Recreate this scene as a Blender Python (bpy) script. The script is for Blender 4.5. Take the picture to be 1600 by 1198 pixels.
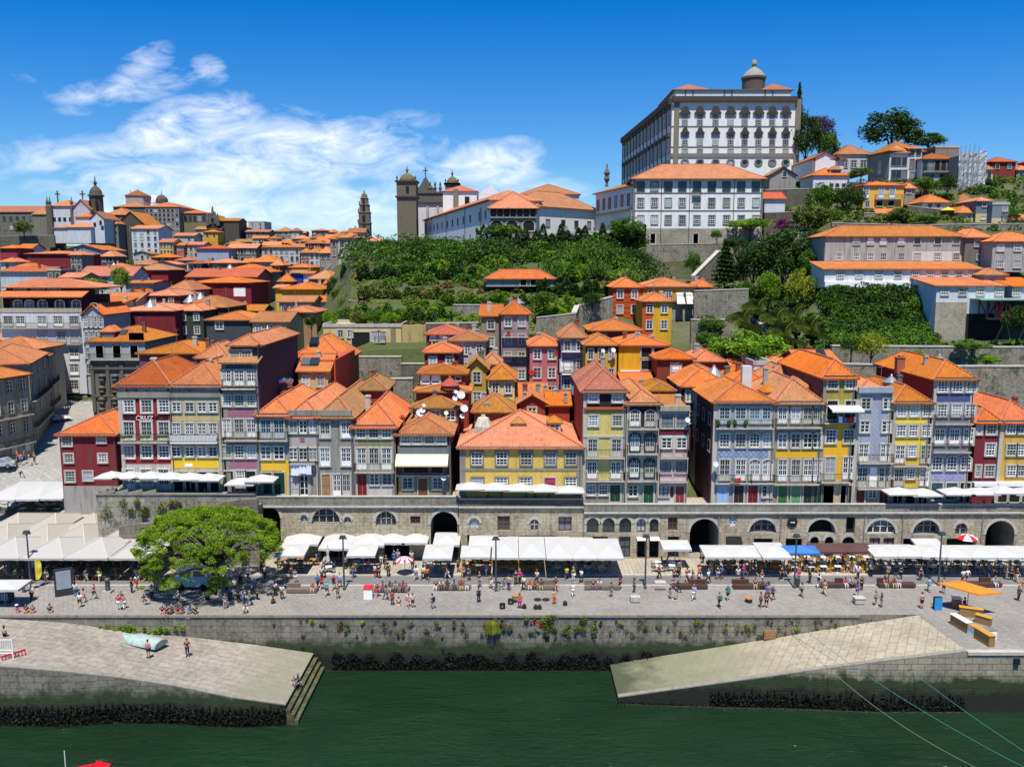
import bpy,math,random
import numpy as np
from mathutils import Vector,Matrix
for o in list(bpy.data.objects):bpy.data.objects.remove(o)
S=bpy.context.scene
COL=S.collection
R=math.radians
FPX=1322.0;PITCH=R(7.92);CZ=35.0
cam=bpy.data.cameras.new("camera");camo=bpy.data.objects.new("camera",cam);COL.objects.link(camo)
cam.sensor_width=36;cam.lens=36*FPX/1600;cam.clip_start=0.5;cam.clip_end=6000
camo.location=(0,0,CZ);camo.rotation_euler=(R(90)-PITCH,0,0)
S.camera=camo
S.render.resolution_x=1024;S.render.resolution_y=766
SUN_EL=67
sun=bpy.data.lights.new("sun",'SUN');suno=bpy.data.objects.new("sun",sun);COL.objects.link(suno)
sun.energy=4.9;sun.angle=R(0.53);sun.color=(1,0.955,0.87)
suno.rotation_euler=(R(90-SUN_EL),0,R(-2));suno.location=(0,-50,150)
S.view_settings.view_transform='Standard';S.view_settings.look='None'
S.view_settings.exposure=0.45;S.view_settings.gamma=1.0
W=bpy.data.worlds.new("World");S.world=W;W.use_nodes=True
def sky():
 nt=W.node_tree;N=nt.nodes;L=nt.links;N.clear()
 out=N.new('ShaderNodeOutputWorld');bg=N.new('ShaderNodeBackground')
 st=N.new('ShaderNodeTexSky');st.sky_type='NISHITA';st.sun_disc=False
 st.sun_elevation=R(SUN_EL);st.sun_rotation=R(180)
 st.air_density=1.0;st.dust_density=0.15;st.ozone_density=3.0;st.altitude=100
 bg.inputs[1].default_value=0.115
 def m(op,a,b=None,c=None,clamp=False):
  n=N.new('ShaderNodeMath');n.operation=op;n.use_clamp=clamp
  for i,v in enumerate((a,b,c)):
   if v is None:continue
   if isinstance(v,(int,float)):n.inputs[i].default_value=v
   else:L.new(v,n.inputs[i])
  return n.outputs[0]
 tc=N.new('ShaderNodeTexCoord');sp=N.new('ShaderNodeSeparateXYZ');L.new(tc.outputs['Generated'],sp.inputs[0])
 yy=m('MAXIMUM',sp.outputs[1],0.05)
 u=m('DIVIDE',sp.outputs[0],yy);w=m('DIVIDE',sp.outputs[2],yy)
 hs=N.new('ShaderNodeHueSaturation');hs.inputs['Hue'].default_value=0.505;hs.inputs['Saturation'].default_value=1.18;hs.inputs['Value'].default_value=0.80
 tn=N.new('ShaderNodeMixRGB');tn.blend_type='MULTIPLY';tn.inputs[0].default_value=1;tn.inputs[2].default_value=(.50,.79,1.10,1)
 tr_=N.new('ShaderNodeMapRange');L.new(w,tr_.inputs[0]);tr_.inputs[1].default_value=-.02;tr_.inputs[2].default_value=.30;tm=N.new('ShaderNodeMixRGB');L.new(tr_.outputs[0],tm.inputs[0]);tm.inputs[1].default_value=(.74,.90,1.04,1);tm.inputs[2].default_value=(.48,.78,1.10,1);L.new(tm.outputs[0],tn.inputs[2]);L.new(st.outputs[0],tn.inputs[1]);L.new(tn.outputs[0],hs.inputs['Color'])
 cmb=N.new('ShaderNodeCombineXYZ');L.new(u,cmb.inputs[0]);L.new(w,cmb.inputs[1])
 nz=N.new('ShaderNodeTexNoise');mp=N.new('ShaderNodeMapping');mp.inputs['Scale'].default_value=(3.2,9.0,1);mp.inputs['Rotation'].default_value=(0,0,0.16)
 L.new(cmb.outputs[0],mp.inputs[0]);L.new(mp.outputs[0],nz.inputs['Vector'])
 nz.inputs['Scale'].default_value=1.6;nz.inputs['Detail'].default_value=11;nz.inputs['Roughness'].default_value=0.62;nz.inputs['Distortion'].default_value=0.9
 n2=N.new('ShaderNodeTexNoise');mp2=N.new('ShaderNodeMapping');mp2.inputs['Scale'].default_value=(9,22,1);mp2.inputs['Rotation'].default_value=(0,0,-0.3)
 L.new(cmb.outputs[0],mp2.inputs[0]);L.new(mp2.outputs[0],n2.inputs['Vector'])
 n2.inputs['Scale'].default_value=1.6;n2.inputs['Detail'].default_value=9;n2.inputs['Roughness'].default_value=0.6;n2.inputs['Distortion'].default_value=1.4
 tot=None
 for(px,py,rx,ry,s,tilt)in[(150,262,170,50,.66,.0),(330,262,250,52,.80,.06),(300,195,105,42,.9,.2),(200,138,130,26,.62,.15),
(222,105,55,26,.85,.5),(325,108,32,24,.62,-.6),(500,235,190,50,.9,.0),(490,185,80,26,.5,-.4),(590,205,100,24,.6,.2),(560,325,230,42,.66,0),(330,325,240,36,.72,0),
(760,262,95,38,.85,.1),(780,232,75,18,.5,.1),(110,172,60,14,.45,0),(60,120,90,14,.35,0),(830,300,120,26,.5,0)]:
  v=(599-py)/FPX;cp,s_=math.cos(PITCH),math.sin(PITCH)
  dy=cp+v*s_;dz=-s_+v*cp
  uc=(px-800)/FPX/dy;wc=dz/dy;ru=rx/FPX*1.05;rw=ry/FPX*1.05
  du=m('SUBTRACT',u,uc);dw=m('SUBTRACT',w,wc)
  ct,sn=math.cos(tilt),math.sin(tilt)
  a=m('MULTIPLY',m('ADD',m('MULTIPLY',du,ct),m('MULTIPLY',dw,sn)),1/ru)
  b=m('MULTIPLY',m('SUBTRACT',m('MULTIPLY',dw,ct),m('MULTIPLY',du,sn)),1/rw)
  r2=m('ADD',m('MULTIPLY',a,a),m('MULTIPLY',b,b))
  e=m('MULTIPLY',m('SUBTRACT',1.0,m('MULTIPLY',r2,0.55),clamp=True),s)
  tot=e if tot is None else m('MAXIMUM',tot,e)
 f=m('ADD',m('MULTIPLY',nz.outputs[0],2.3),m('MULTIPLY',n2.outputs[0],2.0))
 mask=m('SUBTRACT',m('MULTIPLY',tot,m('SUBTRACT',f,1.18)),0.30)
 mask=m('MINIMUM',m('MULTIPLY',mask,1.0,clamp=True),0.74)
 front=m('GREATER_THAN',sp.outputs[1],0.06)
 mask=m('MULTIPLY',mask,front)
 mix=N.new('ShaderNodeMixRGB');L.new(mask,mix.inputs[0]);L.new(hs.outputs[0],mix.inputs[1]);mix.inputs[2].default_value=(7.6,7.8,8.1,1)
 L.new(mix.outputs[0],bg.inputs[0]);L.new(bg.outputs[0],out.inputs[0])
sky()
try:
 S.cycles.max_bounces=5;S.cycles.diffuse_bounces=3;S.cycles.transparent_max_bounces=6
except Exception:pass
def P(px,py,D):
 u=(px-800)/FPX;v=(599-py)/FPX;c,s=math.cos(PITCH),math.sin(PITCH)
 t=D/(c+v*s)
 return Vector((u*t,D,CZ+(-s+v*c)*t))
def Zp(py,D):return P(800,py,D).z
def G(px,py,z=0.0):
 u=(px-800)/FPX;v=(599-py)/FPX;c,s=math.cos(PITCH),math.sin(PITCH)
 dz=-s+v*c;t=(z-CZ)/dz
 return Vector((u*t,(c+v*s)*t,z))
def Xof(px,z,D):
 t=D*math.cos(PITCH)+(CZ-z)*math.sin(PITCH)
 return(px-800)/FPX*t
MATS={}
def srgb(h):
 if isinstance(h,str):c=[int(h[i:i+2],16)/255 for i in(0,2,4)]
 else:c=[x/255 for x in h]
 return tuple(((x+0.055)/1.055)**2.4 if x>0.04045 else x/12.92 for x in c)
def nodemat(name):
 m=bpy.data.materials.new(name);m.use_nodes=True
 return m,m.node_tree.nodes,m.node_tree.links,m.node_tree.nodes['Principled BSDF']
def pos(N,L,scale=(1,1,1),wall=False):
 g=N.new('ShaderNodeNewGeometry')
 mp=N.new('ShaderNodeMapping');mp.inputs['Scale'].default_value=scale
 if wall:
  s=N.new('ShaderNodeSeparateXYZ');L.new(g.outputs['Position'],s.inputs[0])
  a=N.new('ShaderNodeMath');a.operation='ADD';L.new(s.outputs[0],a.inputs[0]);L.new(s.outputs[1],a.inputs[1])
  c=N.new('ShaderNodeCombineXYZ');L.new(a.outputs[0],c.inputs[0]);L.new(s.outputs[2],c.inputs[1])
  L.new(c.outputs[0],mp.inputs[0])
 else:L.new(g.outputs['Position'],mp.inputs[0])
 return mp.outputs[0]
def noise(N,L,vec,scale,detail=4,rough=.55,dist=0):
 n=N.new('ShaderNodeTexNoise');n.inputs['Scale'].default_value=scale;n.inputs['Detail'].default_value=detail
 n.inputs['Roughness'].default_value=rough;n.inputs['Distortion'].default_value=dist;L.new(vec,n.inputs['Vector']);return n.outputs[0]
def ramp(N,L,fac,stops):
 r=N.new('ShaderNodeValToRGB');e=r.color_ramp.elements
 while len(e)<len(stops):e.new(0.5)
 for i,(p,c)in enumerate(stops):
  e[i].position=p;e[i].color=(c[0],c[1],c[2],1)if hasattr(c,'__len__')else(c,c,c,1)
 L.new(fac,r.inputs[0]);return r.outputs[0]
def mixc(N,L,fac,a,b,mode='MIX'):
 m=N.new('ShaderNodeMixRGB');m.blend_type=mode
 for i,v in((0,fac),(1,a),(2,b)):
  if isinstance(v,(int,float)):m.inputs[i].default_value=v
  elif isinstance(v,tuple):m.inputs[i].default_value=(v[0],v[1],v[2],1)
  else:L.new(v,m.inputs[i])
 return m.outputs[0]
def bump(N,L,B,h,strength=.4,dist=.05):
 b=N.new('ShaderNodeBump');b.inputs['Strength'].default_value=strength;b.inputs['Distance'].default_value=dist
 L.new(h,b.inputs['Height']);L.new(b.outputs[0],B.inputs['Normal'])
def plain(name,c,rough=.7,metal=0,spec=None,var=.0):
 k=('plain',name)
 if k in MATS:return MATS[k]
 m,N,L,B=nodemat(name);c=srgb(c)if not(isinstance(c,tuple)and max(c)<=1)else c
 if var:
  n=noise(N,L,pos(N,L),1.7,3);B.inputs['Base Color'].default_value=(*c,1)
  L.new(mixc(N,L,n,tuple(x*(1-var)for x in c),tuple(min(1,x*(1+var))for x in c)),B.inputs['Base Color'])
 else:B.inputs['Base Color'].default_value=(*c,1)
 B.inputs['Roughness'].default_value=rough;B.inputs['Metallic'].default_value=metal
 if spec is not None:B.inputs['Specular IOR Level'].default_value=spec
 MATS[k]=m;return m
def plaster(hexc,dirt=.5):
 """painted render: base colour, blotches and dark rain streaks"""
 k=('plaster',hexc,dirt)
 if k in MATS:return MATS[k]
 m,N,L,B=nodemat('plaster_'+hexc);c=srgb(hexc)
 p=pos(N,L)
 blot=noise(N,L,p,.55,5,.6)
 st=noise(N,L,pos(N,L,(1.6,1.6,.16)),1.3,5,.65)
 fine=noise(N,L,p,6,3)
 col=mixc(N,L,blot,tuple(x*(1-.18*dirt-.04)for x in c),tuple(min(.92,x*1.08)for x in c))
 g=srgb('4a463e')
 fac=ramp(N,L,st,[(.48,0.0),(.74,.75*dirt)])
 col=mixc(N,L,fac,col,g)
 fac2=ramp(N,L,fine,[(.52,0.0),(.72,.42*dirt)])
 col=mixc(N,L,fac2,col,tuple(x*.6 for x in c))
 L.new(col,B.inputs['Base Color']);B.inputs['Roughness'].default_value=.9
 MATS[k]=m;return m
def masonry(name,c1,c2,mortar,scale=1.0,bw=.9,bh=.45,dirt=.5,ground=False,wet=None,mort=.02,moss=0):
 k=('mas',name)
 if k in MATS:return MATS[k]
 m,N,L,B=nodemat(name);a,b,mo=srgb(c1),srgb(c2),srgb(mortar)
 vec=pos(N,L,(1,1,1),wall=not ground)
 br=N.new('ShaderNodeTexBrick');L.new(vec,br.inputs['Vector']);br.inputs['Scale'].default_value=scale
 br.inputs['Color1'].default_value=(*a,1);br.inputs['Color2'].default_value=(*b,1);br.inputs['Mortar'].default_value=(*mo,1)
 br.inputs['Brick Width'].default_value=bw;br.inputs['Row Height'].default_value=bh;br.inputs['Mortar Size'].default_value=mort;br.inputs['Mortar Smooth'].default_value=.3
 p=pos(N,L)
 n1=noise(N,L,p,.35,5,.62,.4)
 col=mixc(N,L,ramp(N,L,n1,[(.38,0.0),(.68,dirt)]),br.outputs[0],tuple(x*.36 for x in a))
 n2=noise(N,L,p,3.2,4,.6)
 col=mixc(N,L,ramp(N,L,n2,[(.35,.55*dirt),(.62,0.0)]),col,tuple(min(1,x*1.25)for x in b))
 if not ground:
  st=noise(N,L,pos(N,L,(1.5,1.5,.12)),1.6,5,.65)
  col=mixc(N,L,ramp(N,L,st,[(.5,0.0),(.75,.75*dirt)]),col,tuple(x*.25 for x in a))
 if wet:
  s=N.new('ShaderNodeSeparateXYZ');g=N.new('ShaderNodeNewGeometry');L.new(g.outputs['Position'],s.inputs[0])
  ad=N.new('ShaderNodeMath');ad.operation='MULTIPLY_ADD';L.new(noise(N,L,p,.9,5),ad.inputs[0]);ad.inputs[1].default_value=2.6;L.new(s.outputs[2],ad.inputs[2])
  mr=N.new('ShaderNodeMapRange');L.new(ad.outputs[0],mr.inputs[0]);mr.inputs[1].default_value=wet[0]-.45+1.3;mr.inputs[2].default_value=wet[0]+.45+1.3;mr.inputs[3].default_value=1;mr.inputs[4].default_value=0
  col=mixc(N,L,mr.outputs[0],col,mixc(N,L,n2,(.012,.022,.006),(.035,.055,.016)))
  mr2=N.new('ShaderNodeMapRange');L.new(ad.outputs[0],mr2.inputs[0]);mr2.inputs[1].default_value=wet[1]-.3+1.3;mr2.inputs[2].default_value=wet[1]+.3+1.3;mr2.inputs[3].default_value=1;mr2.inputs[4].default_value=0
  col=mixc(N,L,mr2.outputs[0],col,mixc(N,L,n2,(.004,.006,.003),(.015,.016,.009)))
 if moss:
  n3=noise(N,L,p,.8,5,.6)
  col=mixc(N,L,ramp(N,L,n3,[(.55,0.0),(.66,moss)]),col,(.05,.075,.02))
 L.new(col,B.inputs['Base Color']);B.inputs['Roughness'].default_value=.92
 ad2=N.new('ShaderNodeMath');ad2.operation='MULTIPLY_ADD';L.new(n2,ad2.inputs[0]);ad2.inputs[1].default_value=.8;L.new(br.outputs['Fac'],ad2.inputs[2]);
 sub=N.new('ShaderNodeMath');sub.operation='MULTIPLY';sub.inputs[1].default_value=-1;L.new(br.outputs['Fac'],sub.inputs[0])
 ad3=N.new('ShaderNodeMath');ad3.operation='MULTIPLY_ADD';L.new(n2,ad3.inputs[0]);ad3.inputs[1].default_value=1.2;L.new(sub.outputs[0],ad3.inputs[2])
 bump(N,L,B,ad3.outputs[0],.5,.06)
 MATS[k]=m;return m
def tilefront(name,c1,c2,size=.28):
 """azulejo facade: small two-tone glazed tiles"""
 k=('az',name)
 if k in MATS:return MATS[k]
 m,N,L,B=nodemat(name);a,b=srgb(c1),srgb(c2)
 vec=pos(N,L,(1/size,1/size,1),wall=True)
 ch=N.new('ShaderNodeTexChecker');ch.inputs['Scale'].default_value=1.0;L.new(vec,ch.inputs['Vector'])
 ch.inputs['Color1'].default_value=(*a,1);ch.inputs['Color2'].default_value=(*b,1)
 vo=N.new('ShaderNodeTexVoronoi');vo.inputs['Scale'].default_value=1.0;L.new(vec,vo.inputs['Vector'])
 col=mixc(N,L,ramp(N,L,vo.outputs['Distance'],[(.22,.28),(.45,0.0)]),ch.outputs[0],tuple(x*.55 for x in a))
 st=noise(N,L,pos(N,L,(1.4,1.4,.3)),.9,5,.6)
 col=mixc(N,L,ramp(N,L,st,[(.45,0.0),(.8,.5)]),col,tuple(x*.45 for x in a))
 L.new(col,B.inputs['Base Color']);B.inputs['Roughness'].default_value=.45
 MATS[k]=m;return m
def rooftile(name,c1,c2,c3,lichen=.25,red=0):
 """clay tile: rows and columns from the roof's own UVs (metres), patchy ageing"""
 k=('roof',name)
 if k in MATS:return MATS[k]
 m,N,L,B=nodemat(name);a,b,c=srgb(c1),srgb(c2),srgb(c3)
 uv=N.new('ShaderNodeTexCoord');
 br=N.new('ShaderNodeTexBrick');mp=N.new('ShaderNodeMapping');L.new(uv.outputs['UV'],mp.inputs[0]);L.new(mp.outputs[0],br.inputs['Vector'])
 br.offset=0.0;br.inputs['Scale'].default_value=1;br.inputs['Brick Width'].default_value=.28;br.inputs['Row Height'].default_value=.42
 br.inputs['Mortar Size'].default_value=.022;br.inputs['Mortar Smooth'].default_value=.5
 br.inputs['Color1'].default_value=(*a,1);br.inputs['Color2'].default_value=(*b,1);br.inputs['Mortar'].default_value=(*[x*.38 for x in a],1)
 p=pos(N,L)
 n1=noise(N,L,p,.45,5,.6)
 col=mixc(N,L,ramp(N,L,n1,[(.35,0.0),(.7,.8)]),br.outputs[0],c)
 n2=noise(N,L,p,2.6,5,.7)
 col=mixc(N,L,ramp(N,L,n2,[(.54,0.0),(.72,lichen*1.7)]),col,srgb('6b5230'))
 n4=noise(N,L,pos(N,L,(1,1,.6)),.9,6,.7,.5)
 col=mixc(N,L,ramp(N,L,n4,[(.52,0.0),(.72,.62)]),col,srgb('4a3428'))
 n3=noise(N,L,p,7,3,.7)
 col=mixc(N,L,ramp(N,L,n3,[(.35,.45),(.55,0.0)]),col,tuple(min(1,x*1.45+.02)for x in b))
 hs=N.new('ShaderNodeHueSaturation');oi=N.new('ShaderNodeObjectInfo')
 mr=N.new('ShaderNodeMapRange');L.new(oi.outputs['Random'],mr.inputs[0]);mr.inputs[3].default_value=.66;mr.inputs[4].default_value=1.16
 mh=N.new('ShaderNodeMapRange');L.new(oi.outputs['Random'],mh.inputs[0]);mh.inputs[3].default_value=.518;mh.inputs[4].default_value=.498;L.new(mh.outputs[0],hs.inputs['Hue']);mq=N.new('ShaderNodeMath');mq.operation='PINGPONG';mq.inputs[1].default_value=.13;L.new(oi.outputs['Random'],mq.inputs[0]);mz=N.new('ShaderNodeMapRange');L.new(mq.outputs[0],mz.inputs[0]);mz.inputs[2].default_value=.13;mz.inputs[3].default_value=.88;mz.inputs[4].default_value=1.1;L.new(mz.outputs[0],hs.inputs['Saturation'])
 L.new(mr.outputs[0],hs.inputs['Value']);L.new(col,hs.inputs['Color'])
 L.new(hs.outputs[0],B.inputs['Base Color']);B.inputs['Roughness'].default_value=.82
 wv=N.new('ShaderNodeTexWave');wv.wave_type='BANDS';wv.bands_direction='Y';wv.wave_profile='SAW';wv.inputs['Scale'].default_value=1/(.42*2*math.pi)*math.pi;L.new(mp.outputs[0],wv.inputs['Vector'])
 bump(N,L,B,wv.outputs['Fac'],.5,.06)
 MATS[k]=m;return m
def foliage(name,dark,light,trans=.25):
 k=('fol',name)
 if k in MATS:return MATS[k]
 m,N,L,B=nodemat(name);a,b=srgb(dark),srgb(light)
 p=pos(N,L)
 n1=noise(N,L,p,.7,4,.6);n2=noise(N,L,p,9,2)
 f=N.new('ShaderNodeMath');f.operation='MULTIPLY_ADD';L.new(n2,f.inputs[0]);f.inputs[1].default_value=.45;L.new(n1,f.inputs[2])
 col=ramp(N,L,f.outputs[0],[(.5,a),(.95,b)])
 L.new(col,B.inputs['Base Color']);B.inputs['Roughness'].default_value=.7;B.inputs['Specular IOR Level'].default_value=.25
 tr=N.new('ShaderNodeBsdfTranslucent');L.new(col,tr.inputs[0])
 mx=N.new('ShaderNodeMixShader');mx.inputs[0].default_value=trans
 out=N['Material Output'];L.new(B.outputs[0],mx.inputs[1]);L.new(tr.outputs[0],mx.inputs[2]);L.new(mx.outputs[0],out.inputs[0])
 MATS[k]=m;return m
def glassmat():
 if 'glass' in MATS:return MATS['glass']
 m,N,L,B=nodemat('window_glass')
 oi=N.new('ShaderNodeObjectInfo')
 col=ramp(N,L,oi.outputs['Random'],[(0.0,(.012,.016,.02)),(.62,(.03,.04,.05)),(.8,(.16,.18,.2)),(1.0,(.42,.44,.45))])
 L.new(col,B.inputs['Base Color']);B.inputs['Roughness'].default_value=.12;B.inputs['Specular IOR Level'].default_value=.6
 MATS['glass']=m;return m
GLASS=glassmat()
WHITE=plain('white_paint','eae9e4',.5);GREYW=plain('aged_white_paint','b9b8b0',.6,var=.15)
GRANITE=plaster('8d877a',.8);GRANL=plaster('b4aea1',.6);GRAND=plaster('625d53',.9)
IRON=plain('black_iron','1d1f20',.5);MAROON=plain('maroon_paint','641722',.5);DGREEN=plain('dark_green_paint','12382b',.5)
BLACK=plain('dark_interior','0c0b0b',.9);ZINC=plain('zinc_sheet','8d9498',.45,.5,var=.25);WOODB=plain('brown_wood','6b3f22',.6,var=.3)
STEEL=plain('grey_steel','50555a',.45,.4)
class MB:
 def __init__(s):s.v=[];s.f=[];s.mi=[];s.uv={}
 def add(s,vs,fs,mi=0):
  n=len(s.v);s.v+=[tuple(v)for v in vs];s.f+=[tuple(i+n for i in f)for f in fs];s.mi+=[mi]*len(fs);return n
 def quad(s,a,b,c,d,mi=0):s.add((a,b,c,d),((0,1,2,3),),mi)
 def tri(s,a,b,c,mi=0):s.add((a,b,c),((0,1,2),),mi)
 def box(s,x0,y0,z0,x1,y1,z1,mi=0):
  s.add([(x0,y0,z0),(x1,y0,z0),(x1,y1,z0),(x0,y1,z0),(x0,y0,z1),(x1,y0,z1),(x1,y1,z1),(x0,y1,z1)],
[(0,3,2,1),(4,5,6,7),(0,1,5,4),(1,2,6,5),(2,3,7,6),(3,0,4,7)],mi)
 def prism(s,poly,z0,z1,mi=0,top=True,z1s=None):
  n=len(poly);z1s=z1s or[z1]*n
  vs=[(p[0],p[1],z0)for p in poly]+[(p[0],p[1],z)for p,z in zip(poly,z1s)]
  fs=[(i,(i+1)%n,n+(i+1)%n,n+i)for i in range(n)]
  if top:fs+=[tuple(range(n,2*n)),tuple(range(n-1,-1,-1))]
  s.add(vs,fs,mi)
 def beam(s,p0,p1,w,h=None,mi=0):
  h=h or w;p0=Vector(p0);p1=Vector(p1);d=(p1-p0)
  if d.length<1e-6:return
  d.normalize();up=Vector((0,0,1))if abs(d.z)<.95 else Vector((0,1,0))
  r=d.cross(up).normalized()*(w/2);u=r.cross(d).normalized()*(h/2)
  vs=[p+a*r+b*u for p in(p0,p1)for a,b in((-1,-1),(1,-1),(1,1),(-1,1))]
  s.add(vs,[(3,2,1,0),(4,5,6,7),(0,1,5,4),(1,2,6,5),(2,3,7,6),(3,0,4,7)],mi)
 def tube(s,p0,p1,r0,r1=None,n=8,mi=0,cap=True):
  r1=r0 if r1 is None else r1;p0=Vector(p0);p1=Vector(p1);d=(p1-p0)
  if d.length<1e-6:return
  d.normalize();up=Vector((0,0,1))if abs(d.z)<.95 else Vector((0,1,0))
  a=d.cross(up).normalized();b=a.cross(d).normalized()
  vs=[p+(a*math.cos(2*math.pi*i/n)+b*math.sin(2*math.pi*i/n))*r for p,r in((p0,r0),(p1,r1))for i in range(n)]
  fs=[(i,(i+1)%n,n+(i+1)%n,n+i)for i in range(n)]
  if cap:fs+=[tuple(range(n-1,-1,-1)),tuple(range(n,2*n))]
  s.add(vs,fs,mi)
 def path(s,pts,rs,n=7,mi=0):
  for i in range(len(pts)-1):s.tube(pts[i],pts[i+1],rs[i],rs[i+1],n,mi,True)
 def lathe(s,c,prof,n=12,mi=0):
  vs=[];c=Vector(c)
  for r,z in prof:
   for i in range(n):vs.append((c.x+r*math.cos(2*math.pi*i/n),c.y+r*math.sin(2*math.pi*i/n),c.z+z))
  fs=[]
  for k in range(len(prof)-1):
   for i in range(n):fs.append((k*n+i,k*n+(i+1)%n,(k+1)*n+(i+1)%n,(k+1)*n+i))
  fs.append(tuple(range(n-1,-1,-1)));fs.append(tuple(range((len(prof)-1)*n,len(prof)*n)))
  s.add(vs,fs,mi)
 def mesh(s,name,mats=(),smooth=False):
  me=bpy.data.meshes.new(name);me.from_pydata(s.v,[],s.f)
  for m in mats:me.materials.append(m)
  if len(mats)>1:me.polygons.foreach_set('material_index',s.mi)
  if s.uv:
   l=me.uv_layers.new(name='UVMap');d=[0.0]*(2*len(me.loops))
   vi=[0]*len(me.loops);me.loops.foreach_get('vertex_index',vi)
   for k,i in enumerate(vi):
    q=s.uv.get(i)
    if q:d[2*k],d[2*k+1]=q
   l.data.foreach_set('uv',d)
  if smooth:me.polygons.foreach_set('use_smooth',[True]*len(me.polygons))
  me.update();return me
 def build(s,name,mats,parent=None,loc=(0,0,0),smooth=False):
  if not s.f:return None
  if not isinstance(mats,(list,tuple)):mats=[mats]
  return link(name,s.mesh(name,mats,smooth),parent,loc)
def link(name,me,parent=None,loc=(0,0,0),rz=0.0,scale=None):
 o=bpy.data.objects.new(name,me);COL.objects.link(o)
 if parent is not None:o.parent=parent
 o.location=loc
 if rz:o.rotation_euler=(0,0,rz)
 if scale:o.scale=scale
 return o
def tag(o,label=None,cat=None,group=None,kind=None):
 if label:o['label']=label
 if cat:o['category']=cat
 if group:o['group']=group
 if kind:o['kind']=kind
 return o
def thing(name,label,cat,loc=(0,0,0),rz=0.0,group=None):
 o=bpy.data.objects.new(name,None);COL.objects.link(o);o.location=loc;o.rotation_euler=(0,0,rz);o.empty_display_size=.5
 return tag(o,label,cat,group)
def omat(o,*ms):
 for i,m in enumerate(ms):
  if i<len(o.material_slots):o.material_slots[i].link='OBJECT';o.material_slots[i].material=m
WCACHE={};WR=random.Random(8)
def winmesh(style,w,h):
 w=round(w,1);h=round(h,1);k=(style,w,h)
 if k in WCACHE:return WCACHE[k],w,h
 sur,fr,pa=MB(),MB(),MB();t=.16
 arch=style.startswith('arch')
 def ring(mb,w,h,t,y0,y1):
  if arch:
   r=w/2;n=8;zc=h-r*.62
   pts=[(-w/2,0)]+[(-r*math.cos(math.pi*i/n),zc+r*.62*math.sin(math.pi*i/n))for i in range(n+1)]+[(w/2,0)]
   for i in range(len(pts)-1):
    a,b=pts[i],pts[i+1]
    ca=(0,zc)
    def out(p):
     if p[1]<=zc:return(p[0]+(t if p[0]>0 else-t),p[1])
     l=math.hypot(p[0],p[1]-zc)or 1;return(p[0]+p[0]/l*t,p[1]+(p[1]-zc)/l*t)
    oa,ob=out(a),out(b)
    mb.add([(a[0],y1,a[1]),(b[0],y1,b[1]),(ob[0],y1,ob[1]),(oa[0],y1,oa[1]),(a[0],y0,a[1]),(b[0],y0,b[1]),(ob[0],y0,ob[1]),(oa[0],y0,oa[1])],
[(0,1,2,3),(3,2,6,7),(1,0,4,5)])
  else:
   mb.box(-w/2-t,y1,0,-w/2,y0,h);mb.box(w/2,y1,0,w/2+t,y0,h);mb.box(-w/2-t,y1,h,w/2+t,y0,h+t)
  mb.box(-w/2-t,y1-.04,-t,w/2+t,y0,0)
 ring(sur,w,h,t,0,-.13)
 if arch:
  r=w/2;n=8;zc=h-r*.62
  pts=[(-w/2,0)]+[(-r*math.cos(math.pi*i/n),zc+r*.62*math.sin(math.pi*i/n))for i in range(n+1)]+[(w/2,0)]
  pa.add([(p[0],-.03,p[1])for p in pts],[tuple(range(len(pts)))])
 else:pa.box(-w/2,-.03,0,w/2,-.005,h)
 b=.075;y=-.07
 def bar(x0,z0,x1,z1,yy=y):fr.box(x0,yy,z0,x1,-.03,z1)
 if style!='bare':
  bar(-w/2,0,-w/2+b,h*(1 if not arch else .8));bar(w/2-b,0,w/2,h*(1 if not arch else .8));bar(-w/2,0,w/2,b)
  if not arch:bar(-w/2,h-b,w/2,h)
 s=style.replace('arch','')
 if s=='sash':
  for i in(1,2):bar(-w/2+w*i/3-.025,b,-w/2+w*i/3+.025,h-b)
  for i in(1,2,3):bar(-w/2+b,h*i/4-.025,w/2-b,h*i/4+.025)
  bar(-w/2+b,h*.5-.05,w/2-b,h*.5+.05,y-.01)
 elif s=='door':
  bar(-.05,0,.05,h*(1 if not arch else .85));bar(-w/2+b,.04,w/2-b,h*.27,y+.01)
  for i in(.5,.74):bar(-w/2+b,h*i-.03,w/2-b,h*i+.03)
  for sx in(-1,1):bar(sx*w/4-.02,h*.27,sx*w/4+.02,h*.95)
 elif s=='cas':
  bar(-.045,b,.045,h-b);bar(-w/2+b,h*.68-.03,w/2-b,h*.68+.03);bar(-w/2+b,h*.34-.02,w/2-b,h*.34+.02)
 elif s=='shut':
  fr.box(-w/2+b,-.06,h*.25 if h<1.4 else h*.02,w/2-b,-.035,h-b)
 elif s=='solid':
  fr.box(-w/2+.02,-.06,0,-.02,-.035,h);fr.box(.02,-.06,0,w/2-.02,-.035,h)
  for sx in(-1,1):
   fr.box(sx*w/4-w*.14,-.085,h*.08,sx*w/4+w*.14,-.055,h*.42);fr.box(sx*w/4-w*.14,-.085,h*.5,sx*w/4+w*.14,-.055,h*.9)
 r=[]
 for nm,mb in(('window',sur),('frame',fr),('pane',pa)):
  me=mb.mesh(nm,[None]);r.append(me)
 mg=MB();mg.add(sur.v,sur.f,0);
 if fr.f:mg.add(fr.v,fr.f,1)
 mg.add(pa.v,pa.f,2)
 r.append(mg.mesh('window',[None,None,None]))
 WCACHE[k]=r;return r,w,h
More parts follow.
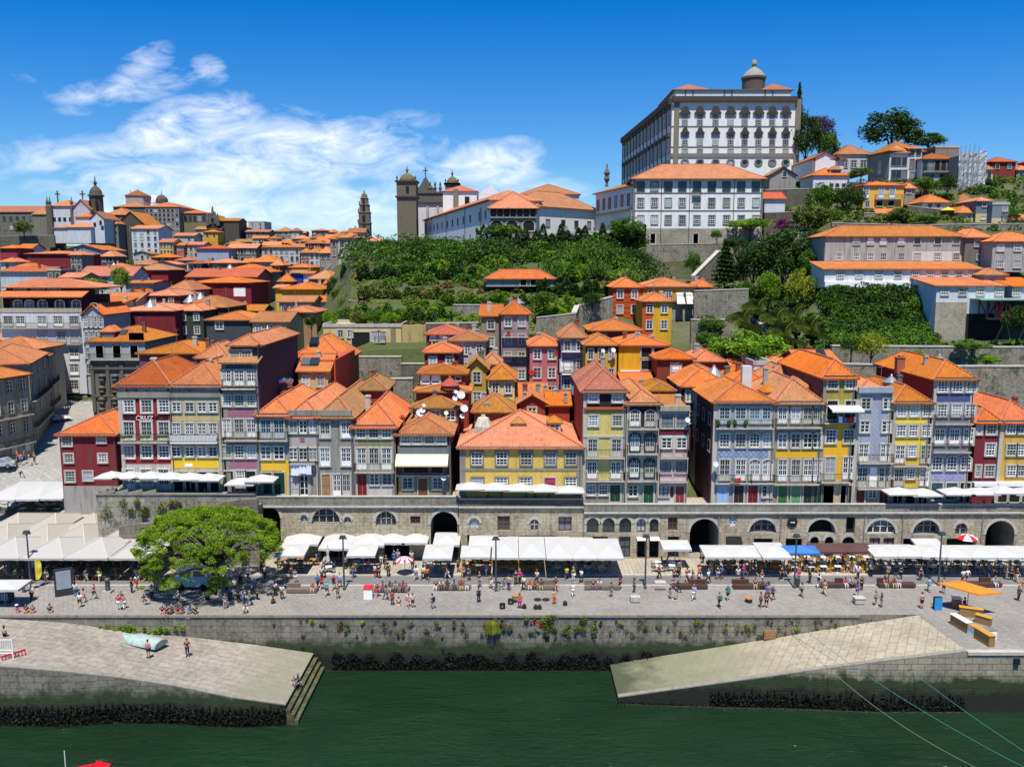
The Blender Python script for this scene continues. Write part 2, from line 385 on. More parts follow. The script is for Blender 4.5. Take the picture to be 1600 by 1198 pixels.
class Bld:
 """one building: polygon footprint, local frame at its front-left corner"""
 def __init__(s,name,label,cat,poly,zb,ze,wall,D,far=False,group=None,wallname='wall',parapet=None):
  s.A=Vector((poly[0][0],poly[0][1],zb));s.zb=zb;s.ze=ze;s.D=D;s.far=far;s.wall=wall
  s.poly=[(p[0]-s.A.x,p[1]-s.A.y)for p in poly];s.h=ze-zb
  s.root=thing(name,label,cat,s.A,0,group)
  mb=MB();mb.prism(s.poly,0,s.h);s.wallo=mb.build(wallname,wall,s.root)
 def edge(s,e):
  a=Vector((*s.poly[e],0));b=Vector((*s.poly[(e+1)%len(s.poly)],0));d=(b-a);L=d.length;d.normalize()
  return a,d,L,math.atan2(d.y,d.x)
 def zof(s,v):return(Zp(v,s.D)-s.zb)if v>1.5 else v*s.h
 def uof(s,v,e,z,L,a,d):
  if v<=1.5:return v*L
  x=Xof(v,z+s.zb,s.D)-s.A.x
  return(x-a.x)/d.x if abs(d.x)>.2 else L*.5
 def win(s,top,bot,cols,w=1.1,style='sash',e=0,sur=None,fr=None,glass=None,name='window',merged=None):
  a,d,L,ang=s.edge(e);zt,zb=s.zof(top),s.zof(bot);h=max(.4,zt-zb)
  if isinstance(cols,int):cols=[(i+.5)/cols for i in range(cols)]
  sur=sur or GRANL;fr0=fr or WHITE;glass=glass or GLASS
  mg=s.far if merged is None else merged
  for c in cols:
   fr=GREYW if fr0 is WHITE and WR.random()<.3 else fr0;u=s.uof(c,e,(zt+zb)/2,L,a,d)
   (ms,w2,h2)=winmesh(style,w,h)
   loc=a+d*u;loc.z=zb;sc=(w/w2,1,h/h2)
   if mg:
    o=link(name,ms[3],s.root,loc,ang,sc);omat(o,sur,fr,glass)
   else:
    o=link(name,ms[0],s.root,loc,ang,sc);omat(o,sur)
    if style!='bare':f=link('frame',ms[1],o);omat(f,fr)
    if style!='solid':g=link('pane',ms[2],o);omat(g,glass)
 def bay(s,e,u0,u1,z0,z1,out,mb,inn=0.0,mi=0):
  a,d,L,ang=s.edge(e);n=Vector((d.y,-d.x,0))
  p=[a+d*u0-n*inn,a+d*u1-n*inn,a+d*u1+n*out,a+d*u0+n*out]
  p=[p[3],p[2],p[1],p[0]]
  vs=[(q.x,q.y,z)for z in(z0,z1)for q in p]
  mb.add(vs,[(0,3,2,1),(4,5,6,7),(0,1,5,4),(1,2,6,5),(2,3,7,6),(3,0,4,7)],mi)
 def band(s,top,bot,mat,x0=0.0,x1=1.0,e=0,out=.018,name='painted_band'):
  a,d,L,ang=s.edge(e);z1,z0=s.zof(top),s.zof(bot)
  u0,u1=s.uof(x0,e,z0,L,a,d),s.uof(x1,e,z0,L,a,d);mb=MB()
  s.bay(e,u0,u1,z0,z1,out,mb);return mb.build(name,mat,s.root)
 def cornice(s,y,mat=None,out=.3,t=.3,e=0):return s.band(s.h_to(y,t),s.h_to(y,-t*.0),mat or GRANL,e=e,out=out,name='cornice')
 def h_to(s,v,dz):
  z=s.zof(v)+dz;return z/s.h if z/s.h<=1.5 else 1.5
 def balcony(s,y,x0=0.02,x1=.98,mat=None,e=0,out=.75,hh=1.0,slab=None,dens=.16,panel=None):
  a,d,L,ang=s.edge(e);z=s.zof(y);u0,u1=s.uof(x0,e,z,L,a,d),s.uof(x1,e,z,L,a,d);mat=mat or IRON
  mb=MB();s.bay(e,u0,u1,z-.16,z,out,mb);o=mb.build('balcony',slab or GRANL,s.root)
  mb=MB();n=Vector((d.y,-d.x,0))
  def rail(p,q):
   for zz,t in((hh,.05),(.08,.04)):mb.beam(p+Vector((0,0,z+zz)),q+Vector((0,0,z+zz)),t)
   k=max(1,int((q-p).length/dens))
   for i in range(k+1):
    r=p.lerp(q,i/k);mb.beam(r+Vector((0,0,z)),r+Vector((0,0,z+hh)),.025)
  p0,p1=a+d*(u0+.03)+n*(out-.05),a+d*(u1-.03)+n*(out-.05)
  rail(p0,p1);rail(a+d*(u0+.03),p0);rail(a+d*(u1-.03),p1)
  r=mb.build('railing',mat,o)
  if panel:
   mb=MB();s.bay(e,u0+.08,u1-.08,z+.1,z+hh-.08,out-.08,mb,inn=-(out-.1));mb.build('panel',panel,o)
 def roof(s,kind,ridge,mat,over=.45,caps=None,corr=None,dz=0.0,name='roof',poly=None,ends=True):
  pl=poly or s.poly;q=[Vector((p[0],p[1],0))for p in pl]
  cx=sum((v for v in q),Vector())/4
  w=((q[1]-q[0]).length+(q[2]-q[3]).length)/2;dp=((q[3]-q[0]).length+(q[2]-q[1]).length)/2
  xh,yh=(q[1]-q[0]).normalized(),(q[3]-q[0]).normalized()
  ov=over
  Q=[q[0]-xh*ov-yh*ov,q[1]+xh*ov-yh*ov,q[2]+xh*ov+yh*ov,q[3]-xh*ov+yh*ov]
  zt=s.h+dz
  if ridge>1.5:
   Dr=s.D+(dp/2 if(w>dp or kind in('gx',))else w/2)
   if kind=='shed':Dr=s.D+dp
   if kind=='gy':Dr=s.D
   rz=Zp(ridge,Dr)-s.zb
   rise=max(.5,min(rz-zt,(min(w,dp)*.45 if kind!='shed' else dp*.6)))
  else:rise=ridge*min(w,dp)
  run=(min(w,dp)/2 if kind not in('gx','gy','shed')else(dp/2 if kind=='gx' else w/2 if kind=='gy' else dp))
  sl=rise/max(.1,run);ez=zt-ov*sl+.05;top=zt+rise+.05
  sl_list=[]
  if kind in('hip','pyr'):
   if w>dp:k=dp/2;R1=(q[0]+q[3])/2+xh*min(k,w/2-.01);R2=(q[1]+q[2])/2-xh*min(k,w/2-.01);hor=True
   else:k=w/2;R1=(q[0]+q[1])/2+yh*min(k,dp/2-.01);R2=(q[3]+q[2])/2-yh*min(k,dp/2-.01);hor=False
   R1.z=R2.z=top
   for v in Q:v.z=ez
   if hor:sl_list=[(Q[0],Q[1],R2,R1),(Q[1],Q[2],R2,R2),(Q[2],Q[3],R1,R2),(Q[3],Q[0],R1,R1)];hips=[(Q[0],R1),(Q[3],R1),(Q[1],R2),(Q[2],R2),(R1,R2)]
   else:sl_list=[(Q[0],Q[1],R1,R1),(Q[1],Q[2],R2,R1),(Q[2],Q[3],R2,R2),(Q[3],Q[0],R1,R2)];hips=[(Q[0],R1),(Q[1],R1),(Q[2],R2),(Q[3],R2),(R1,R2)]
  elif kind=='gx':
   R1=(Q[0]+Q[3])/2;R2=(Q[1]+Q[2])/2;R1.z=R2.z=top
   for v in Q:v.z=ez
   sl_list=[(Q[0],Q[1],R2,R1),(Q[2],Q[3],R1,R2)];hips=[(R1,R2)]
   g=MB();m1=(q[0]+q[3])/2;m2=(q[1]+q[2])/2
   for a_,b_,c_ in((q[3],q[0],m1),(q[1],q[2],m2)):g=MB();g.tri(a_+Vector((0,0,zt)),b_+Vector((0,0,zt)),c_+Vector((0,0,zt+rise)));g.build('gable',s.wall,s.root)
  elif kind=='gy':
   R1=(Q[0]+Q[1])/2;R2=(Q[3]+Q[2])/2;R1.z=R2.z=top
   for v in Q:v.z=ez
   sl_list=[(Q[1],Q[2],R2,R1),(Q[3],Q[0],R1,R2)];hips=[(R1,R2)]
   g=MB();m1=(q[0]+q[1])/2;m2=(q[3]+q[2])/2
   for a_,b_,c_ in((q[0],q[1],m1),(q[2],q[3],m2)):g=MB();g.tri(a_+Vector((0,0,zt)),b_+Vector((0,0,zt)),c_+Vector((0,0,zt+rise)));g.build('gable',s.wall,s.root)
  elif kind=='shed':
   Q[0].z=Q[1].z=ez;Q[2].z=Q[3].z=top
   sl_list=[(Q[0],Q[1],Q[2],Q[3])];hips=[(Q[3],Q[2])]
   g=MB();up=Vector((0,0,zt));ut=Vector((0,0,zt+rise))
   g.tri(q[3]+up,q[0]+up,q[3]+ut);g.tri(q[1]+up,q[2]+up,q[2]+ut);g.quad(q[2]+up,q[3]+up,q[3]+ut,q[2]+ut);g.build('gable',s.wall,s.root)
  mb=MB();corr=(s.D<175)if corr is None else corr
  for sq in sl_list:slope(mb,*sq,corr=corr)
  o=mb.build(name,mat,s.root)
  if s.D<260:
   cp=MB()
   for a_,b_ in hips:cp.beam(a_+Vector((0,0,.03)),b_+Vector((0,0,.03)),.24,.12)
   cp.build('ridge_tiles',caps or RIDGE,o)
  s.top=top;return o
 def flat(s,mat=None,ph=.6,t=.25,cop=None):
  mb=MB();cop=cop or GRANL
  for e in range(len(s.poly)):
   a,d,L,ang=s.edge(e);s.bay(e,-.05,L+.05,s.h,s.h+ph,.12,mb,inn=.15)
  mb.build('parapet',cop,s.root)
 def quoins(s,mat,wd=.5,e=0,top=None,out=.05):
  a,d,L,ang=s.edge(e);mb=MB();h=s.zof(top)if top else s.h-.02
  s.bay(e,-.03,wd,.0,h,out,mb);s.bay(e,L-wd,L+.03,.0,h,out,mb);mb.build('pilaster',mat,s.root)
def slope(mb,E0,E1,T1,T0,corr=True,pitch=.28):
 ex=(E1-E0);L=ex.length;ex.normalize();n=ex.cross(T0-E0 if(T0-E0).length>(T1-E0).length*.2 else T1-E0).normalized()
 if n.z<0:n=-n
 ey=n.cross(ex).normalized()
 if(T0-E0).dot(ey)<0:ey=-ey
 a=max(0,(T0-E0).dot(ex));b=min(L,(T1-E0).dot(ex));H=(T0-E0).dot(ey)
 cols=[0.0]
 if corr:
  k=max(4,int(L/pitch));step=L/k
  cols=[step*i/2 for i in range(2*k+1)]
 else:cols=[0,L]
 for c in(a,b):
  if not any(abs(c-x)<.01 for x in cols):cols.append(c)
 cols.sort();base=len(mb.v);st=L/max(4,int(L/pitch))if corr else 1
 def vt(u):
  r=1.0
  if a>.02:r=min(r,u/a)
  if L-b>.02:r=min(r,(L-u)/(L-b))
  return max(0,r)*H
 for u in cols:
  am=.05*(1 if int(round(u/(st/2)))%2 else-1)if corr else 0
  for v in(0,vt(u)):
   p=E0+ex*u+ey*v+n*am;mb.v.append(tuple(p));mb.uv[len(mb.v)-1]=(u,v)
 for i in range(len(cols)-1):
  q=base+2*i;mb.f.append((q,q+2,q+3,q+1));mb.mi.append(0)
 dn=Vector((0,0,-.16));
 mb.quad(E0+dn,T0+dn,T1+dn,E1+dn);mb.quad(E0+dn,E1+dn,E1+n*.03,E0+n*.03)
ROOF={'o':rooftile('roof_orange','b65e2f','c47038','984a24',.28),'r':rooftile('roof_red','a84c30','b65c3c','8e3f26',.2),
'y':rooftile('roof_lichen','ae652a','bc7a35','8e5420',.5),'d':rooftile('roof_dull','8a4a30','99583c','6b3c2a',.5),'b':rooftile('roof_bright','c26632','cf783f','aa5526',.16)}
RIDGE=plain('ridge_tile','a8603f',.8,var=.35)
def house(label,x0,x1,ye,D,dep,hgt=None,yb=None,wall='c8c0a8',roof=None,name='house',cat='house',dirt=.75,far=None,ridge=None,roofk='o',yaw=0,group=None,skew=0,over=.45):
 ze=Zp(ye,D);zb=Zp(yb,D)if yb else ze-(hgt or 10)
 xa,xb=Xof(x0,ze,D),Xof(x1,ze,D)
 dx=math.tan(R(skew))*dep
 w=xb-xa
 if yaw:
  c,s_=math.cos(R(yaw)),math.sin(R(yaw));w2=w/c
  A=(xa,D);B=(xa+w2*c,D+w2*s_);C=(B[0]-dep*s_,B[1]+dep*c);E=(A[0]-dep*s_,A[1]+dep*c)
 else:A=(xa,D);B=(xb,D);C=(xb+dx,D+dep);E=(xa+dx,D+dep)
 far=(D>140)if far is None else far
 b=Bld(name,label,cat,[A,B,C,E],zb,ze,plaster(wall,dirt)if isinstance(wall,str)else wall,D,far,group)
 if roof and roof!='flat':b.roof(roof,ridge,ROOF[roofk],over)
 elif roof=='flat':b.flat()
 return b
AZB=tilefront('azulejo_blue','868ba0','9397a8');AZB2=tilefront('azulejo_pale_blue','949aa8','9fa4b1',.3)
AZY=tilefront('azulejo_yellow','cfab50','d6b55c',.3);AZG=tilefront('azulejo_green_yellow','c6b468','cdbc72',.3);AZM=tilefront('azulejo_mauve','84869c','8d8fa4',.35)
LB=plain('pale_blue_paint','8fb4d6',.6)
def lettering(txt,size,loc,mat,parent,name='lettering',rz=0,ext=.04,align='CENTER',rx=90):
 c=bpy.data.curves.new(name,'FONT');c.body=txt;c.size=size;c.extrude=ext;c.align_x=align;c.resolution_u=2
 t=bpy.data.objects.new(name,c);COL.objects.link(t)
 dg=bpy.context.evaluated_depsgraph_get();me=bpy.data.meshes.new_from_object(t.evaluated_get(dg))
 bpy.data.objects.remove(t);me.name=name;me.materials.clear();me.materials.append(mat)
 o=bpy.data.objects.new(name,me);COL.objects.link(o);o.parent=parent;o.location=loc;o.rotation_euler=(R(rx),0,rz);return o
def skylight(b,px,py,D,r=1.1,h=1.7,mat=None):
 p=P(px,py,D)-b.A;mb=MB()
 mb.lathe((p.x,p.y,p.z-h),[(r,0),(r,h*.35),(r*1.15,h*.38),(r*.15,h),(r*.18,h+.12),(0.03,h+.3)],12)
 return mb.build('skylight',mat or ZINC,b.root)
def dormer(b,px,py,D,w=1.3,h=1.3,dep=2.2,wall=None,style='cas',roofk='y'):
 p=P(px,py,D)-b.A;mb=MB();mb.box(p.x-w/2,p.y,p.z-h-.6,p.x+w/2,p.y+dep,p.z)
 o=mb.build('dormer',wall or GRANL,b.root)
 m2=MB();e=.25;A=Vector((p.x-w/2-e,p.y-e,p.z));B=Vector((p.x+w/2+e,p.y-e,p.z));T0=Vector((p.x,p.y+.5,p.z+w*.4));C=B+Vector((0,dep+e,0));E=A+Vector((0,dep+e,0));T1=Vector((p.x,p.y+dep,p.z+w*.4))
 for q in((A,B,T0,T0),(B,C,T1,T0),(E,A,T0,T1)):slope(m2,*q,corr=False)
 m2.build('dormer_roof',ROOF[roofk],o)
 (ms,w2,h2)=winmesh(style,w-.4,h-.3);x=link('dormer_window',ms[3],o,(p.x,p.y,p.z-h+.1),0,((w-.4)/w2,1,(h-.3)/h2));omat(x,wall or GRANL,WHITE,GLASS)
def chimney(b,px,ytop,D,w=.6,h=1.8,wall='b9a68c',cap=True):
 p=P(px,ytop,D)-b.A;mb=MB();mb.box(p.x-w/2,p.y,p.z-h,p.x+w/2,p.y+w*.8,p.z-.2);mb.box(p.x-w/2-.08,p.y-.08,p.z-.22,p.x+w/2+.08,p.y+w*.8+.08,p.z-.1)
 if cap:mb.box(p.x-w/4,p.y+.05,p.z-.1,p.x+w/4,p.y+w*.6,p.z+.12)
 return mb.build('chimney',plaster(wall,.8),b.root)
def dish(name_parent,p,r=.45,mat=None):
 r*=.72
 mb=MB();n=12;c=Vector(p);ax=Vector((.25,-.85,.46)).normalized();a=ax.cross(Vector((0,0,1))).normalized();bb=a.cross(ax).normalized()
 rings=[(0,0),(r*.5,.05*r),(r,.22*r)];vs=[c];
 for rr,o_ in rings[1:]:
  for i in range(n):vs.append(c+ax*o_+(a*math.cos(2*math.pi*i/n)+bb*math.sin(2*math.pi*i/n))*rr)
 fs=[(0,1+i,1+(i+1)%n)for i in range(n)]+[(1+i,1+n+i,1+n+(i+1)%n,1+(i+1)%n)for i in range(n)]
 mb.add(vs,fs);mb.tube(c,c+ax*r*.9,.02);mb.tube(c,c-ax*.15+Vector((0,0,-.7)),.03)
 return mb.build('satellite_dish',mat or plain('dish_white','c9c9c6',.5),name_parent)
H={}
b=house('low crimson house with worn paint standing alone at the square corner',92,180,677,106,13,11,wall='7d1b26',roof='hip',ridge=648,roofk='o',dirt=.9);H[1]=b
b.win(681,696,[105],1.2);b.win(681,691,[159],1.1);b.win(709,722,[108,161],1.1);b.win(736,752,[110],1.2);b.win(736,750,[138],1.2)
b.band(759,812,plaster('9c9892',.9),out=.03,name='plinth')
b=house('deep red hotel with white window frames and lettering across its front',183,266,600,100,13,yb=776,wall='96202a',roof='hip',ridge=564,roofk='r');H[2]=b
b.band(600,611,plaster('3a1a22',.3));b.win(602,610,[191,206,221,237,253],.95,'cas')
b.band(611,621,GRANITE,out=.25,name='cornice');b.band(.99,0.0,GRANL,x0=0.0,x1=.07,out=.12,name='pilaster');b.band(725,776,GRANL,out=.01,name='stone_base')
for(t,bt,st)in((625,644,'sash'),(659,686,'door'),(696,715,'sash'),(733,764,'door')):b.win(t,bt,[202,229.5,256.5],1.25,st,sur=plaster('c9c4b8',.4))
b.balcony(689,188,265);
z=b.zof(655)
lettering('GRAN',.62,(Xof(218.5,14,100)-b.A.x,-.08,z),plain('dark_letters','1b1412',.6),b.root,align='RIGHT')
lettering('CRUZ',.8,(Xof(228.5,14,100)-b.A.x,-.10,z-.1),plain('pale_letters','d8d6d0',.5),b.root)
lettering('HOUSE',.62,(Xof(239,14,100)-b.A.x,-.08,z),plain('dark_letters','1b1412',.6),b.root,align='LEFT')
mb=MB()
for px in(202,229.5,256.5):
 x=Xof(px,13.5,100)-b.A.x
 for k in range(9):mb.lathe((x-.7+k*.17,-.62,b.zof(683)+random.uniform(-.05,.08)),[(.02,0),(.16,.12),(.12,.25),(.02,.34)],6)
mb.build('flower_box',foliage('potted_leaves','1c3a12','3f6a22'),b.root)
b=house('tan stone house with a yellow painted band over dark shop openings',266,344,600,100,13,yb=776,wall='b3a68c',roof='hip',ridge=566,roofk='o',dirt=.8);H[3]=b
b.band(600,611,plaster('6b5a48',.5));b.win(602,610,[272,290,304,319,335],.9,'cas',fr=LB)
b.band(611,620,GRANITE,out=.2,name='cornice');b.band(647,657,plaster('c0ab78',.5))
for(t,bt,st)in((629,643,'cas'),(661,683,'door'),(698,713,'cas')):b.win(t,bt,[276,296.5,316,333],1.0,st)
b.balcony(689,269,342,slab=WHITE,panel=plain('white_canvas','d9d8d4',.7));b.band(717,731,plaster('deb422',.1),x0=268,x1=342)
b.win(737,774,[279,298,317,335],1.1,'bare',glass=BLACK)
b.band(724,729,WHITE,x0=289,x1=301,out=.05,name='sign_plate')
b=house('tall mauve tiled house with slate blue top floor and soot-dark side wall',346,401,566,100,19,yb=776,wall=plaster('8d7480',.6),roof=None);H[4]=b
b.quoins(GRANITE);
b.band(566,612,plaster('4a4c60',.4));b.win(578,601,[354,374,393],1.1,'door')
for(t,bt,st)in((617,634,'sash'),(655,681,'door'),(696,715,'sash')):b.win(t,bt,[354.5,374,393],1.1,st)
b.band(611,614,GRANITE,out=.2,name='cornice');b.band(640,650,plaster('9a5f74',.2));b.band(720,730,plaster('9a5f74',.2));b.balcony(606);b.balcony(686)
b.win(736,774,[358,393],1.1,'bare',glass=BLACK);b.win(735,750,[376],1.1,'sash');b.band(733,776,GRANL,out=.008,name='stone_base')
top=Bld('x','x','x',[(b.A.x+.6,101.5),(b.A.x+b.poly[1][0],101.5),(b.A.x+b.poly[1][0],119),(b.A.x+.6,119)],b.ze,Zp(537,101.5),plaster('3f4152',.4),101.5)
bpy.data.objects.remove(top.root);
top.root=b.root;off=top.A-b.A
sub=bpy.data.objects.new('attic_storey',top.wallo.data);bpy.data.objects.remove(top.wallo);COL.objects.link(sub);sub.parent=b.root;sub.location=off
class Sub(Bld):pass
def attach(bl,parent):
 bl.root=parent
attach(top,sub)
top.win(547,561,[367,385],1.15,'sash');top.roof('gy' if False else 'hip',523,ROOF['o'])
mb=MB();slope(mb,Vector((-.3,-.5,b.h)),Vector((b.poly[1][0]+.3,-.5,b.h)),Vector((b.poly[1][0]+.3,1.6,b.h+.6)),Vector((-.3,1.6,b.h+.6)));mb.build('eaves_roof',ROOF['y'],b.root)
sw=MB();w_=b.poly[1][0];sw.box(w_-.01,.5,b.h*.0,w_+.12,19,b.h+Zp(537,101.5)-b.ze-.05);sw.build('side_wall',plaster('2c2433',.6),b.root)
skylight(b,418,512,112,1.1,2.2)
mb=MB();o_=b.A;q=[P(425,618,109)-o_,P(425,603,108.5)-o_,P(433,596,109)-o_,P(445,594,109.5)-o_,P(452,599,110)-o_,P(455,592,110)-o_]
mb.path(q,[.35]*6,10);mb.build('vent_duct',plain('shiny_duct','b5bac0',.25,.9),b.root)
mb=MB();p=P(437,612,108)-o_;mb.box(p.x-1.5,p.y-.4,p.z-2.2,p.x+1.6,p.y+1.5,p.z);mb.build('roof_platform',plaster('6b2a2a',.6),b.root)
b=house('narrow grey-blue house with a yellow strip and dark green doors',403,451,645,100,16,yb=776,wall='8b8f90',roof='hip',ridge=622,roofk='b');H[5]=b
b.win(655,682,[415.5,436],1.2,'door',fr=plain('pale_blue_frame','a9bac6',.5));b.balcony(686);b.win(697,717,[415.5,436],1.2,'cas');b.band(719,776,plaster('dcae2a',.1));b.band(735,776,GRANL,x1=442)
b.win(738,771,[417,437],1.25,'solid',fr=DGREEN)
b=house('pale mauve-grey house with white washing hung below its windows',452,496,648,100,20,yb=776,wall='a9a09e',roof=None,dirt=.7);H[6]=b
b.win(657,676,[458.5,474,489],.95,'cas');b.win(700,718,[458.5,474,489],1.0,'cas');b.win(742,773,[460,476],1.15,'cas');b.win(742,773,[489],.9,'solid',fr=GRANITE)
b.band(640,649,GRANITE,out=.35,name='cornice');b.band(681,690,plaster('8b5f58',.2),x0=469,x1=476,out=.05,name='hung_clothes')
mb=MB();xs=[(456,471),(468,482),(480,488)]
for i,(a_,c_)in enumerate(xs):
 x0=Xof(a_,12,100)-b.A.x;x1=Xof(c_,12,100)-b.A.x;n=8;zt=b.zof(723)+.0;zb_=b.zof([741,738,739][i])
 vs=[];
 for k in range(n+1):
  for zz in(zt,zb_):vs.append((x0+(x1-x0)*k/n,-.55-i*.08+.06*math.sin(k*2.1+i),zz))
 mb.add(vs,[(2*k,2*k+1,2*k+3,2*k+2)for k in range(n)])
mb.build('washing',plain('white_sheet','e4e4ea',.8),b.root);b.balcony(722,454,494,hh=.2)
b=house('bare grey weathered house with white french doors and a wooden door',497,550,648,100,20,yb=776,wall='8f8b82',roof=None,dirt=1.0);H[7]=b
b.win(659,683,[508,541],1.15,'door');b.win(700,727,[508,541],1.15,'door');b.win(741,775,[510],1.0,'solid',fr=plain('bleached_wood','9b7048',.7,var=.3));b.win(741,775,[526.5,541.5],.95,'door')
b.band(640,649,GRANITE,out=.35,name='cornice')
for k,(x0,x1,yr)in enumerate(((452,500,624),(500,552,606))):
 c=H[6+k];c.roof('hip',yr,ROOF['y']if k else ROOF['b'])
b=house('faded ochre house with three french doors and a blood red street door',552,617,663,100,15,yb=777,wall='a89c66',roof='hip',ridge=628,roofk='b');H[8]=b
b.win(666,684,[564,584,604],1.15,'sash');b.band(688,696,plaster('7d8062',.5));b.win(700,732,[565,584.5,604],1.15,'door');b.balcony(735);b.quoins(GRANITE)
b.band(737,777,plaster('b9b5ad',.4));b.win(740,775,[566],1.1,'solid',fr=plain('red_door','7a0f1c',.5));b.win(740,757,[585,605],1.1,'cas')
chimney(b,628,650,104,.6,1.5,'a5502c')
b=house('dark red topped house with a cream awning and red balcony rail',621,704,677,100,13,yb=778,wall='5e1c25',roof='hip',ridge=652,roofk='o',dirt=.7);H[9]=b
b.win(680,693,[634,652,671,689.5],1.1,'sash');b.band(697,712,plaster('6d7376',.8),out=.03);b.band(712,742,plaster('77736a',.6),out=.02)
b.win(718,738,[640,660,683],1.4,'bare',glass=BLACK);b.balcony(740,620,702,mat=MAROON,dens=.1)
b.band(742,778,plaster('8d8775',.8),out=.02);b.win(746,763,[637,684],1.2,'cas',fr=plain('pale_blue_frame','a9bac6',.5));b.win(747,775,[661],1.1,'solid',fr=WOODB)
b.band(744,768,plaster('c9971f',.1),x0=624,x1=628,out=.04)
mb=MB();x0,x1=Xof(620,10,100)-b.A.x,Xof(701,10,100)-b.A.x;zt,zb_=b.zof(709),b.zof(722)
mb.quad((x0,-1.5,zb_),(x1,-1.5,zb_),(x1,0,zt),(x0,0,zt));mb.quad((x0,-1.5,zb_-.2),(x1,-1.5,zb_-.2),(x1,-1.5,zb_),(x0,-1.5,zb_));mb.build('awning',plain('cream_canvas','d8cda8',.8),b.root)
dish(b.root,P(693,746,99.3)-b.A,.5)
b=house('broad yellow tiled house with a huge orange roof and two small dormers',719,908,697,99.5,15,yb=781,wall=AZY,roof='hip',ridge=641,roofk='b');H[10]=b
b.wallname='wall'
for x0,x1 in((719,728),(900,909)):b.band(697,781,GRANITE,x0=x0,x1=x1,out=.06,name='pilaster')
b.band(731,735,GRANITE,out=.08,name='cornice')
b.win(706,726,[745,784,822,860,892],1.35,'sash',sur=plaster('77736a',.5));b.win(746,762,[746,784,821,892],1.4,'sash',sur=plaster('77736a',.5));b.win(746,758,[859],1.3,'shut',fr=plain('pink_shutter','9b2a40',.6))
dormer(b,810,661,103.5,1.5,1.5);dormer(b,867,660,103.5,1.5,1.5)
p=P(755,660,103.6)-b.A;mb=MB();mb.lathe((p.x,p.y,p.z-1.6),[(1.15,0),(1.1,1.2),(.7,2.2),(.3,2.35),(.25,2.6)],9);mb.build('plaster_lantern',plaster('c9c1ae',.9),b.root)
b=house('tall pale yellow tiled house with a black attic storey and rusty red side',912,978,608,100,15,yb=788,wall=AZG,roof='hip',ridge=577,roofk='r');H[11]=b
b.band(608,636,plaster('16181c',.3));b.win(613,628,[927,964.5],1.15,'sash');b.band(636,639,plaster('b34a2c',.2),out=.3,name='cornice');b.band(640,645,plaster('87953a',.2))
b.band(680,683,GRANL,out=.12,name='cornice')
b.win(649,665,[927,964.5],1.15,'sash');b.win(686,711,[926,963],1.15,'door');b.balcony(713,915,975);b.win(721,746,[925,962],1.15,'door');b.balcony(749,915,975)
b.band(753,788,GRANITE);b.win(757,773,[923.5,942.5],1.05,'sash');b.win(757,783,[961],1.2,'solid',fr=DGREEN);b.quoins(GRANL,.35)
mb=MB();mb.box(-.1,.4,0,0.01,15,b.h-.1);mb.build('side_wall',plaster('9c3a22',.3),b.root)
skylight(b,930,572,110,.9,1.4)
b=house('narrow house with black tiled top and white arched windows',980,1030,628,100,14,yb=788,wall='a8a69a',roof='hip',ridge=608,roofk='y');H[12]=b
b.band(628,667,plaster('1e2422',.3));b.win(641,664,[992,1016],1.1,'archdoor');b.balcony(668)
b.win(677,704,[992,1015.5],1.1,'archdoor',sur=plain('dark_teal_trim','24302f',.5));b.balcony(707);b.win(717,745,[991,1014.5],1.1,'archdoor',sur=plain('dark_teal_trim','24302f',.5));b.balcony(749)
b.win(758,775,[989],1.1,'archcas');b.win(757,785,[1013],1.15,'solid',fr=plain('green_door','17492f',.5));b.quoins(GRANL,.3)
b=house('narrow white house with maroon strips and pink balcony rails',1031,1077,640,100,12,yb=788,wall='c9c7c2',roof=None);H[13]=b
b.band(633,641,plaster('a39a84',.8),out=.5,name='cornice');b.roof('shed',624,ROOF['y'],over=.2)
b.win(646,668,[1042.5,1065.5],1.35,'cas',fr=plain('dark_frame','55575a',.5));b.band(670,679,plaster('5f1426',.1),out=.04);b.band(646,668,MAROON,x0=1052,x1=1055,out=.04)
b.win(684,700,[1041.5,1065],1.2,'cas');b.balcony(713,mat=MAROON,dens=.1);b.win(720,738,[1040,1064],1.3,'cas',fr=plain('dark_frame','55575a',.5));b.balcony(750,mat=plain('pink_rail','a06478',.6),dens=.1)
b.win(759,775,[1037],1.15,'cas',fr=MAROON);b.band(760,776,MAROON,x0=1047,x1=1052,out=.04);b.win(759,785,[1062],1.0,'solid',fr=plain('maroon_door','8a2b35',.6));dish(b.root,P(1074,656,99.4)-b.A,.45)
b=house('wide blue azulejo house with flowers and scarves on its balconies',1116,1210,626,100,13,yb=789,wall=AZB,roof='hip',ridge=598,roofk='b');H[14]=b
b.quoins(GRANL,.5);c4=[1132,1157,1179,1199]
b.win(636,660,c4,1.2,'door',fr=plain('pale_blue_frame','a9bac6',.5));b.win(677,698,c4[:2],1.2,'sash');b.win(677,698,c4[2:],1.2,'archsash');b.win(718,749,c4[:2],1.2,'door');b.win(718,749,c4[2:],1.2,'archdoor')
b.balcony(667);b.balcony(753,1116,1172,out=.6);b.balcony(753,1173,1209,out=.6);b.band(703,714,tilefront('azulejo_deep','7783a4','969fb6',.3))
b.win(758,785,[1129],1.15,'solid',fr=LB);b.win(758,785,[1154],1.15,'solid',fr=plain('dark_brown_door','2d1a16',.6));b.win(758,785,[1176],1.15,'solid',fr=plain('crimson_door','6b0d18',.6));b.win(758,776,[1198],1.1,'cas')
b.win(.86,.76,4,1.1,'cas',e=3);b.win(.60,.5,4,1.1,'cas',e=3)
mb=MB();mb.box(-.1,.45,0,.01,9,b.h-.05);mb.build('side_wall',plaster('4a1a22',.6),b.root)
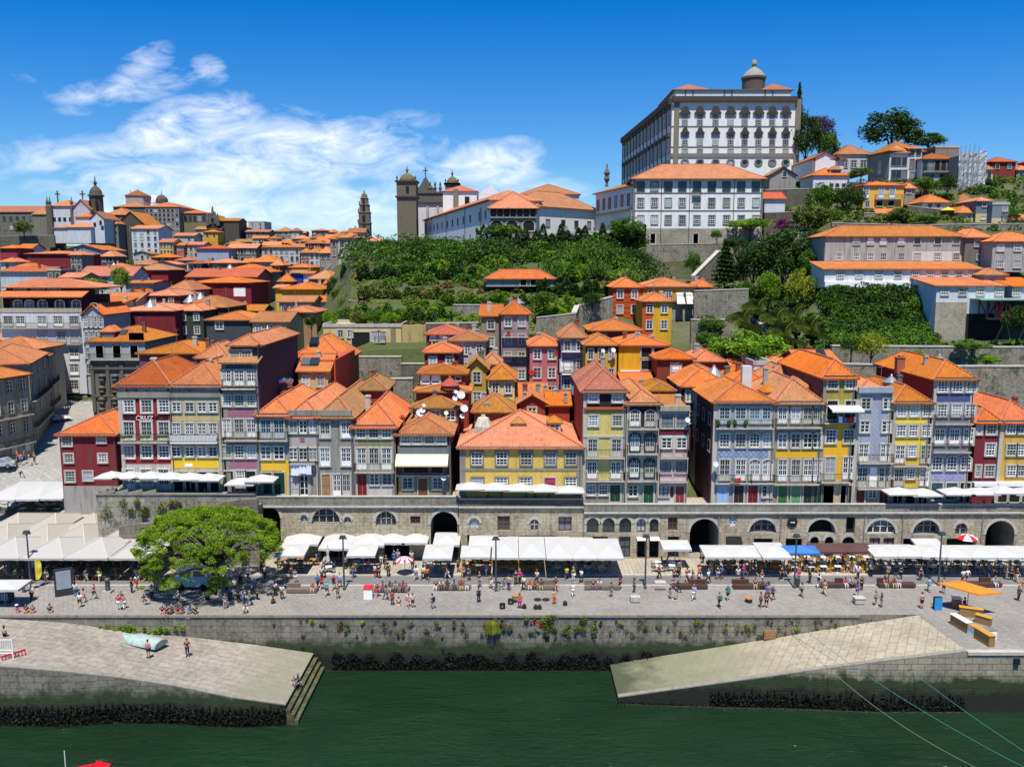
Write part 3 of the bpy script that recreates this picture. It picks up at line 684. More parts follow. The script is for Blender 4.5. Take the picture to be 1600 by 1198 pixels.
def cloth(b,px0,px1,y0,y1,cols,out=.83,name='hung_flag'):
 x0,x1=Xof(px0,12,100)-b.A.x,Xof(px1,12,100)-b.A.x;n=9;vs=[];mb=MB();z1,z0=b.zof(y0),b.zof(y1)
 for k in range(n+1):
  sag=(z1-z0)*.25*math.sin(math.pi*k/n)
  for zz in(z1-sag,z0-sag*.4):vs.append((x0+(x1-x0)*k/n,-out-.04*math.sin(k*2.3),zz))
 for k in range(n):mb.add([vs[2*k],vs[2*k+1],vs[2*k+3],vs[2*k+2]],[(0,1,2,3)],min(len(cols)-1,int(k*len(cols)/n)))
 return mb.build(name,cols,b.root)
RED=plain('flag_red','c0141c',.7);GRN=plain('flag_green','1d7a3a',.7);YEL=plain('flag_yellow','e0b81e',.7);BLU=plain('cloth_blue','2a66a8',.7)
cloth(b,1140,1156,743,749,[GRN,RED,RED])
mb=MB()
for px,cc in((1120,0),(1146,1),(1163,0),(1137,1)):
 x=Xof(px,16,100)-b.A.x;mb.lathe((x,-.55,b.zof(667)),[(.12,0),(.16,.3),(.3,.5),(.22,.8),(.03,.95)],7,0)
mb.build('flower_pot',foliage('potted_leaves','1c3a12','3f6a22'),b.root);dish(b.root,P(1118,725,99.3)-b.A,.5)
b=house('weathered grey house with a yellow band and a row of green street doors',1211,1285,626,100,13,yb=789,wall='8b8a82',roof='hip',ridge=592,roofk='y',dirt=.9);H[15]=b
c4=[1222.5,1243,1262,1277]
b.win(636,660,c4,1.05,'door');b.balcony(666,slab=GRANL);b.win(677,699,c4,1.05,'cas');b.band(703,715,plaster('d3a31f',.1));b.win(718,750,c4,1.05,'door');b.balcony(754);b.quoins(GRANITE,.35)
for px,m_ in zip(c4,(plain('leaf_green_door','2f6b2c',.5),plain('mint_door','5f8f63',.5),DGREEN,DGREEN)):b.win(757,786,[px],1.05,'solid',fr=m_)
dormer(b,1190+14,612,103.5,1.6,1.2);dormer(b,1247,605,104,3.0,1.3)
b=house('tall olive and bright yellow house with a white awning and washing',1288,1336,586,100,16,yb=789,wall='9b8a34',roof='hip',ridge=560,roofk='b');H[16]=b
b.win(590,607,[1301,1329],1.2,'sash');b.quoins(GRANITE,.35);b.win(626,655,[1300,1328],1.2,'bare',glass=BLACK);b.balcony(659)
b.band(664,757,plaster('d9a51c',.1));b.win(671,692,[1298,1326],1.25,'sash');b.win(714,747,[1296.5,1324.5],1.2,'door');b.balcony(751);b.band(757,789,GRANITE,out=.03);b.win(758,786,[1293.5,1321.5],1.3,'bare',glass=BLACK);b.band(756,788,plaster('b99f78',.3),x0=1303,x1=1311,out=.05)
mb=MB();x0,x1=Xof(1289,12,100)-b.A.x,Xof(1338,12,100)-b.A.x;zt,zb_=b.zof(633),b.zof(638)
mb.quad((x0,-1.6,zb_),(x1,-1.6,zb_),(x1,0,zt),(x0,0,zt));mb.quad((x0,-1.6,zb_-.22),(x1,-1.6,zb_-.22),(x1,-1.6,zb_),(x0,-1.6,zb_));mb.build('awning',plain('white_canvas','d9d8d4',.7),b.root)
cloth(b,1303,1330,648,658,[WHITE,BLU,RED,RED,WHITE],name='washing')
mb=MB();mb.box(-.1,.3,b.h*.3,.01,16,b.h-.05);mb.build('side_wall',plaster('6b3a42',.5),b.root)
b=house('slim pale blue tiled house with a grey parapet and white balcony doors',1340,1394,612,100,13,yb=789,wall=AZB2,roof=None);H[17]=b
b.band(604,613,plain('grey_parapet','8f9aa2',.7,var=.2),out=.4,name='parapet');b.roof('hip',592,ROOF['b'],over=.1);b.quoins(GRANL,.35)
b.win(622,639,[1353,1387],1.1,'cas');b.win(658,675,[1351,1385],1.1,'cas');b.win(694,719,[1349,1383],1.15,'door');b.balcony(721,1339,1392);b.win(730,759,[1347,1381],1.2,'door');b.win(730,759,[1364],.9,'shut');b.balcony(761,1337,1392)
b.band(763,789,GRANITE);b.win(765,786,[1344,1380],.95,'solid',fr=MAROON);b.win(765,777,[1363],1.0,'cas');skylight(b,1393,588,106,1.0,1.1)
b=house('lemon yellow house with dark sash windows and red balcony rails',1398,1454,626,100,13,yb=789,wall='dabc40',roof='hip',ridge=602,roofk='b',dirt=.3);H[18]=b
b.win(632,650,[1409,1429,1449],1.1,'sash');b.band(651,661,plaster('dfc541',.1),out=.03);b.win(664,681,[1408,1427,1447],1.1,'sash');b.win(696,722,[1406,1446],1.1,'door');b.win(696,713,[1425],1.0,'sash');b.balcony(726,mat=MAROON,hh=.95,out=.6)
b.win(732,758,[1404,1444],1.1,'door');b.win(732,748,[1423],1.0,'sash');b.balcony(761,mat=MAROON,out=.6);b.band(763,789,GRANITE);b.win(765,786,[1402,1422,1442],1.1,'bare',glass=BLACK);b.quoins(GRANL,.3)
b=house('tall slate blue tiled house with carved iron balconies above white parasols',1461,1523,589,100,16,yb=789,wall=AZM,roof='hip',ridge=563,roofk='b');H[19]=b
b.quoins(GRANL,.35);b.band(614,627,plaster('444b74',.1));b.win(595,612,[1473,1496,1518],1.2,'sash');b.win(632,650,[1472,1494.5,1516],1.15,'sash');b.balcony(660,dens=.1);b.win(670,694,[1468,1491,1513],1.15,'door');b.balcony(704,dens=.1)
b.win(713,734,[1464,1487,1509],1.2,'archsash');b.band(740,750,tilefront('azulejo_lilac','8e8bac','9a97b6',.35));b.win(754,780,[1463,1486],1.3,'solid',fr=plain('teal_door','2c4850',.5));b.win(754,784,[1507],1.2,'bare',glass=BLACK)
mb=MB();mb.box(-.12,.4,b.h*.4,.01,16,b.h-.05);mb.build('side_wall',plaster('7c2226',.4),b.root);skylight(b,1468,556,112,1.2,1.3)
chimney(b,1409,557,108,1.0,2.2,'a65a48')
b=house('maroon house with granite window frames next to the frame-edge yellow one',1526,1563,656,101,14,yb=789,wall='6e1822',roof=None,dirt=.3);H[20]=b
b.win(661,678,[1549],1.15,'sash');b.win(693,711,[1547],1.15,'sash');b.win(727,744,[1546],1.15,'sash');b.win(661,678,[1530],.6,'sash');b.win(727,744,[1528],.6,'sash');b.band(752,758,WHITE,out=.6,name='shop_fascia');b.roof('hip',628,ROOF['o'])
b=house('peeling yellow house with granite frames at the right end of the row',1564,1625,656,101,14,yb=789,wall='cda146',roof='hip',ridge=626,roofk='o',dirt=.8);H[21]=b
for t,bt in((661,677),(694,711),(727,743)):b.win(t,bt,[1580,1597],1.15,'sash')
b.band(752,758,WHITE,out=.6,name='shop_fascia');b.win(762,784,3,1.6,'bare',glass=BLACK);b.quoins(GRANL,.4)
def interp(tab,x):
 if x<=tab[0][0]:return tab[0][1]
 for(a,va),(b,vb)in zip(tab,tab[1:]):
  if x<=b:return va+(vb-va)*(x-a)/(b-a)
 return tab[-1][1]
LP0=[(104,-1),(117,.0),(121,2.0),(125,4.2),(160,8),(200,15),(260,22),(340,30),(420,37),(480,41),(560,46),(650,50),(900,46),(1600,20)]
LP=[(104,-1),(105,5.2),(130,10),(160,14),(200,18.5),(260,24),(340,31),(420,37),(480,41),(560,46),(650,50),(900,46),(1600,20)]
GP=[(104,-1),(105,5.2),(120,8),(140,12.5),(145.8,13.5),(147,20),(150,21.5),(158,24.6),(168,28),(178,31.4),(188,34.5),(200,38),(208,39.8),(260,41),(450,41),(900,44),(1600,20)]
GQ=[(104,-1),(105,5.2),(120,8),(140,15),(148,20),(150,21.5),(158,24.6),(168,28),(178,31.4),(188,34.5),(200,38),(207,39.6),(225,41),(300,43),(900,44),(1600,20)]
WP=[(104,-1),(105,5.2),(120,8),(140,14.5),(150,18.5),(160,24),(175,27),(190,30.5),(199,32),(201,39.9),(225,41),(235,50),(250,59),(350,61),(900,52),(1600,20)]
RP=[(104,-1),(105,5.2),(120,9),(129.5,12.5),(131.5,20.5),(150,22),(154,24.5),(158,30.4),(168,32),(176,36),(190,42),(205,46.5),(215,49),(230,55),(240,58),(300,61),(900,52),(1600,20)]
TC=[(-500,LP0),(175,LP0),(250,LP),(470,LP),(560,GP),(720,GP),(800,GQ),(960,GQ),(1030,WP),(1230,WP),(1300,RP),(2200,RP)]
def zterr(px,D):
 if px<=TC[0][0]:return interp(TC[0][1],D)
 for(a,ta),(b,tb)in zip(TC,TC[1:]):
  if px<=b:k=(px-a)/(b-a);return interp(ta,D)*(1-k)+interp(tb,D)*k
 return interp(TC[-1][1],D)
mb=MB();pxs=list(range(-500,2201,30));Ds=[104,105,107,110,117,121,125,129.5,131.5,138,144,148,150,154,158,163,168,173,178,183,188,194,199,201,207,215,225,235,245,255,270,290,320,360,420,480,560,650,780,900,1200,1600]
rnd=random.Random(5)
for D in Ds:
 for px in pxs:
  z=zterr(px,D);mb.v.append(((px-800)/FPX*D,D,z+(rnd.uniform(-.25,.25)if D>102 else 0)))
n=len(pxs)
for i in range(len(Ds)-1):
 for j in range(n-1):mb.f.append((i*n+j,i*n+j+1,(i+1)*n+j+1,(i+1)*n+j));mb.mi.append(0)
def terrmat():
 m,N,L,B=nodemat('hillside_soil_and_grass');p=pos(N,L)
 n1=noise(N,L,p,.08,6,.65);n2=noise(N,L,p,.9,5,.7)
 g=mixc(N,L,n2,(.025,.042,.009),(.095,.115,.03));s=mixc(N,L,n2,(.055,.060,.025),(.16,.145,.085))
 L.new(mixc(N,L,ramp(N,L,n1,[(.50,0.0),(.66,.9)]),g,s),B.inputs['Base Color']);B.inputs['Roughness'].default_value=1
 bump(N,L,B,n2,.8,.4);return m
TERR=terrmat()
tag(mb.build('hillside',TERR),'grassy hillside terrain under the old town',kind='structure')
def watermat():
 m,N,L,B=nodemat('river_water');p=pos(N,L)
 n1=noise(N,L,pos(N,L,(.05,.09,1)),1,5,.6);
 c=mixc(N,L,ramp(N,L,n1,[(.3,0.0),(.7,1.0)]),(.007,.020,.008),(.011,.033,.014));L.new(c,B.inputs['Base Color'])
 B.inputs['Roughness'].default_value=.07;B.inputs['IOR'].default_value=1.333;B.inputs['Specular IOR Level'].default_value=.30
 w1=noise(N,L,pos(N,L,(.8,1.9,1)),1.6,6,.6,.6);w2=noise(N,L,pos(N,L,(.18,.5,1)),1.0,4,.6,.8)
 a=N.new('ShaderNodeMath');a.operation='MULTIPLY_ADD';L.new(w2,a.inputs[0]);a.inputs[1].default_value=2.2;L.new(w1,a.inputs[2])
 bump(N,L,B,a.outputs[0],.85,.25);return m
mb=MB();mb.quad((-900,-700,-5.9),(900,-700,-5.9),(900,84,-5.9),(-900,84,-5.9));tag(mb.build('river',watermat()),'dark green river water',kind='structure')
def paving(name,c1,c2,mort,bw,bh,rot=0,dirt=.35,wetz=None):
 m,N,L,B=nodemat(name);a,b,mo=srgb(c1),srgb(c2),srgb(mort)
 g=N.new('ShaderNodeNewGeometry');mp=N.new('ShaderNodeMapping');mp.inputs['Rotation'].default_value=(0,0,R(rot));L.new(g.outputs['Position'],mp.inputs[0])
 s0=N.new('ShaderNodeSeparateXYZ');L.new(mp.outputs[0],s0.inputs[0]);cc=N.new('ShaderNodeCombineXYZ');L.new(s0.outputs[0],cc.inputs[0]);L.new(s0.outputs[1],cc.inputs[1])
 br=N.new('ShaderNodeTexBrick');L.new(cc.outputs[0],br.inputs['Vector']);br.inputs['Scale'].default_value=1;br.inputs['Brick Width'].default_value=bw;br.inputs['Row Height'].default_value=bh
 br.inputs['Mortar Size'].default_value=.03;br.inputs['Mortar Smooth'].default_value=.4
 br.inputs['Color1'].default_value=(*a,1);br.inputs['Color2'].default_value=(*b,1);br.inputs['Mortar'].default_value=(*mo,1)
 p=pos(N,L);n1=noise(N,L,p,.16,6,.65,.5);n2=noise(N,L,p,1.9,5,.7)
 col=mixc(N,L,ramp(N,L,n1,[(.42,0.0),(.72,dirt)]),br.outputs[0],tuple(x*.42 for x in a))
 col=mixc(N,L,ramp(N,L,n2,[(.50,0.0),(.74,dirt*1.1)]),col,tuple(x*.42 for x in a));col=mixc(N,L,ramp(N,L,n2,[(.3,dirt*.8),(.5,0.0)]),col,tuple(min(1,x*1.3)for x in b))
 if wetz is not None:
  s=N.new('ShaderNodeSeparateXYZ');L.new(g.outputs['Position'],s.inputs[0])
  ad=N.new('ShaderNodeMath');ad.operation='MULTIPLY_ADD';L.new(noise(N,L,p,.35,6,.6),ad.inputs[0]);ad.inputs[1].default_value=2.4;L.new(s.outputs[2],ad.inputs[2])
  mr=N.new('ShaderNodeMapRange');L.new(ad.outputs[0],mr.inputs[0]);mr.inputs[1].default_value=wetz-.4+1.2;mr.inputs[2].default_value=wetz+1.4+1.2;mr.inputs[3].default_value=1;mr.inputs[4].default_value=0
  col=mixc(N,L,mr.outputs[0],col,mixc(N,L,n2,(.13,.13,.075),(.27,.265,.16)))
  mr=N.new('ShaderNodeMapRange');L.new(ad.outputs[0],mr.inputs[0]);mr.inputs[1].default_value=wetz-1.5+1.2;mr.inputs[2].default_value=wetz-.7+1.2;mr.inputs[3].default_value=.8;mr.inputs[4].default_value=0
  col=mixc(N,L,mr.outputs[0],col,(.03,.04,.018))
 L.new(col,B.inputs['Base Color']);B.inputs['Roughness'].default_value=.88
 bump(N,L,B,n2,.3,.04);return m
PAV=paving('granite_slab_paving','87817a','8e8880','777169',1.3,.45,62,.42)
PAVL=paving('pale_cafe_paving','9f9484','aba08f','776e61',1.6,.5,90,.3)
ROAD=paving('worn_road_setts','6f6d6b','797775','5a5857',.4,.25,0,.25)
RAMPM=paving('worn_ramp_slabs','90877a','9e9586','665f54',1.5,.8,8,.55,-4.2)
RAMPM2=paving('worn_ramp_slabs_downstream','a0957f','ada28c','70685a',1.5,.8,-60,.45,-3.6)
QW=masonry('quay_wall_stone','716c61','878172','3a362f',1,1.5,.62,.85,wet=(-2.9,-4.1),mort=.03)
QW2=masonry('pale_quay_wall_stone','8f8775','a39a85','57503f',1,1.25,.6,.5,wet=(-2.4,-3.9),mort=.035)
mb=MB();mb.prism([(-170,81.7),(170,81.7),(170,118.5),(-170,118.5)],-7.5,0,mi=0,top=False);mb.build('x',QW)
bpy.data.objects.remove(bpy.data.objects['x'])
e0,e1,e2,e3=G(1435,960),G(1512,1018),G(1760,1018),Vector((170,81.7,0))
front=[(-170,81.7),(e0.x,81.7),(e1.x,e1.y),(170,e2.y-.1)]
mb=MB();mb.add([(*p,0)for p in front]+[(170,118.5,0),(-170,118.5,0)],[(0,1,2,3,4,5)]);tag(mb.build('quay_pavement',PAV),'granite paved riverside promenade',kind='structure')
t=thing('quay_wall','long stained stone quay wall with weeds and rusty rings above the river','quay wall',(0,81.7,-7.5))
mb=MB();mb.add([(-170,0,0),(e0.x,0,0),(e0.x,0,7.496),(-170,0,7.496)],[(0,1,2,3)]);mb.build('wall',QW,t)
mb=MB();mb.box(-170,-.12,7.25,e0.x-6,.0,7.5);mb.box(-170,.0,7.504,e0.x-1,.55,7.508);mb.build('coping',GRANITE,t)
mb=MB()
for px in(428,600,783,938,1135,1362):x=Xof(px,-.6,81.7);mb.box(x-.03,-.05,6.75,x+.03,-.0,6.95);mb.lathe((x,-.06,6.5),[(.16,0),(.16,.05),(.1,.05),(.1,0)],10)
mb.build('mooring_ring',plain('rusty_iron','3b2a20',.8),t)
mb=MB()
for px,py,w in((855,998,.5),(692,1018,.35),(473,1015,.4),(1197,1014,.4)):p=P(px,py,81.7);mb.box(p.x-w/2,-.02,p.z+7.5-.3,p.x+w/2,.0,p.z+7.5+.3)
mb.build('drain_hole',BLACK,t)
t=thing('quay_wall','pale block-built river wall under the parasol kiosk on the right','quay wall',(e1.x,e1.y,-7.5))
mb=MB();a=Vector((0,0,0));b2=Vector((170-e1.x,e2.y-.1-e1.y,0));mb.quad(a,b2,b2+Vector((0,0,7.496)),a+Vector((0,0,7.496)));mb.build('wall',QW2,t)
mb=MB();d=b2.normalized();nn=Vector((d.y,-d.x,0));mb.quad(a+nn*.1+Vector((0,0,7.2)),b2+nn*.1+Vector((0,0,7.2)),b2+nn*.1+Vector((0,0,7.504)),a+nn*.1+Vector((0,0,7.504)));mb.quad(a+nn*.1+Vector((0,0,7.504)),b2+nn*.1+Vector((0,0,7.504)),b2-nn*.5+Vector((0,0,7.504)),a-nn*.5+Vector((0,0,7.504)));mb.build('coping',GRANL,t)
mb=MB();p=P(1585,1030,73.6);mb.box(p.x-e1.x-.25,-.25,p.z+7.5-.3,p.x-e1.x+.25,.3,p.z+7.5+.25);mb.build('drain_hole',BLACK,t)
def ramp_(name,label,back,frontp,mat,wallm,closeend):
 bk=[P(px,py,81.62)for px,py in back];fr=[G(px,py,min(0,q.z))for(px,py),q in zip(frontp,bk)]
 t=thing(name,label,'boat ramp',(bk[0].x,81.6,-7.5));o=Vector((bk[0].x,81.6,-7.5));mb=MB();n=len(bk)
 for i in range(n-1):
  K=6
  for k in range(K):
   a=bk[i].lerp(fr[i],k/K)-o;b=bk[i+1].lerp(fr[i+1],k/K)-o;c=bk[i+1].lerp(fr[i+1],(k+1)/K)-o;d_=bk[i].lerp(fr[i],(k+1)/K)-o
   mb.quad(d_,c,b,a)
 mb.build('ramp_surface',mat,t);mb=MB();dn=lambda v:Vector((v.x,v.y,0))
 for i in range(n-1):a,b=fr[i]-o,fr[i+1]-o;mb.quad(dn(a),dn(b),b-Vector((0,0,.01)),a-Vector((0,0,.01)))
 for i in closeend:a,b=(bk[i]-o,fr[i]-o);mb.quad(dn(a),dn(b),b,a)
 mb.build('side_wall',wallm,t);mb=MB()
 for i in range(n-1):
  a,b=fr[i]-o,fr[i+1]-o;u=Vector((0,0,.02));mb.beam(a+u-Vector((0,-.25,0)),b+u-Vector((0,-.25,0)),.5,.10)
 mb.build('kerb_stone',GRANITE,t)
 return t,bk,fr
tl,bkL,frL=ramp_('boat_ramp','broad sunlit stone boat ramp on the left sloping down to mossy steps',[(-80,961),(0,966),(100,972),(200,986),(300,995),(400,1007),(490,1020)],
[(-80,1033),(0,1041),(95,1049),(190,1059),(270,1071),(365,1090),(446,1101)],RAMPM,QW,[-1])
mb=MB();o=Vector(tl.location);a,c=bkL[-1]-o,frL[-1]-o
MOSS=paving('mossy_step_stone','4a4a2c','5e5d3e','14160a',.9,.6,20,.9)
for k in range(3):
 x=Vector((.36*k,-.08*k,-.45*(k+1)));w=Vector((.42,0,0))
 p=[a+x,c+x,c+x+w,a+x+w];zt=[q.z for q in p];mb.prism([(q.x,q.y)for q in p],0.2,0,z1s=zt)
mb.build('step',MOSS,tl)
tr,bkR,frR=ramp_('boat_ramp','long pale stone ramp on the right rising from the water to the promenade',[(953,1037),(1100,1014),(1200,998),(1345,974),(1435,960.5)],
[(966,1089),(1110,1069),(1220,1054),(1380,1033),(1512,1018)],RAMPM2,QW2,[0])
mb=MB();o=Vector(tr.location)
for i in range(len(frR)-1):a,b=frR[i]-o,frR[i+1]-o;a.z=b.z=1.62;mb.beam(a-Vector((0,.2,0)),b-Vector((0,.2,0)),.4,.3)
mb.build('footing',plain('slimy_ledge','22301a',.8,var=.4),tr)
mb=MB();mb.box(-65,92.8,0.0,170,98.2,.12);tag(mb.build('cafe_pavement',PAVL),'raised pale pavement under the awnings',kind='structure')
mb=MB();mb.box(-65,92.45,0.002,170,92.797,.126);tag(mb.build('kerb',GRANL),'granite kerb along the road',kind='structure')
mb=MB();mb.box(-170,89.9,.004,170,92.45,.006);tag(mb.build('quay_road',ROAD),'narrow grey road along the quay',kind='structure')
mb=MB();mb.box(-170,89.6,.004,170,89.9,.009);tag(mb.build('road_edge',GRANL),'flush granite edging of the road',kind='structure')
mb=MB();sq=[(-700,118),(155,118),(-700,125),(155,125)]
pts=[]
rowsD=[(117.5,.02),(121,2.3),(125,4.5),(135,5.6),(147,6.8),(160,8.3),(175,9.6),(195,11.2)]
for D,z in rowsD:
 for px in(-400,60,230):pts.append(((px-800)/FPX*D,D,z+.15))
mb.add(pts,[(3*i+j,3*i+j+1,3*i+j+4,3*i+j+3)for i in range(len(rowsD)-1)for j in range(2)]);tag(mb.build('square',paving('square_paving','8f8b83','9a968e','75716a',1.2,.6,30,.3)),'sunlit paved square climbing into the town',kind='structure')
mb=MB();xl,xm,xr=Xof(155,7,98),Xof(715,7,98),Xof(911,7,98)
mb.box(xl,98.25,6.7,xm,104,7.12);mb.box(xm,98.25,6.4,xr,104,6.8);mb.box(xr,98.25,5.6,170,104,6.0);mb.box(xl-.0,104,.3,Xof(200,7,101),113,7.0);tag(mb.build('terrace_street',PAVL),'narrow paved street along the house fronts',kind='structure')
ARC=masonry('arcade_granite','a09279','b5a88e','6b6050',1,.95,.42,.85,mort=.018)
ARCD=masonry('arcade_parapet_granite','7d786d','8e897e','4f4b43',1,1.4,.5,.8)
def arcade(label,px0,px1,zt,par,openings,D=98.0,parmat=None):
 x0,x1=Xof(px0,4,D),Xof(px1,4,D);zb=.1
 t=thing('arcade_wall',label,'arcade wall',(x0,D,zb));O=Vector((x0,D,zb));W_=x1-x0;H_=zt-zb
 ops=[]
 for(pc,wpx,yt,yb,kind,dep,fill)in openings:
  z1,z0=Zp(yt,D)-zb,max(0.0,Zp(yb,D)-zb);cx=Xof(pc,(z0+z1)/2+zb,D)-x0;w=wpx/13.3
  ops.append((cx-w/2,cx+w/2,z0,z1,kind,dep,fill))
 xs={0.0,W_}
 for a,b,z0,z1,k,d_,f in ops:
  n=14 if 'arch' in k or k=='round' else 1
  for i in range(n+1):xs.add(round(a+(b-a)*i/n,4))
 xs=sorted(xs)
 def top(op,x):
  a,b,z0,z1,k=op[:5]
  if 'arch' in k:r=(b-a)/2;hr=min(r,(z1-z0)*.95);u=max(-1,min(1,(x-(a+b)/2)/r));return z1-hr+hr*math.sqrt(max(0,1-u*u))
  if k=='round':r=(b-a)/2;u=max(-1,min(1,(x-(a+b)/2)/r));return(z0+z1)/2+r*math.sqrt(max(0,1-u*u))
  return z1
 def bot(op,x):
  a,b,z0,z1,k=op[:5]
  if k=='round':r=(b-a)/2;u=max(-1,min(1,(x-(a+b)/2)/r));return(z0+z1)/2-r*math.sqrt(max(0,1-u*u))
  return z0
 mb=MB();rev=MB()
 for xa,xb in zip(xs,xs[1:]):
  if xb-xa<1e-3:continue
  cov=sorted([op for op in ops if op[0]<=xa+1e-3 and op[1]>=xb-1e-3],key=lambda o_:o_[2]);ca=cb=0.0
  for op in cov:
   ba,bb=bot(op,xa),bot(op,xb)
   if ba>ca+.01 or bb>cb+.01:mb.quad((xa,0,ca),(xb,0,cb),(xb,0,bb),(xa,0,ba))
   ta,tb=top(op,xa),top(op,xb);ca,cb=ta,tb;dp=op[5]
   rev.quad((xa,0,ta),(xb,0,tb),(xb,dp,tb),(xa,dp,ta));rev.quad((xa,0,ba),(xa,dp,ba),(xb,dp,bb),(xb,0,bb))
  mb.quad((xa,0,ca),(xb,0,cb),(xb,0,H_),(xa,0,H_))
 for op in ops:
  for x in(op[0],op[1]):
   if op[4]!='round':rev.quad((x,0,bot(op,x)),(x,op[5],bot(op,x)),(x,op[5],top(op,x)),(x,0,top(op,x)))
 mb.build('wall',ARC,t);rev.build('opening_reveal',GRANITE,t)
 for op in ops:
  a,b,z0,z1,k,dp,f=op;n=12;m2=MB();y=dp-.02
  pl=[(a,z0),(b,z0)]+[(b-(b-a)*i/n,top(op,b-(b-a)*i/n))for i in range(n+1)]
  if k=='round':pl=[((a+b)/2+(b-a)/2*math.cos(2*math.pi*i/20),(z0+z1)/2+(b-a)/2*math.sin(2*math.pi*i/20))for i in range(20)]
  m2.add([(p[0],y,p[1])for p in pl],[tuple(range(len(pl)))])
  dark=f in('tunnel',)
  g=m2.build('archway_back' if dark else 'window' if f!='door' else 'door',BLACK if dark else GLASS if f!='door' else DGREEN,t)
  if f in('win','green','maroon','wood','white'):
   fm={'win':GRANL,'green':plain('bottle_green_paint','2a3d33',.5),'maroon':MAROON,'wood':WOODB,'white':WHITE}[f];fr=MB();cx=(a+b)/2
   nn=2 if b-a<1.8 else 4
   for i in range(nn+1):
    x=a+(b-a)*i/nn;xt=min(max(x,a+.05),b-.05);fr.box(xt-.05,y-.1,z0,xt+.05,y-.02,max(z0+.1,top(op,xt)-.02))
   for q in(.02,.5):fr.box(a,y-.1,z0+(z1-z0)*q,b,y-.02,z0+(z1-z0)*q+.08)
   fr.build('frame',fm,g)
  if 'arch' in k:
   vr=MB();r=(b-a)/2;hr=min(r,(z1-z0)*.95);zc=z1-hr;m_=12
   for i in range(m_):
    t0,t1=math.pi*i/m_,math.pi*(i+1)/m_;q=[]
    for(rr,hh,th)in((r,hr,t0),(r+.32,hr+.32,t0),(r+.32,hr+.32,t1),(r,hr,t1)):q.append(((a+b)/2-rr*math.cos(th),zc+hh*math.sin(th)))
    vr.add([(p[0],-.05,p[1])for p in q]+[(p[0],0,p[1])for p in q],[(0,3,2,1),(1,2,6,5),(0,1,5,4),(3,7,6,2)])
   vr.build('arch_ring',GRANL,t)
 mb=MB();mb.box(0,-.3,H_-.02,W_,.3,H_+.16);mb.build('string_course',GRANL,t)
 mb=MB();mb.box(0,-.12,H_+.16,W_,.22,H_+par);mb.build('parapet',parmat or ARCD,t)
 mb=MB();mb.box(-.0,-.18,H_+par,W_,.28,H_+par+.1);mb.build('coping',GRANL,t)
 return t,O
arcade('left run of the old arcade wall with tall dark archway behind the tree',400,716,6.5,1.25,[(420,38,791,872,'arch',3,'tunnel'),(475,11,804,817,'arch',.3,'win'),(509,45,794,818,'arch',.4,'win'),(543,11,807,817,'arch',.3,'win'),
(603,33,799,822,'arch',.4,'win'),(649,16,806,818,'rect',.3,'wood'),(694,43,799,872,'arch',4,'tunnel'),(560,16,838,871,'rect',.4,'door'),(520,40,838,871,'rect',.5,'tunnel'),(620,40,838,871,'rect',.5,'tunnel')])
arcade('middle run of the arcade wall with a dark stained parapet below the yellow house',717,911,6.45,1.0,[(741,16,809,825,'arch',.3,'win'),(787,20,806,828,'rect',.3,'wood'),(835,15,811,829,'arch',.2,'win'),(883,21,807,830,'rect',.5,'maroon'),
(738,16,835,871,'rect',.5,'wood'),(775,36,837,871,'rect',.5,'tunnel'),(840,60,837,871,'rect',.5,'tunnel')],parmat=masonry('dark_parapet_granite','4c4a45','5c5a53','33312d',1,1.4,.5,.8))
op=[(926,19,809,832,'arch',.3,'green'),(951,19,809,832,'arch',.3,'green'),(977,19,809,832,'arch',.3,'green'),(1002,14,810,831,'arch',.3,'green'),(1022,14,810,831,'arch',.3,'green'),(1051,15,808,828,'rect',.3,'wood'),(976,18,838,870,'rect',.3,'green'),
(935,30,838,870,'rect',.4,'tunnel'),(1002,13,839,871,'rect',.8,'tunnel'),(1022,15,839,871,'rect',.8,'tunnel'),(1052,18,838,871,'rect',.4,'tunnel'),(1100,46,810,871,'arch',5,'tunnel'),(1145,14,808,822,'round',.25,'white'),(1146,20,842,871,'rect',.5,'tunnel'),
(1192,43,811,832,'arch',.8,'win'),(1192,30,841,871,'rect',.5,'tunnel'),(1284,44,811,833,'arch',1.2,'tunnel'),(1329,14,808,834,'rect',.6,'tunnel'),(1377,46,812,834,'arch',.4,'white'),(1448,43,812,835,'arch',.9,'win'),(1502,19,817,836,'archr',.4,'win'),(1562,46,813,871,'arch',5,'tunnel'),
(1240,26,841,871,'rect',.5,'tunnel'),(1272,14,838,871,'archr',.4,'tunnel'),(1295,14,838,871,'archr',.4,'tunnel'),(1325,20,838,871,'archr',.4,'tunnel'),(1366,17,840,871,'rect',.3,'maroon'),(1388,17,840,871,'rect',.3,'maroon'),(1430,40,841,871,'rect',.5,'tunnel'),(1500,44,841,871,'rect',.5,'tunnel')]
tA,OA=arcade('long right run of the arcade wall with many arched windows and passages',912,1640,5.75,1.05,op)
mb=MB();p=P(1238,815,97.9)-OA;mb.lathe((0,0,0),[(.6,0),(.62,.06),(.5,.1)],18)
s_=mb.build('round_sign',plain('black_sign','17181a',.5),tA);s_.location=p;s_.rotation_euler=(R(90),0,0)
lettering('SINCE',.2,(p.x,p.y-.16,p.z-.1),WHITE,tA,'sign_lettering')
mb=MB()
for px in(912,1123,1219,1350,1410,1534):x=Xof(px,4,98)-OA.x;mb.tube((x,-.1,.0),(x,-.1,5.6),.06,n=6)
mb.build('drainpipe',ZINC,tA)
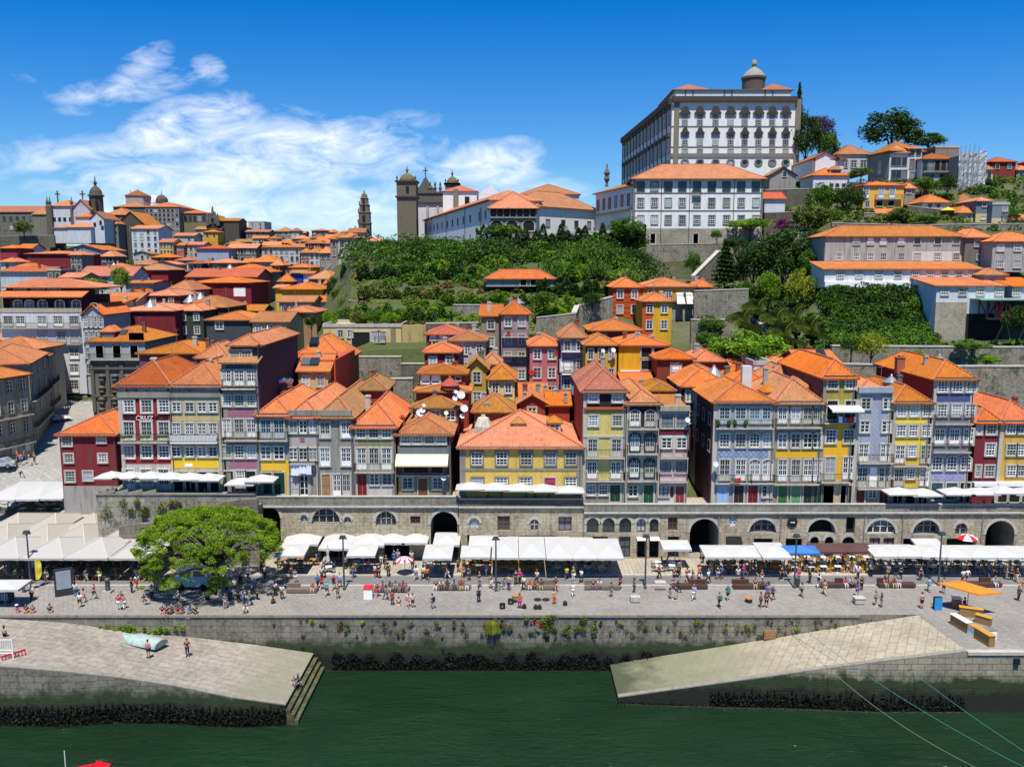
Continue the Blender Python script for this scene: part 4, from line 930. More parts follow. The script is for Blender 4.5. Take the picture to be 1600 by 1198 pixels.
for nm,px,w in(('shop_awning',1002,1.15),('shop_awning',1022,1.15)):
 mb=MB();x=Xof(px,3,98)-OA.x;z1,z0=Zp(838,98)-.1,Zp(844,97.2)-.1;mb.quad((x-w/2,-.9,z0),(x+w/2,-.9,z0),(x+w/2,-.05,z1),(x-w/2,-.05,z1));mb.build(nm,WHITE,tA)
mb=MB();x=Xof(1146,3,98)-OA.x;mb.quad((x-.9,-1.0,2.1),(x+.9,-1.0,2.1),(x+.9,-.05,2.8),(x-.9,-.05,2.8));mb.quad((x-.9,-1.0,1.85),(x+.9,-1.0,1.85),(x+.9,-1.0,2.1),(x-.9,-1.0,2.1));mb.build('shop_awning',BLACK,tA)
WPATCH=masonry('patched_bastion_stone','857e70','a39c8c','5a5448',1,1.2,.55,.8,moss=.6)
x0,x1=Xof(155,5,98),Xof(402,5,98);t=thing('bastion_wall','blotchy stone bastion wall with creepers left of the tree','wall',(x0,97.6,0))
mb=MB();mb.prism([(0,0),(x1-x0,0),(x1-x0,.6),(0,.6)],0,0,z1s=[8.1,8.1,8.1,8.1]);mb.box(0,.6,0,.7,15,7.6);mb.build('wall',WPATCH,t)
mb=MB();mb.box(-.1,-.12,8.1,x1-x0,.72,8.28)
for k,px in enumerate((170,190,212,234)):x=Xof(px,8,98)-x0;mb.prism([(x-1,-.1),(x+1,-.1),(x+1,.6),(x-1,.6)],8.28,0,z1s=[8.3,8.8,8.8,8.3])
mb.build('coping',GRANITE,t)
t=thing('stair_wall','sloping stone stair wall running down behind the tree','wall',(Xof(185,3,96.0),95.6,0))
o=Vector(t.location);mb=MB();xs=[185,232,320,352,402];ys=[822,817,797,783,779]
for i in range(4):
 a,b=P(xs[i],ys[i],95.6)-o,P(xs[i+1],ys[i+1],95.6)-o;mb.prism([(a.x,0),(b.x,0),(b.x,.5),(a.x,.5)],0,0,z1s=[a.z,b.z,b.z,a.z])
 mb.prism([(a.x,.5),(b.x,.5),(b.x,1.95),(a.x,1.95)],0,0,z1s=[a.z-1,b.z-1,b.z-1,a.z-1])
mb.build('wall',masonry('stair_wall_stone','6d675b','827b6e','48433a',1,1.2,.5,.8),t)
def auto(b,cols,rows,w=1.0,h=1.35,style='cas',first=.75,step=2.9,e=0,**k):
 for r in range(rows):
  t=b.h-first-r*step
  if t-h<.3:break
  b.win(t/b.h,(t-h)/b.h,cols,w,style,e=e,**k)
MID=[

('long mauve corrugated house with one wide orange roof behind the red hotel',217,313,534,551,124,12,'6e3e4a','hip','b',0,0),
('small mauve house with a pyramid orange roof beside the long mauve one',308,356,536,556,121,9,'6e4450','hip','b',2,1),
('baroque grey stone house with a skylight and red dormer in its orange roof',139,226,511,532,150,14,'77756e','hip','b',0,0),
('large orange roofed house with skylights and a bright tiled gable',455,536,525,560,126,15,'b24a22','hip','b',0,0),
('cream walled house with a pale blue window under two skylights',466,512,553,578,116,12,'c7a86a','gx','b',2,2),
('low house with a broad lichen roof behind the grey concrete house',560,602,590,606,112,12,'8a3524','hip','y',0,0),
('small brick-red house with low roof beside the stone retaining wall',566,598,592,606,122,8,'8c2f22','hip','b',0,0),

('crimson house with a shallow pyramid roof, topmost of the red cluster',667,721,509,521,138,9,'7c1f22','hip','r',2,1),
('pinkish white house with dark square windows and a kinked orange roof',703,758,518,531,133,9,'c6b2b4','hip','o',3,2),
('crimson house with two short chimneys on its pyramid roof',663,716,536,549,127,9,'85251f','hip','o',2,1),
('ochre house with a rust-red gable and two tall grey sash windows',730,760,552,573,119,9,'a98d33','gy','y',1,3),
('brick-red house with two white roller shutters',655,727,570,583,114,8,'94311f','hip','o',0,0),
('low brick-red house under the shuttered one with a plain blank wall',650,732,600,611,110,7,'8e2c1e','hip','b',0,0),
('dark red and ochre house crowded with satellite dishes',645,716,619,635,107,5,'7a2b22','hip','y',0,0),
('grey-brown tower house with red sashes and a half-shed orange roof',752,782,476,493,141,11,'877868','shed','o',1,4),
('tall pinkish tower house with balconies, skylight and black side wall',783,826,471,488,138,11,'9b8486','hip','o',2,5),
('small golden house with a lichen roof squeezed below the tower houses',756,781,550,565,128,7,'b58b2a','hip','y',1,2),
('cream yellow house with a steep pyramid roof and two windows',764,804,571,589,117,9,'d1b96c','hip','y',2,2),
('salmon pink house with four small windows and hanging red washing',828,874,524,538,129,9,'b0646a','hip','b',2,3),
('blue and white tiled narrow house with flags and a laundry balcony',877,916,507,524,127,9,'8086a3','hip','b',2,3),
('brick-red house with white shutters beneath the tall orange one',922,1002,499,515,139,10,'94311f','hip','b',2,1),
('yellow house with a black window band and two satellite dishes',915,964,523,537,122,8,'cfa01c','hip','b',3,3),
('bright yellow house with big blank wall and black loggia',967,1043,523,538,125,10,'d6a412','hip','b',0,0),
('brown-red house with one white awning window at the foot of the green slope',1027,1083,546,559,120,10,'79301f','hip','o',1,1),
('red-brown house with an ochre end wall beside the awning-window house',1084,1131,547,562,123,9,'7c3524','hip','o',0,0),

('low house with a plain orange roof behind the broad yellow house, left',730,770,628,641,116,8,'8e3a26','hip','b',0,0),
('low house with a wide lichen roof just left of the broken plaster lantern',741,802,615,640,107,6,'9c4a2a','hip','y',0,0),
('brick-red house with flat orange roof and yellow flue over the dormers',806,853,598,614,121,9,'8b2f20','gx','b',0,0),
('small brick-red gabled house with a half-round window',811,852,616,628,113,8,'8b2f20','gy','o',1,1),
('red walled house with a square orange roof and grey chimney by the rusty side wall',857,890,611,631,113,9,'95351f','gx','b',0,0),
('orange roofed low house with washing line behind the black attic house',975,1020,582,597,119,10,'b4653c','gx','b',0,0),
('wine-red house with small lichen roof behind the narrow maroon one',1016,1052,598,608,110,7,'74172b','hip','y',1,1),
('dark maroon lane house with a zinc cone and striped orange roof',1066,1140,575,601,111,14,'4d2029','hip','b',3,2),
('pale mauve attic house rising behind the striped orange roof',1068,1110,566,577,121,7,'a3949b','hip','o',2,1),
('house with a tall white air duct standing on its orange roof',1142,1200,577,598,113,12,'6e2b30','hip','b',0,0),
('small house with an orange lean-to roof under the white roof terrace',1148,1180,561,577,124,8,'7b3a34','gx','b',0,0),
('orange pyramid-roofed house left of the mauve tower house',1203,1249,570,594,113,12,'5c2a32','hip','b',0,0),
('mauve walled house with a skylight and tiny chimney on its orange roof',1254,1312,547,567,118,12,'6e4450','gx','b',0,0),
('low orange roofed house below the palm trees',1196,1250,552,566,124,9,'6e3838','hip','b',0,0),

('tall burnt-orange slate clad house on the terraced slope',958,1003,434,447,161,12,'bc4712','hip','b',2,2),
('ochre yellow house with two white awnings joined to the burnt-orange one',1004,1086,434,447,163,12,'d69a14','hip','b',3,1),
('burnt-orange and yellow projecting house with a small pyramid roof',1004,1050,457,469,152,8,'d9a412','hip','b',2,2),
('ochre end house with one window on a rubble stone base',1087,1112,437,446,166,10,'b98a1c','hip','b',1,1),

('deep red long house with flaking paint and a zinc cone',181,273,474,485,178,16,'6e101c','hip','b',0,0),
('dark green house with two framed windows beside the flaking red one',275,317,474,484,182,12,'2c332e','hip','b',2,2),
('charcoal slate house with a single pale window',322,392,487,499,160,12,'3a3d44','hip','b',0,0),
('cream house with dark windows in a row behind the slate blue attic',394,450,487,502,158,12,'c2ad7e','gx','b',3,1),
('dark red house with open loggia under a wide low roof',225,281,452,461,196,14,'44141a','hip','o',2,1),
('dark brown ribbed metal house with two zinc cones',280,355,462,479,190,14,'3b1a1c','hip','o',0,0),
('large crimson metal clad house with a white panel on its wall',300,392,432,441,226,16,'7e1020','hip','b',0,0),
('house with a pink ribbed metal roof above the crimson metal one',292,400,420,432,246,16,'9a5a64','gx','r',0,0),
('low house with a pale stone attic behind the flaking red one',152,212,457,470,190,12,'8c8a80','gx','o',2,2),
('small whitewashed gabled house beside the garden trees',196,222,452,462,205,10,'c4c4c4','gy','o',0,0),
('pale blue-grey blank walled house below a lichen roof',196,238,440,442,215,14,'8d93a2','gx','y',0,0),
('house with a plain orange hipped roof left of the crimson metal house',262,302,438,451,214,12,'7b7f8a','hip','o',0,0),
('crimson walled house under two crossed orange roofs',207,262,412,421,262,14,'8e1a24','hip','b',0,0),
('long white church-like wall with one arched window',124,206,416,430,250,12,'bfc2c8','gx','r',0,0),
('blue-grey house with an orange roof and small skylight cone',148,205,411,421,270,12,'7f8aa0','hip','b',3,1),
('very large windowless crimson house on the left',41,108,392,396,290,22,'7a1622','hip','b',0,0),
('stone end house with balconies beside the windowless crimson one',109,127,393,397,286,20,'7a756c','hip','b',2,2),
('dark blue-grey gabled house with a long orange slope',103,158,382,390,325,22,'7e8796','gy','b',0,0),
('dark timbered house behind the blue-grey gable',157,178,392,399,320,12,'4c4d50','hip','b',2,1),
('red painted house at the frame edge with a flat top',0,26,383,387,300,14,'9a2733','hip','b',0,0),
('white gabled house between two crimson ones',27,48,381,388,310,12,'b9bfc9','gx','b',2,1),
('white house with a glass roof garden and orange edge',0,73,417,424,250,14,'b8bcc2','gx','r',0,0),
('blackish house with a row of dark windows under a white parapet',73,95,420,423,245,10,'55544e','flat','o',2,2),
('white house with one dark window at the left frame edge',0,22,403,408,270,10,'b5bac2','hip','b',1,1),
('grey house with a pyramid roof left of the big crimson wall',20,50,411,417,262,10,'7d7f86','hip','o',1,1),
('small stone cottage with a dull red roof, behind the loggia house',68,98,436,443,222,10,'85443a','hip','r',0,0),
('grey stone house with terrace rail and little orange roofs',94,126,426,433,236,10,'8b8980','gx','o',2,1),
('white house with a pale terrace right of the loggia house',152,187,465,475,183,8,'a6a59c','shed','o',1,2),

('yellow house with a thin orange roof and brown lettering-like frieze',378+62,503,441,451,208,14,'d2a32c','hip','b',0,0),
('small yellow house at the lane corner beside the frieze house',430,446,445,449,214,8,'d8ac30','gx','b',0,0),
('white house with little square holes next to the garden',488,525,462,471,196,10,'b9bcc4','gx','o',0,0),
('long low house with awning roof below the yellow frieze house',436,489,462,471,190,9,'8e8676','gx','o',4,1),
('low house with an orange hipped roof above the white one',440,494,478,487,178,10,'9b7a5a','hip','o',0,0),
('grey wooden house with a wide hipped roof by the dark garden trees',482,527,422,434,226,12,'6c6459','hip','y',0,0),
('white and brown narrow house with an open porch',508,528,437,443,220,8,'adb0b5','gx','o',1,1),
('vivid blue walled house under an orange roof',455,474,422,426,238,8,'16399c','gx','b',0,0),
('white roofed annex right of the vivid blue wall',474,488,424,427,237,8,'c3c9d6','gx','b',0,0),
('yellow topped house with a shallow pyramid roof above the blue wall',453,488,412,417,256,10,'d6a11c','hip','b',0,0),
('house with a plain orange roof left of the blue wall',436,458,426,437,236,10,'b0603a','hip','b',0,0),
('big orange hipped roof house with clear skylight bubble',342,425,413,424,262,14,'7b7f86','hip','o',0,0),
('grey house with a long orange roof and dormer left of the dark alley',393,430,398,408,292,14,'a3a6a8','hip','b',0,0),
('brown-red stone houses edge beside the dark alley',425,441,405,412,272,18,'53372f','hip','b',1,2),
('pale blue tin walled house with a dark side',307,357,383,388,322,14,'9aa0b0','hip','r',0,0),
('long dark timber house with a row of small windows',356,400,381,387,330,10,'6d6459','gx','b',5,2),
('navy blue house with white balconies',294,316,407,411,276,10,'3d4f73','hip','r',2,1),
('dark house with a wide bright orange roof',326,370,404,410,272,12,'625c55','hip','b',2,1),
('maroon house with a dark loggia by the pink metal roof',316,330,405,411,280,8,'7a4640','hip','r',1,1),
('white modern hotel block with rows of dark windows',403,468,382,386,335,20,'bdb9b4','hip','b',8,3),
('tan and grey town house with a warm roof right of the white hotel',470,483,388,393,330,14,'8f6f5a','hip','y',2,2),
('white fronted town house between tan and grey ones',483,499,387,393,315,12,'c2c4c8','hip','b',2,3),
('grey-brown house with cluttered balconies',500,517,385,393,300,12,'8a8177','hip','b',2,3),
('dark grey tenement hung with washing beside the garden',518,546,388,398,288,12,'77736c','hip','b',3,4),
('tall stone grey house in front of the bell tower',545,556,379,383,300,10,'8b7e73','hip','b',1,5),
('tall pale grey house with a stepped orange roof',557,570,373,377,305,12,'a7a9ab','hip','b',2,4),
('pale ochre house with a stone attic, right of the tall grey one',570,604,371,376,300,12,'a8a296','hip','b',3,1),
('ochre yellow blank house beside the cathedral garden',573,602,380,385,285,8,'c39b3a','hip','b',0,0),

('white five-storey apartment house with an orange roof on the far hill',205,247,352,357,395,16,'c7c9cc','gx','b',4,5),
('yellow far house beside the white apartment house',249,270,373,378,372,10,'cdb052','gx','r',4,2),
('pink far house right of the yellow one',271,287,379,383,374,10,'b0655c','gx','o',3,1),
('cream far house with a dark balcony right of the pink one',287,317,378,382,376,10,'b5ab92','gx','o',4,2),
('white cottage on the hill above the yellow far house',272,303,364,368,440,12,'b0aca4','gx','o',2,1),
('long white and grey house above the green bank',305,343,354,358,470,12,'adabab','gx','o',4,1),
('yellow cottage under an orange roof on the far bank',318,340,359,362,450,10,'c79a34','hip','b',2,1),
('brown-red house with a wide gable on the ridge',358,384,350,355,500,12,'6b3a34','hip','b',3,2),
('grey modernist block on the skyline',388,413,346,347,640,20,'a5a4a2','flat','o',2,3),
('long stone house with dark windows on the ridge',384,420,359,362,480,12,'6e675d','gx','r',4,2),
('orange stepped-roof house on the centre ridge',430,455,355,361,520,14,'8a7f78','hip','b',3,2),
('white narrow house in the centre ridge group',455,467,356,360,515,12,'b9b6b0','hip','r',1,3),
('brown tower block with grey bays on the ridge',487,513,357,360,520,14,'5e524c','hip','o',3,4),
('brown and cream tower block nearer the slender bell tower',514,526,358,362,512,14,'6b4b3c','hip','b',2,4),
('grey house with three stacked little orange roofs',524,545,360,365,500,12,'8d8880','hip','b',2,3),
('grey dark slab house with black loggias left of the bell tower',540,558,369,373,420,12,'6f6d6a','hip','o',3,3),

('grey ridge houses in the haze at the right frame edge',1555,1610,288,293,330,14,'8b8480','gx','o',5,1),
]
MH={}
for(lab,x0,x1,yr,ye,D,dep,wall,rk,rc,cols,rows)in MID:
 dep_=min(dep,1.3*(x1-x0)/FPX*D+3)
 b=house(lab,x0,x1,ye,D,dep_,14 if D>130 else 9,wall=wall,roof=rk,ridge=yr,roofk=rc,dirt=.6,over=.45 if D<200 else .6)
 if cols:auto(b,cols,rows,w=min(1.1,(x1-x0)/FPX*D/cols*.5),h=1.5 if D<300 else 1.7,style='cas' if D<200 else 'bare',merged=True)
 MH[lab[:22]]=b
def M(k):
 for q,v in MH.items():
  if q.startswith(k[:22]):return v
b=M('baroque grey stone house');b.band(532,561,plaster('9ca1a0',.5),out=.03,name='upper_storey');b.win(540,559,[156,183,210],1.3,'bare',glass=BLACK);b.balcony(561,.0,1.0);b.band(562,660,plaster('6a655b',1.0),out=.05,name='stone_front')
mb=MB()
for px in(160,180,200):
 for py in(592,610,628,644):
  p=P(px,py,149.9)-b.A;mb.lathe((p.x,p.y-.1,p.z-.5),[(.1,0),(.55,.3),(.4,.7),(.7,1.1),(.2,1.4)],7)
for px in(146,170,192,218):p=P(px,600,149.9)-b.A;mb.box(p.x-.3,-.35,p.z-5,p.x+.3,0,p.z+4)
for py in(575,618):z=b.zof(py);mb.box(0,-.4,z-.2,b.poly[1][0],0,z+.2)
mb.build('carved_stonework',plaster('5e594f',1.0),b.root);dormer(b,168,518,151,2.6,1.8,3,plaster('6b1c1c',.3),'bare','b')
b.band(520,532,plaster('b98c1c',.3),x0=.72,x1=.99,out=-.0,name='yellow_parapet')
b=M('large orange roofed hou');mb=MB();w_=b.poly[1][0];z0=b.h
A0=P(521,585,118)-b.A;mb.prism([(A0.x-8,A0.y),(A0.x+.3,A0.y),(A0.x+.3,A0.y+15),(A0.x-8,A0.y+15)],-3,P(560,549,130).z-b.A.z);mb.build('gable_wing',plaster('b04a1e',.2),b.root)
for bb,pts in((b,[(491,532,121)]),(M('cream walled house'),[(478,564,117.5),(492,564,117.5)]),(M('mauve walled house wit'),[(1283,551,121)]),(M('baroque grey stone hou'),[(193,519,152.5)])):
 for px,py,D in pts:
  p=P(px,py,D)-bb.A;mb=MB();mb.add([(p.x-.6,p.y-.6,p.z-.35),(p.x+.6,p.y-.6,p.z-.35),(p.x+.6,p.y+.6,p.z+.45),(p.x-.6,p.y+.6,p.z+.45),(p.x-.6,p.y-.6,p.z-.9),(p.x+.6,p.y-.6,p.z-.9),(p.x+.6,p.y+.6,p.z-.6),(p.x-.6,p.y+.6,p.z-.6)],[(0,1,2,3),(0,4,5,1),(1,5,6,2),(3,7,4,0)]);mb.build('roof_window',GLASS,bb.root)
b=M('brick-red house with two w');b.win(585,599,[665.5,680.5],1.2,'shut');b.win(589,594,[716],.6,'bare');skylight(b,703,590,110.5,1.2,1.5,plaster('9c4a3a',.4))
b=M('dark red and ochre house');b.band(637,664,plaster('a98522',.3),x0=.05,x1=.95);b.win(641,656,3,1.1,'cas')
for px,py,r in((660,641,.5),(662,633,.32),(656,645,.7),(720,617,.75),(711,622,.5),(712,612,.35),(725,638,.7),(722,650,.45),(697,645,.4)):dish(b.root,P(px,py,106.2)-b.A,r)
b=M('bright yellow house with');b.win(543,558,[1010,1030],1.5,'bare',glass=BLACK);b.win(563,577,[1010,1030],1.5,'bare',glass=BLACK);b.band(578,585,WHITE,x0=.05,x1=.7)
chimney(b,1018,524,128,.9,1.5,'9c9a9a')
b=M('yellow house with a black');b.band(537,551,plaster('2c2a26',.2),out=.01);dish(b.root,P(942,548,121.2)-b.A,.4);dish(b.root,P(958,547,121.2)-b.A,.5)
b=M('tall burnt-orange slate');mb=MB();w_=b.poly[1][0]
for k in range(14):mb.box(-.02,-.04,b.h-1.0*k-.06,w_+.02,0,b.h-1.0*k)
mb.build('cladding_lines',plain('rust_seam','8a3410',.8),b.root)
b=M('burnt-orange and yellow p');b.band(470,530,plaster('bc4712',.2),x0=0,x1=.36,out=.03)
b=M('ochre yellow house with t');mb=MB()
for px in(1063,1078):p=P(px,462,162)-b.A;mb.quad((p.x-.8,p.y-1.3,p.z-1.5),(p.x+.8,p.y-1.3,p.z-1.5),(p.x+.6,0,p.z+.6),(p.x-.6,0,p.z+.6))
mb.build('awning',GREYW,b.root);b.balcony(469,.55,.98);b.band(470,500,masonry('rubble_base','8f8a7c','a8a291','6b665b',1,.7,.35,.6),x0=.53,x1=1.0,out=.05,name='stone_base')
b=M('ochre end house with one');b.band(458,500,MATS[('mas','rubble_base')],out=.05,name='stone_base')
b=M('crimson house with a shal');b.win(524,531,[691,677],1.0,'shut')
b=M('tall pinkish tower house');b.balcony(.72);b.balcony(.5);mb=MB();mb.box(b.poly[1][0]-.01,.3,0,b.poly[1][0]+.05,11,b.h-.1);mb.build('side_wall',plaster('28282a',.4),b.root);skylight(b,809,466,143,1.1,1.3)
cloth(b,789,796,515,525,[GRN,RED,RED],out=.3)
b=M('blue and white tiled na');b.balcony(548,slab=WHITE);b.balcony(583,slab=WHITE);b.win(562,580,[885],1.8,'shut');cloth(b,880,888,546,555,[GRN,RED,RED],out=.9)
b=M('salmon pink house with');cloth(b,833,846,577,583,[RED,RED],out=.3,name='washing')
for nm,pts in(('deep red long house',[(235,469,182)]),('dark brown ribbed metal',[(297,461,196),(313,458,198)]),('blue-grey house with an',[(178,411,275)]),('dark maroon lane house w',[(1116,573,117)]),('grey-brown tower house',[]),('big orange hipped roof h',[(359,414,268)])):
 for px,py,D in pts:skylight(M(nm),px,py,D,1.5,2.6)
b=M('charcoal slate house wit');b.win(503,514,[343],1.4,'cas');b=M('large crimson metal cla');b.band(449,463,WHITE,x0=.7,x1=.9);b.win(447,455,[316],1.2,'cas')
b=M('house with a tall white');mb=MB();p=P(1165,605,108)-b.A;mb.box(p.x-.6,p.y-.5,p.z-.2,p.x+.6,p.y+.5,p.z+2.8);mb.build('air_duct',plain('white_duct','c9c9c4',.5,var=.1),b.root)
b=M('dark maroon lane house w');auto(b,5,3,.9,1.6,'cas',e=3,merged=True)
b=M('brown-red house with one');b.win(569,580,[1057],1.2,'shut')
b=M('long white church-like w');b.win(434,447,[164],1.6,'archcas')
for nm,ch in(('brick-red house with fla',(852,601,121)),('red walled house with a',(884,613,113)),('small brick-red gabled h',(820,612,114)),('orange roofed low house',(1003,592,119)),('crimson house with two s',(683,541,129)),('orange pyramid-roofed hou',(1212,571,116)),('ochre house with a rust-',(734,549,120)),('low house with a wide li',(756,612,110))):chimney(M(nm),*ch,.5,1.4,'a39a8c')
b=house('big white mansion with a dark arcaded loggia and gabled corner wing',0,128,488,165,14,16,wall='c2c3c4',roof=None,dirt=.3);MAN=b
b.win(494,509,[13,32,66,91,116],1.7,'door',merged=True);b.balcony(512,.0,.98);b.win(517,534,[66,96,117],1.7,'door',merged=True);b.balcony(537,.3,.98);b.win(544,560,[66,91,116],1.7,'door',merged=True);b.win(569,585,[91,116],1.7,'door',merged=True);b.win(594,612,[91,116],1.7,'door',merged=True);b.band(618,621,GRANITE,out=.2,name='cornice')
zl=Zp(462,165)-b.zb;w_=b.poly[1][0];lg=MB();lg.box(0,1.2,b.h,w_,12,zl);lo=lg.build('loggia_storey',plaster('1e1414',.2),b.root)
for px in(29,47,67,94,120):
 (ms,w2,h2)=winmesh('archcas',1.7,2.0);p=P(px,480,166.2)-b.A;x=link('loggia_window',ms[3],lo,(p.x,1.2,b.h+.3),0);omat(x,WHITE,WHITE,GLASS)
mb=MB();mb.box(0,-.1,b.h,w_,.1,b.h+.8);mb.build('parapet',plaster('a8a08e',.6),b.root);mb=MB()
for k in range(8):x=w_*k/7;mb.box(x-.07,-.05,b.h,x+.07,.1,zl)
mb.build('loggia_post',plain('rust_post','5c2018',.7),lo)
mb=MB();slope(mb,Vector((-.5,-.8,zl-.2)),Vector((w_+.6,-.8,zl-.2)),Vector((w_+.6,2.5,zl+1.0)),Vector((-.5,2.5,zl+1.0)));mb.build('eaves_roof',ROOF['b'],b.root)
mb=MB();mb.box(0,2.6,zl,w_*.84,11,Zp(449,167)-b.zb);u=mb.build('attic_storey',plaster('5c2420',.4),b.root)
for px in(32,60,85):(ms,w2,h2)=winmesh('cas',2.4,1.1);p=P(px,455,167.6)-b.A;x=link('attic_window',ms[3],u,(p.x,2.6,zl+.4),0);omat(x,GRANITE,WHITE,GLASS)
mb=MB();zt=Zp(449,167)-b.zb;a_,b_=Vector((-.5,1.8,zt)),Vector((w_+3,1.8,zt));c_,d_=Vector((w_-6,7,zt+1.7)),Vector((3,7,zt+1.7));slope(mb,a_,b_,c_,d_);slope(mb,b_,Vector((w_+3,12,zt)),c_,c_);mb.build('roof',ROOF['o'],b.root)
g=house('grey gabled corner wing of the white mansion facing the lane',130,160,489,165,12,16,wall='9ea0a2',roof='gy',ridge=459,roofk='o',dirt=.3);g.win(495,511,4,1.0,'sash');g.win(519,534,4,1.0,'sash');g.win(544,559,4,1.0,'sash');g.win(569,584,4,1.0,'sash');g.win(474,481,[147],1.3,'archbare')
def lane(label,pxa,Da,pxb,Db,ye,yr,wall,rc,rows,cols,dep=9):
 ze=Zp(ye,Da);A=(Xof(pxa,ze,Da),Da);B=(Xof(pxb,ze,Db),Db);v=Vector((B[0]-A[0],B[1]-A[1],0)).normalized();n=Vector((-v.y,v.x,0))
 C=(B[0]+n.x*dep,B[1]+n.y*dep);E=(A[0]+n.x*dep,A[1]+n.y*dep)
 bb=Bld('house',label,'house',[A,B,C,E],zterr(pxa,Da)-2,ze,plaster(wall,.9),Da,False);bb.roof('hip',.22,ROOF[rc]);
 auto(bb,cols,rows,1.0,1.8,'cas',step=3.2,merged=True,sur=GRANITE);return bb
l1=lane('stone house with a small orange hip roof at the mouth of the left street',-20,124,44,131,592,575,'97917f','o',4,3)
l2=lane('second stone house of the left street with iron balconies',44,134,72,150,566,545,'8d8a7a','o',5,3)
l3=lane('grey terraced street house with long balconies, third up the lane',72,150,102,172,556,545,'85837a','d',5,4)
l4=lane('far grey street house with a small pediment near the lane bend',102,172,132,196,551,545,'7f7d76','o',5,4)
for q in(l1,l2,l3,l4):q.balcony(.62);q.balcony(.36)
house('cream house with a verandah on a stone base above the left street',-40,52,545,150,10,20,wall='b3aa92',roof='hip',ridge=526,roofk='b').win(549,563,[28,45],1.6,'bare')
house('long dark slate house with a wide orange roof at the left frame edge',-40,97,530,180,13,18,wall='44464a',roof='hip',ridge=511,roofk='b').win(536,545,[72,80,90],.8,'bare')
b=house('little white roof terrace house with a balustrade',1178,1205,570,121,7,8,wall='c9c9cc',roof='flat');auto(b,4,1,.7,1.0,'bare',merged=True)
b=house('modern cream two-storey block with a dark recessed balcony',505,627,511,150,12,12,wall='c8ad78',roof='flat',dirt=.25);b.win(516,527,[532,547],.9,'cas',merged=True);b.win(518,533,[587,597],1.4,'cas',merged=True);b.win(539,553,[587,597],1.4,'cas',merged=True);b.win(519,552,[564],3.2,'bare',glass=BLACK);b.balcony(534,.66,.8);b.band(512,556,plaster('8a7c5c',.9),x0=.86,x1=.93)
t=thing('retaining_wall','streaked ochre concrete retaining wall right of the cream block','wall',(P(628,560,150).x,150,12));mb=MB();o=Vector(t.location);a,c=P(628,508,150)-o,P(666,508,150)-o;mb.box(a.x,0,0,c.x,1,a.z);mb.build('wall',plaster('b59f68',1.0),t)
def clutter(b,n=1,seed=0):
 w_=b.poly[1][0];dp=max(q[1]for q in b.poly)
 for i in range(n):
  m3=MB();cx_=w_*WR.uniform(.15,.85);cy_=dp*WR.uniform(.25,.7);h_=WR.uniform(.5,1.3);zt_=b.top-.4;s_=WR.uniform(.22,.38);m3.box(cx_-s_,cy_,b.h,cx_+s_,cy_+s_*1.3,zt_+h_);m3.box(cx_-s_-.07,cy_-.07,zt_+h_-.25,cx_+s_+.07,cy_+s_*1.3+.07,zt_+h_-.12);m3.build('chimney',plaster(WR.choice(['a39a8c','b9b2a4','8a4a34','6e675c']),.9),b.root)
 if WR.random()<.6:
  m3=MB();x=w_*WR.uniform(.2,.8);y=dp*.5;m3.tube((x,y,b.h),(x,y,b.top+1.8),.025,n=4);m3.beam((x-.5,y,b.top+1.7),(x+.5,y,b.top+1.7),.03)
  for k in range(4):m3.beam((x-.4+.25*k,y-.25,b.top+1.7),(x-.4+.25*k,y+.25,b.top+1.7),.02)
  m3.build('antenna',ZINC,b.root)
for b in list(MH.values()):
 if b.D<300 and hasattr(b,'top'):clutter(b,WR.choice([0,1,1,2]))
for k_,b in H.items():
 if hasattr(b,'top'):clutter(b,WR.choice([0,1,1]))
 m3=MB();w_=b.poly[1][0];m3.tube((w_-.12,-.14,0),(w_-.12,-.14,b.h-.1),.055,n=6);m3.box(-.1,-.3,b.h-.12,w_+.1,-.12,b.h+.02);m3.build('gutter',plain('dull_zinc','5f6264',.6,.3,var=.3),b.root)
taken=[(x0,x1,D,dep)for(_,x0,x1,_,_,D,dep,*_r)in MID]+[(-10,170,165,14),(500,630,150,12),(-40,140,124,75)]
rnd=random.Random(11);WALLS=[('8b8175','grey-brown'),('b9b3a6','off-white'),('7c2a26','brick-red'),('c2a055','ochre'),('a5a9b0','pale blue-grey'),('6a625a','dark stone'),('c6c2ba','white'),('9a6a5a','dusty pink'),('4f4a48','charcoal'),('c6c2ba','whitewashed'),('b9b3a6','plain pale'),('8c2a2a','crimson'),('a7a39a','light grey')]
LM=[(40,'the big crimson wall'),(120,'the long white church wall'),(150,'the green bank'),(226,'the white apartment house'),(300,'the pink ribbed roof'),(345,'the big skylight-bubble roof'),(400,'the dark timber house'),(436,'the white hotel block'),(470,'the vivid blue wall'),(525,'the wooden hipped house'),(570,'the slender bell tower')]
used={}
ORD=['nearest','second','third','fourth','fifth','sixth','seventh','eighth','ninth','tenth']
SK={'b':'bright orange','o':'orange','r':'reddish','y':'lichened','d':'dull brown'}
